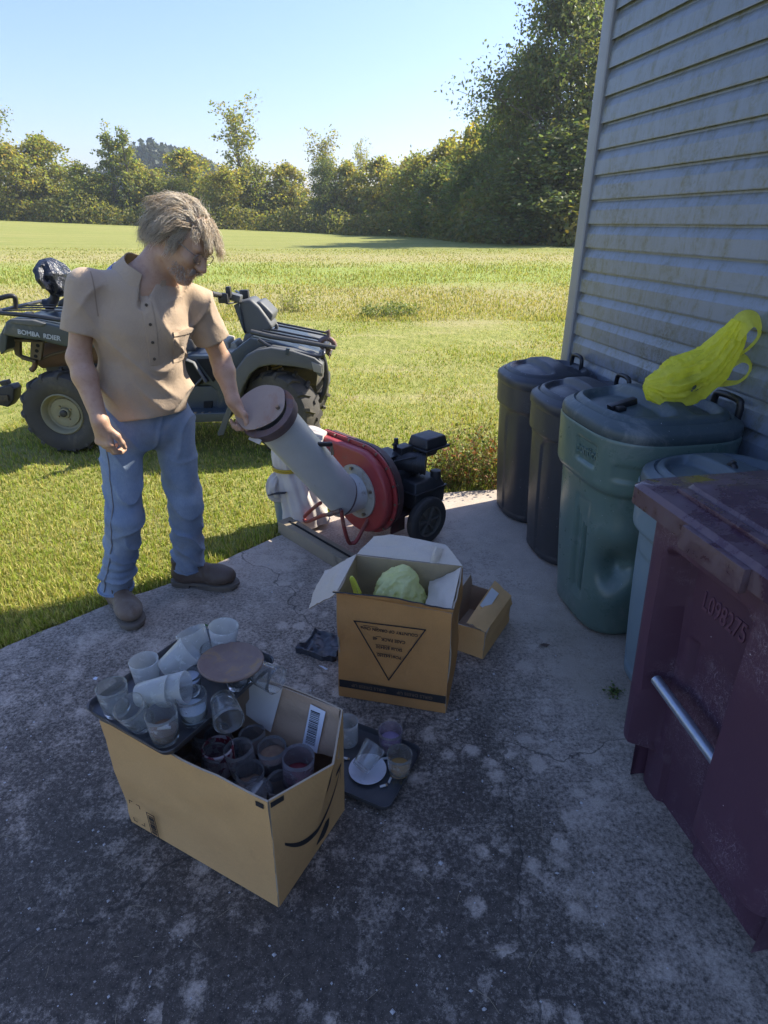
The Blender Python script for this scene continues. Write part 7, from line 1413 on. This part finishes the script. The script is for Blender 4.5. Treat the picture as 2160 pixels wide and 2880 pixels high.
# ---- jeans
M_jean, t_, b_ = nt('denim'); g_ = NG(t_); v_ = g_.coord('Object'); n1 = g_.noise(v_, 5, 6, 0.65)
c_ = g_.mix(g_.ramp(n1, [(0.32, 0.0), (0.68, 1.0)]), (0.18, 0.24, 0.34), (0.32, 0.385, 0.455)); c_ = g_.mix(g_.ramp(g_.noise(g_.mapv(v_, (1, 1, 0.25)), 260, 4, 0.8), [(0.4, 0.25), (0.65, 0.0)]), c_, (0.10, 0.14, 0.22)); c_ = g_.mix(g_.ramp(g_.noise(g_.mapv(v_, loc=(2, 1, 0)), 6, 5, 0.7), [(0.52, 0.0), (0.72, 0.5)]), c_, (0.20, 0.20, 0.19))
g_.set(b_.inputs['Base Color'], c_); b_.inputs['Roughness'].default_value = 0.9; b_.inputs['Specular IOR Level'].default_value = 0.15; g_.set(b_.inputs['Normal'], g_.bump(g_.noise(v_, 300, 3, 0.7), 0.35, 0.003))
T = SDF((-1.36, 2.16, 0.04), (-0.74, 2.68, 0.99), 0.0058)
T.cone((-0.982, 2.415, 0.94), (-0.980, 2.415, 0.86), 0.108, 0.116, 0.03, (LF, 1.36))
for a, b, c, o_ in (('hipR', 'kneeR', 'ankR', -1), ('hipL', 'kneeL', 'ankL', 1)):
    T.cone(J[a] + LF * 0.012 * o_, J[b], 0.092, 0.072, 0.045, (FW, 1.08)); T.cone(J[b], J[c] + [0, 0, -0.02], 0.072, 0.070, 0.03, (FW, 1.10))
sl, P = T.region(T.lo, T.lo + T.res * (T.n - 1)); z = P[..., 2]; side = ((P - J['pel']) @ LF); wv = vnoise(P, 7, 6); q = (P @ FW)
disp = 0.009 * np.sin(70 * z + 30 * side + 16 * q + 6.5 * wv) * (1 - sstep(0.28, 0.50, z)) * (0.55 + 0.45 * vnoise(P, 9, 17)) + 0.005 * np.sin(46 * (z + 0.6 * q) + 3 * wv) * sstep(0.30, 0.45, z) * (1 - sstep(0.60, 0.72, z)) + 0.005 * np.sin(40 * (z - 1.1 * np.abs(side)) + 2 * wv) * sstep(0.66, 0.78, z) + 0.005 * vnoise(P, 13, 7)
disp = disp * 0.5 - 0.015 * cre(26 * z + 9 * side + 5 * q + 3.0 * vnoise(P, 6, 26), 3) * (1 - sstep(0.30, 0.50, z)) - 0.011 * cre(15 * (z + 0.8 * q) + 2.6 * vnoise(P, 5, 27), 3.5) * sstep(0.34, 0.46, z) * (1 - sstep(0.60, 0.74, z)) - 0.009 * cre(16 * (z - 1.3 * np.abs(side)) + 2 * wv, 3.5) * sstep(0.64, 0.76, z) + 0.004
T.D[sl] = T.D[sl] + disp.astype(np.float32)
T.cut((0, 0, 0.088), (0.0, 0.0, -1), T.lo, (T.lo[0] + T.res * T.n[0], T.lo[1] + T.res * T.n[1], 0.2))
for c in ('ankR', 'ankL'): T.cone(J[c] - [0, 0, 0.06], J[c] + [0, 0, 0.03], 0.062, 0.045, 0.0, (FW, 1.10), sub=True)
V, Fq = T.mesh(); V = relax(V, Fq, 1, 0.45); del T
jn = raw('jeans', V - PO, Fq, M_jean, man, smooth=180); BJ = BVHTree.FromPolygons([Vector(q) for q in (V - PO)], [tuple(int(i) for i in q) for q in Fq])
M_stitch = pm('denim_seam', (0.16, 0.17, 0.20), 0.9, c2=(0.26, 0.24, 0.20), scale=120)
def leg_seam(pts, dirv, r=0.0028):
    Q = []
    for p in spline(np.array(pts) - PO, 10):
        h = BJ.ray_cast(Vector(p - np.array(dirv) * 0.3), Vector(dirv)); 
        if h[0] is not None: Q.append(np.array(h[0]) + np.array(h[1]) * 0.0008)
    if len(Q) > 4: mb = MB(); mb.tube(Q, r, 5, caps=False); mb.build('outer_seam', M_stitch, jn, smooth=60)
dv = LF * 0.8 - FW * 0.6; dv /= np.linalg.norm(dv); leg_seam([J['hipR'] + FW * 0.0 - [0, 0, 0.0], J['kneeR'], J['ankR']], tuple(dv)); dv2 = -FW * 0.75 - LF * -0.66; 
for c in ('ankR', 'ankL'):
    Q = []
    for a in np.linspace(0, 2 * np.pi, 40, endpoint=False):
        d = FW * math.cos(a) + LF * math.sin(a); o_ = J[c] - PO; o_[2] = 0.100; h = BJ.ray_cast(Vector(o_ + d * 0.115), Vector(-d), 0.10)
        if h[0] is not None: Q.append(np.array(h[0]) + d * 0.0006)
    if len(Q) > 10: Q.append(Q[0]); mb = MB(); mb.tube(Q, 0.0045, 6, caps=False); mb.build('hem', M_jean, jn, smooth=60)

# ---- boots
M_boot = pm('boot_leather', (0.135, 0.090, 0.060), 0.62, c2=(0.21, 0.165, 0.125), scale=9, dirt=(0.27, 0.235, 0.19), dscale=7, dlo=0.50, dhi=0.74, bump=0.2); M_boot2 = pm('boot_leather_dark', (0.085, 0.058, 0.040), 0.6, c2=(0.14, 0.105, 0.08), scale=9, dirt=(0.2, 0.17, 0.14), dscale=7, dlo=0.6, dhi=0.8, bump=0.2)
M_sole = pm('boot_sole', (0.10, 0.085, 0.07), 0.8, c2=(0.20, 0.17, 0.13), scale=12); M_lace = pm('lace', (0.12, 0.085, 0.05), 0.8)
B = SDF((-0.06, -0.09, 0.015), (0.36, 0.09, 0.22), 0.0045)
B.ell((0.235, 0.0, 0.066), (0.078, 0.055, 0.047), 0.02); B.cone((0.10, 0, 0.064), (0.21, 0, 0.060), 0.046, 0.044, 0.03); B.ell((0.045, 0, 0.065), (0.056, 0.043, 0.054), 0.03); B.cone((0.062, 0, 0.07), (0.052, 0, 0.165), 0.052, 0.054, 0.03); B.cone((0.10, 0, 0.10), (0.19, 0, 0.078), 0.036, 0.032, 0.03)
sl, P = B.region(B.lo, B.lo + B.res * (B.n - 1)); B.D[sl] += (0.0022 * vnoise(P, 30, 3) + 0.002 * np.sin(170 * (P[..., 0] + 0.4 * P[..., 2])) * band(P[..., 0], 0.13, 0.19, 0.015) * sstep(0.06, 0.09, P[..., 2])).astype(np.float32)
B.cut((0, 0, 0.028), (0, 0, -1), B.lo, (0.4, 0.1, 0.06)); B.cut((0, 0, 0.150), (0, 0, 1), (-0.1, -0.1, 0.12), (0.4, 0.1, 0.25)); V, Fq = B.mesh(); V = relax(V, Fq, 1); bv_, bf_ = V, Fq
out = [(-0.016, 0), (-0.010, 0.030), (0.02, 0.046), (0.08, 0.043), (0.13, 0.042), (0.20, 0.056), (0.26, 0.058), (0.30, 0.042), (0.322, 0.015), (0.324, -0.005), (0.312, -0.032), (0.28, -0.052), (0.22, -0.056), (0.14, -0.044), (0.08, -0.044), (0.02, -0.046), (-0.010, -0.030)]; out = spline(out + [out[0]], 4)[:-1]
for c, hl, to, mt in (('ankR', (-1.265, 2.405), (-1.075, 2.155), M_boot), ('ankL', (-1.022, 2.535), (-0.705, 2.492), M_boot2)):
    bt_ = bpy.data.objects.new('boot', None); col.objects.link(bt_); bt_.parent = man; bt_.location = (hl[0] - PO[0], hl[1] - PO[1], 0.0); bt_.rotation_euler = (0, 0, math.atan2(to[1] - hl[1], to[0] - hl[0]))
    raw('upper', bv_, bf_, mt, bt_, smooth=180); mb = MB(); mb.prism(out[::-1], 0.016, Matrix.Translation((0, 0, 0.016))); so_ = mb.build('sole', M_sole, bt_, bevel=0.003, smooth=50)
    mb = MB(); mb.prism([(-0.014, 0), (-0.008, 0.03), (0.02, 0.044), (0.085, 0.042), (0.085, -0.042), (0.02, -0.044), (-0.008, -0.03)][::-1], 0.0155, Matrix.Identity(4)); mb.build('heel', M_sole, so_, bevel=0.002); mb = MB(); mb.prism([(0.13, 0.04), (0.20, 0.053), (0.26, 0.055), (0.30, 0.036), (0.315, 0.0), (0.30, -0.036), (0.26, -0.052), (0.20, -0.052), (0.13, -0.042)][::-1], 0.0155, Matrix.Identity(4)); mb.build('forefoot_tread', M_sole, so_, bevel=0.002)
    for k in range(4):
        x = 0.112 + 0.020 * k; zt = 0.142 - 0.0125 * k; mb = MB(); mb.tube([(x - 0.006, -0.030, zt - 0.016), (x, -0.012, zt - 0.001), (x + 0.002, 0.0, zt + 0.002), (x + 0.004, 0.012, zt - 0.001), (x + 0.010, 0.030, zt - 0.016)], 0.0026, 6, smoothn=3); mb.build('lace', M_lace, bt_, smooth=60)
    for s_ in (-1, 1): mb = MB(); mb.tube([(0.105, 0.004 * s_, 0.147), (0.115, 0.020 * s_, 0.152), (0.135, 0.032 * s_, 0.135), (0.150, 0.036 * s_, 0.115)], 0.0024, 6, smoothn=4); mb.build('lace_bow', M_lace, bt_, smooth=60)

# ---- hair, beard, glasses
def strands(name, roots, dirs, length, npt, rad, cols, wave, grav, par, keep=True, back=None):
    n = len(roots); P = np.zeros((n, npt, 3)); P[:, 0] = roots; d = dirs.copy(); ph = rng.uniform(0, 6.28, n); fq = rng.uniform(0.7, 1.5, n); ec = np.array([-0.014, 0, 0.030]); er = np.array([0.104, 0.083, 0.094])
    gl = HM.T @ np.array([0, 0, -1.0]); lf = rng.uniform(0.0, 1.0, n)
    for i in range(1, npt):
        u = i / npt; sideways = np.cross(d, roots - ec); sideways /= np.linalg.norm(sideways, axis=1)[:, None] + 1e-9
        d = d + gl * grav * (0.4 + u) + sideways * (wave * np.sin(ph + fq * i * 1.25))[:, None] + rng.normal(0, 0.07, (n, 3))
        if back is not None: d = d + back * 0.16
        d /= np.linalg.norm(d, axis=1)[:, None]; P[:, i] = P[:, i - 1] + d * (length / npt)[:, None]
        if keep:
            q = (P[:, i] - ec) / er; m = np.linalg.norm(q, axis=1); lift = 1.02 + 0.16 * lf; inside = m < lift; P[inside, i] = ec + (q[inside] / m[inside][:, None] * lift[inside][:, None]) * er
    W = P @ HM.T + (J['head'] - PO); T_ = np.gradient(W, axis=1); T_ /= np.linalg.norm(T_, axis=2)[..., None] + 1e-9; ref = rng.normal(0, 1, (n, 1, 3)); N1 = np.cross(T_, ref); N1 /= np.linalg.norm(N1, axis=2)[..., None] + 1e-9; N2 = np.cross(T_, N1); Vs = []
    tap = np.linspace(1.0, 0.25, npt)[None, :, None] * rad
    for k in range(3): a = 2 * math.pi * k / 3; Vs.append(W + tap * (math.cos(a) * N1 + math.sin(a) * N2))
    Vv = np.stack(Vs, 2).reshape(-1, 3); base = (np.arange(n)[:, None] * npt + np.arange(npt - 1)[None, :]).reshape(-1, 1) * 3; Ff = np.concatenate([base + [k, (k + 1) % 3, (k + 1) % 3 + 3, k + 3] for k in range(3)]); cc_ = np.repeat(cols, npt - 1, axis=0); Cc = np.concatenate([cc_] * 3)
    return bulk(name, Vv, Ff, M_hair, par, smooth=True, colr=Cc)
M_hair, t_, b_ = nt('grey_hair'); g_ = NG(t_); at_ = g_.n('Attribute', attribute_name='tint').outputs['Color']; g_.set(b_.inputs['Base Color'], at_); b_.inputs['Roughness'].default_value = 0.42; b_.inputs['Specular IOR Level'].default_value = 0.5
tl_ = g_.n('BsdfTranslucent', {'Color': at_}); mx_ = g_.n('MixShader', {0: 0.42}); t_.links.new(b_.outputs[0], mx_.inputs[1]); t_.links.new(tl_.outputs[0], mx_.inputs[2]); t_.links.new(mx_.outputs[0], t_.nodes['Material Output'].inputs['Surface'])
def sphere_roots(n):
    q = rng.normal(0, 1, (n * 4, 3)); q /= np.linalg.norm(q, axis=1)[:, None]; ok = (q[:, 2] > -0.30 - 0.35 * (q[:, 0] < -0.25)) & ~((q[:, 0] > 0.55) & (q[:, 2] < 0.40)) & ~((q[:, 0] > 0.30) & (q[:, 2] < 0.0)); return q[ok][:n]
EC, ER = np.array([-0.014, 0, 0.030]), np.array([0.101, 0.080, 0.091]); ng, npt = 230, 13
qg = sphere_roots(ng); rg_ = EC + qg * ER; gl = HM.T @ np.array([0, 0, -1.0]); Gp = np.zeros((ng, npt, 3)); Gp[:, 0] = rg_
fl_ = np.stack([-0.85 + 0 * qg[:, 0], qg[:, 1] * 0.5, -0.10 - 0.7 * (qg[:, 2] < 0.3)], 1); fm_ = qg[:, 0] > 0.50; fl_[fm_] = [0.55, 0.0, -0.30]; fl_[fm_, 1] = qg[fm_, 1] * 0.8
d = qg * 0.30 + fl_; d /= np.linalg.norm(d, axis=1)[:, None]; ph = 3 * vnoise(qg, 2.2, 41); len_g = rng.uniform(0.075, 0.125, ng) * np.where(fm_, 0.75, 1.0); lf_ = 1.02 + 0.10 * rng.uniform(0, 1, ng) * (qg[:, 2] > -0.1)
for i in range(1, npt):
    sw = np.cross(d, rg_ - EC); sw /= np.linalg.norm(sw, axis=1)[:, None] + 1e-9
    d = d + gl * 0.13 + sw * (0.36 * np.sin(ph + i * 0.95))[:, None]; d /= np.linalg.norm(d, axis=1)[:, None]; Gp[:, i] = Gp[:, i - 1] + d * (len_g / npt)[:, None]
    e_ = (Gp[:, i] - EC) / ER; m_ = np.linalg.norm(e_, axis=1); ins = m_ < lf_; Gp[ins, i] = EC + e_[ins] / m_[ins][:, None] * lf_[ins][:, None] * ER
n = 9500; q = sphere_roots(n); n = len(q); rt = EC + q * ER; near = np.argmin(((q[:, None, :] - qg[None]) ** 2).sum(2) * rng.uniform(0.6, 1.4, (n, ng)), axis=1); uu = np.linspace(0, 1, npt)
HP = Gp[near] + (rt - rg_[near])[:, None, :] * (1 - 0.42 * uu)[None, :, None] + np.cumsum(rng.normal(0, 0.0019, (n, npt, 3)), axis=1); HP = rt[:, None, :] + (HP - rt[:, None, :]) * rng.uniform(0.7, 1.08, (n, 1, 1))
def hair_mesh(name, P, rad, cols, par):
    n, npt = P.shape[:2]; W = P @ HM.T + (J['head'] - PO); T_ = np.gradient(W, axis=1); T_ /= np.linalg.norm(T_, axis=2)[..., None] + 1e-9; ref = rng.normal(0, 1, (n, 1, 3)); N1 = np.cross(T_, ref); N1 /= np.linalg.norm(N1, axis=2)[..., None] + 1e-9; N2 = np.cross(T_, N1); tap = np.linspace(1.0, 0.3, npt)[None, :, None] * rad
    Vv = np.stack([W + tap * (math.cos(a) * N1 + math.sin(a) * N2) for a in (0, 2.094, 4.189)], 2).reshape(-1, 3); base = (np.arange(n)[:, None] * npt + np.arange(npt - 1)[None, :]).reshape(-1, 1) * 3; Ff = np.concatenate([base + [k, (k + 1) % 3, (k + 1) % 3 + 3, k + 3] for k in range(3)]); cc_ = np.repeat(cols, npt - 1, axis=0)
    return bulk(name, Vv, Ff, M_hair, par, smooth=True, colr=np.concatenate([cc_] * 3))
br_ = np.clip(rng.uniform(0, 1, (ng, 1))[near] * 0.7 + rng.uniform(0, 0.3, (n, 1)), 0, 1); cols = (1 - br_) * np.array([0.66, 0.53, 0.37]) + br_ * np.array([0.96, 0.89, 0.74]); cols *= rng.uniform(0.85, 1.08, (n, 1)); dark = rng.uniform(0, 1, n) < 0.08; cols[dark] *= 0.5
hair_mesh('hair', HP, 0.00105, cols, man)
n = 90; q2 = q[rng.integers(0, len(q), n)]; q2 = q2[q2[:, 2] > 0]; n = len(q2); strands('stray_hair', np.array([-0.014, 0, 0.030]) + q2 * np.array([0.104, 0.083, 0.094]), q2 * 0.6 + np.array([-0.5, 0, 0]) + rng.normal(0, 0.5, (n, 3)), rng.uniform(0.05, 0.09, n), 9, 0.0007, np.tile([[0.62, 0.57, 0.48]], (n, 1)), 0.3, 0.03, man, keep=False)
n = 1000; a = rng.uniform(-1.15, 1.15, n); vv = rng.uniform(0, 1, n); ro = np.stack([0.012 + 0.078 * np.cos(a) ** 1.0, 0.066 * np.sin(a), -0.060 - 0.060 * vv * np.cos(a * 0.8)], 1); k = ~((np.abs(a) < 0.30) & (vv < 0.30)) & (rng.uniform(0, 1, n) < np.clip(1.35 - np.abs(a) * 0.75 + vnoise(ro, 60, 5) * 0.5, 0.05, 1)); ro = ro[k] + rng.normal(0, 0.004, (k.sum(), 3)); a = a[k]; n = len(ro); d0 = np.stack([np.cos(a) * 0.8, np.sin(a) * 0.9, -0.7 + 0 * a], 1); d0 /= np.linalg.norm(d0, axis=1)[:, None]
cols = np.where((rng.uniform(0, 1, n) < 0.45)[:, None], np.array([[0.92, 0.87, 0.80]]), np.array([[0.62, 0.53, 0.44]])) * rng.uniform(0.7, 1.1, (n, 1)); strands('beard', ro, d0, rng.uniform(0.007, 0.016, n), 5, 0.0007, cols, 0.25, 0.06, man, keep=False)
n = 220; ro = np.stack([0.100 + 0 * np.zeros(n), rng.uniform(-0.034, 0.034, n), -0.058 + rng.normal(0, 0.004, n)], 1); strands('moustache', ro, np.stack([np.full(n, 0.5), np.sign(ro[:, 1]) * 0.6, np.full(n, -0.6)], 1), rng.uniform(0.012, 0.024, n), 4, 0.0010, np.tile([[0.66, 0.60, 0.52]], (n, 1)), 0.2, 0.05, man, keep=False)
gs = bpy.data.objects.new('glasses', None); col.objects.link(gs); gs.parent = man; M_wire = pm('wire_frame', (0.25, 0.22, 0.18), 0.3, metal=0.8); M_lens, t_, b_ = nt('lens_glass'); b_.inputs['Roughness'].default_value = 0.05; mx_ = t_.nodes.new('ShaderNodeMixShader'); mx_.inputs[0].default_value = 0.93; tp_ = t_.nodes.new('ShaderNodeBsdfTransparent'); t_.links.new(b_.outputs[0], mx_.inputs[1]); t_.links.new(tp_.outputs[0], mx_.inputs[2]); t_.links.new(mx_.outputs[0], t_.nodes['Material Output'].inputs['Surface'])
for s_ in (-1, 1):
    c = np.array([0.104, s_ * 0.034, -0.006]); pts = [hp(*(c + [0.0 - 0.004 * abs(math.cos(t)), 0.025 * math.cos(t), 0.018 * math.sin(t)])) - PO for t in np.linspace(0, 2 * math.pi, 30)]; mb = MB(); mb.tube(pts, 0.0016, 6, caps=False); mb.build('rim', M_wire, gs, smooth=60)
    mb = MB(); rg = [[hp(*(c + [dx - 0.004 * abs(math.cos(t)) * k, 0.025 * k * math.cos(t), 0.018 * k * math.sin(t)])) - PO for t in np.linspace(0, 2 * math.pi, 24, endpoint=False)] for dx, k in ((0.0006, 0.02), (0.0006, 0.98), (-0.0006, 0.98), (-0.0006, 0.02))]; mb.loft(rg, True, True); mb.build('lens', M_lens, gs, smooth=60)
    mb = MB(); mb.tube([hp(0.100, s_ * 0.059, 0.002) - PO, hp(0.085, s_ * 0.074, 0.004) - PO, hp(0.02, s_ * 0.086, 0.004) - PO, hp(-0.012, s_ * 0.088, -0.008) - PO], 0.0016, 6, smoothn=4); mb.build('temple', M_wire, gs, smooth=60)
mb = MB(); mb.tube([hp(0.106, -0.010, 0.0) - PO, hp(0.112, 0, 0.006) - PO, hp(0.106, 0.010, 0.0) - PO], 0.0016, 6, smoothn=4); mb.build('bridge', M_wire, gs, smooth=60)
# ================================================================ AIR
hz_ = MB(); hz_.box((0, 200, 24), (900, 520, 50.2)); ho = hz_.build('haze', None, None, smooth=None) if False else None
me_ = bpy.data.meshes.new('haze'); hz_ = MB(); hz_.box((0, 210, 24.0), (860, 540, 50.5)); me_.from_pydata(np.vstack(hz_.V).tolist(), [], hz_.F); mh = bpy.data.materials.new('haze_air'); mh.use_nodes = True; th = mh.node_tree; th.nodes.remove(th.nodes['Principled BSDF']); pv = th.nodes.new('ShaderNodeVolumePrincipled'); pv.inputs['Color'].default_value = (0.80, 0.90, 1.0, 1); pv.inputs['Density'].default_value = 0.0004; pv.inputs['Anisotropy'].default_value = 0.2
th.links.new(pv.outputs[0], th.nodes['Material Output'].inputs['Volume']); me_.materials.append(mh); ho = bpy.data.objects.new('haze', me_); col.objects.link(ho); tag(ho, 'thin pale haze in the air over the field', 'haze', kind='stuff')
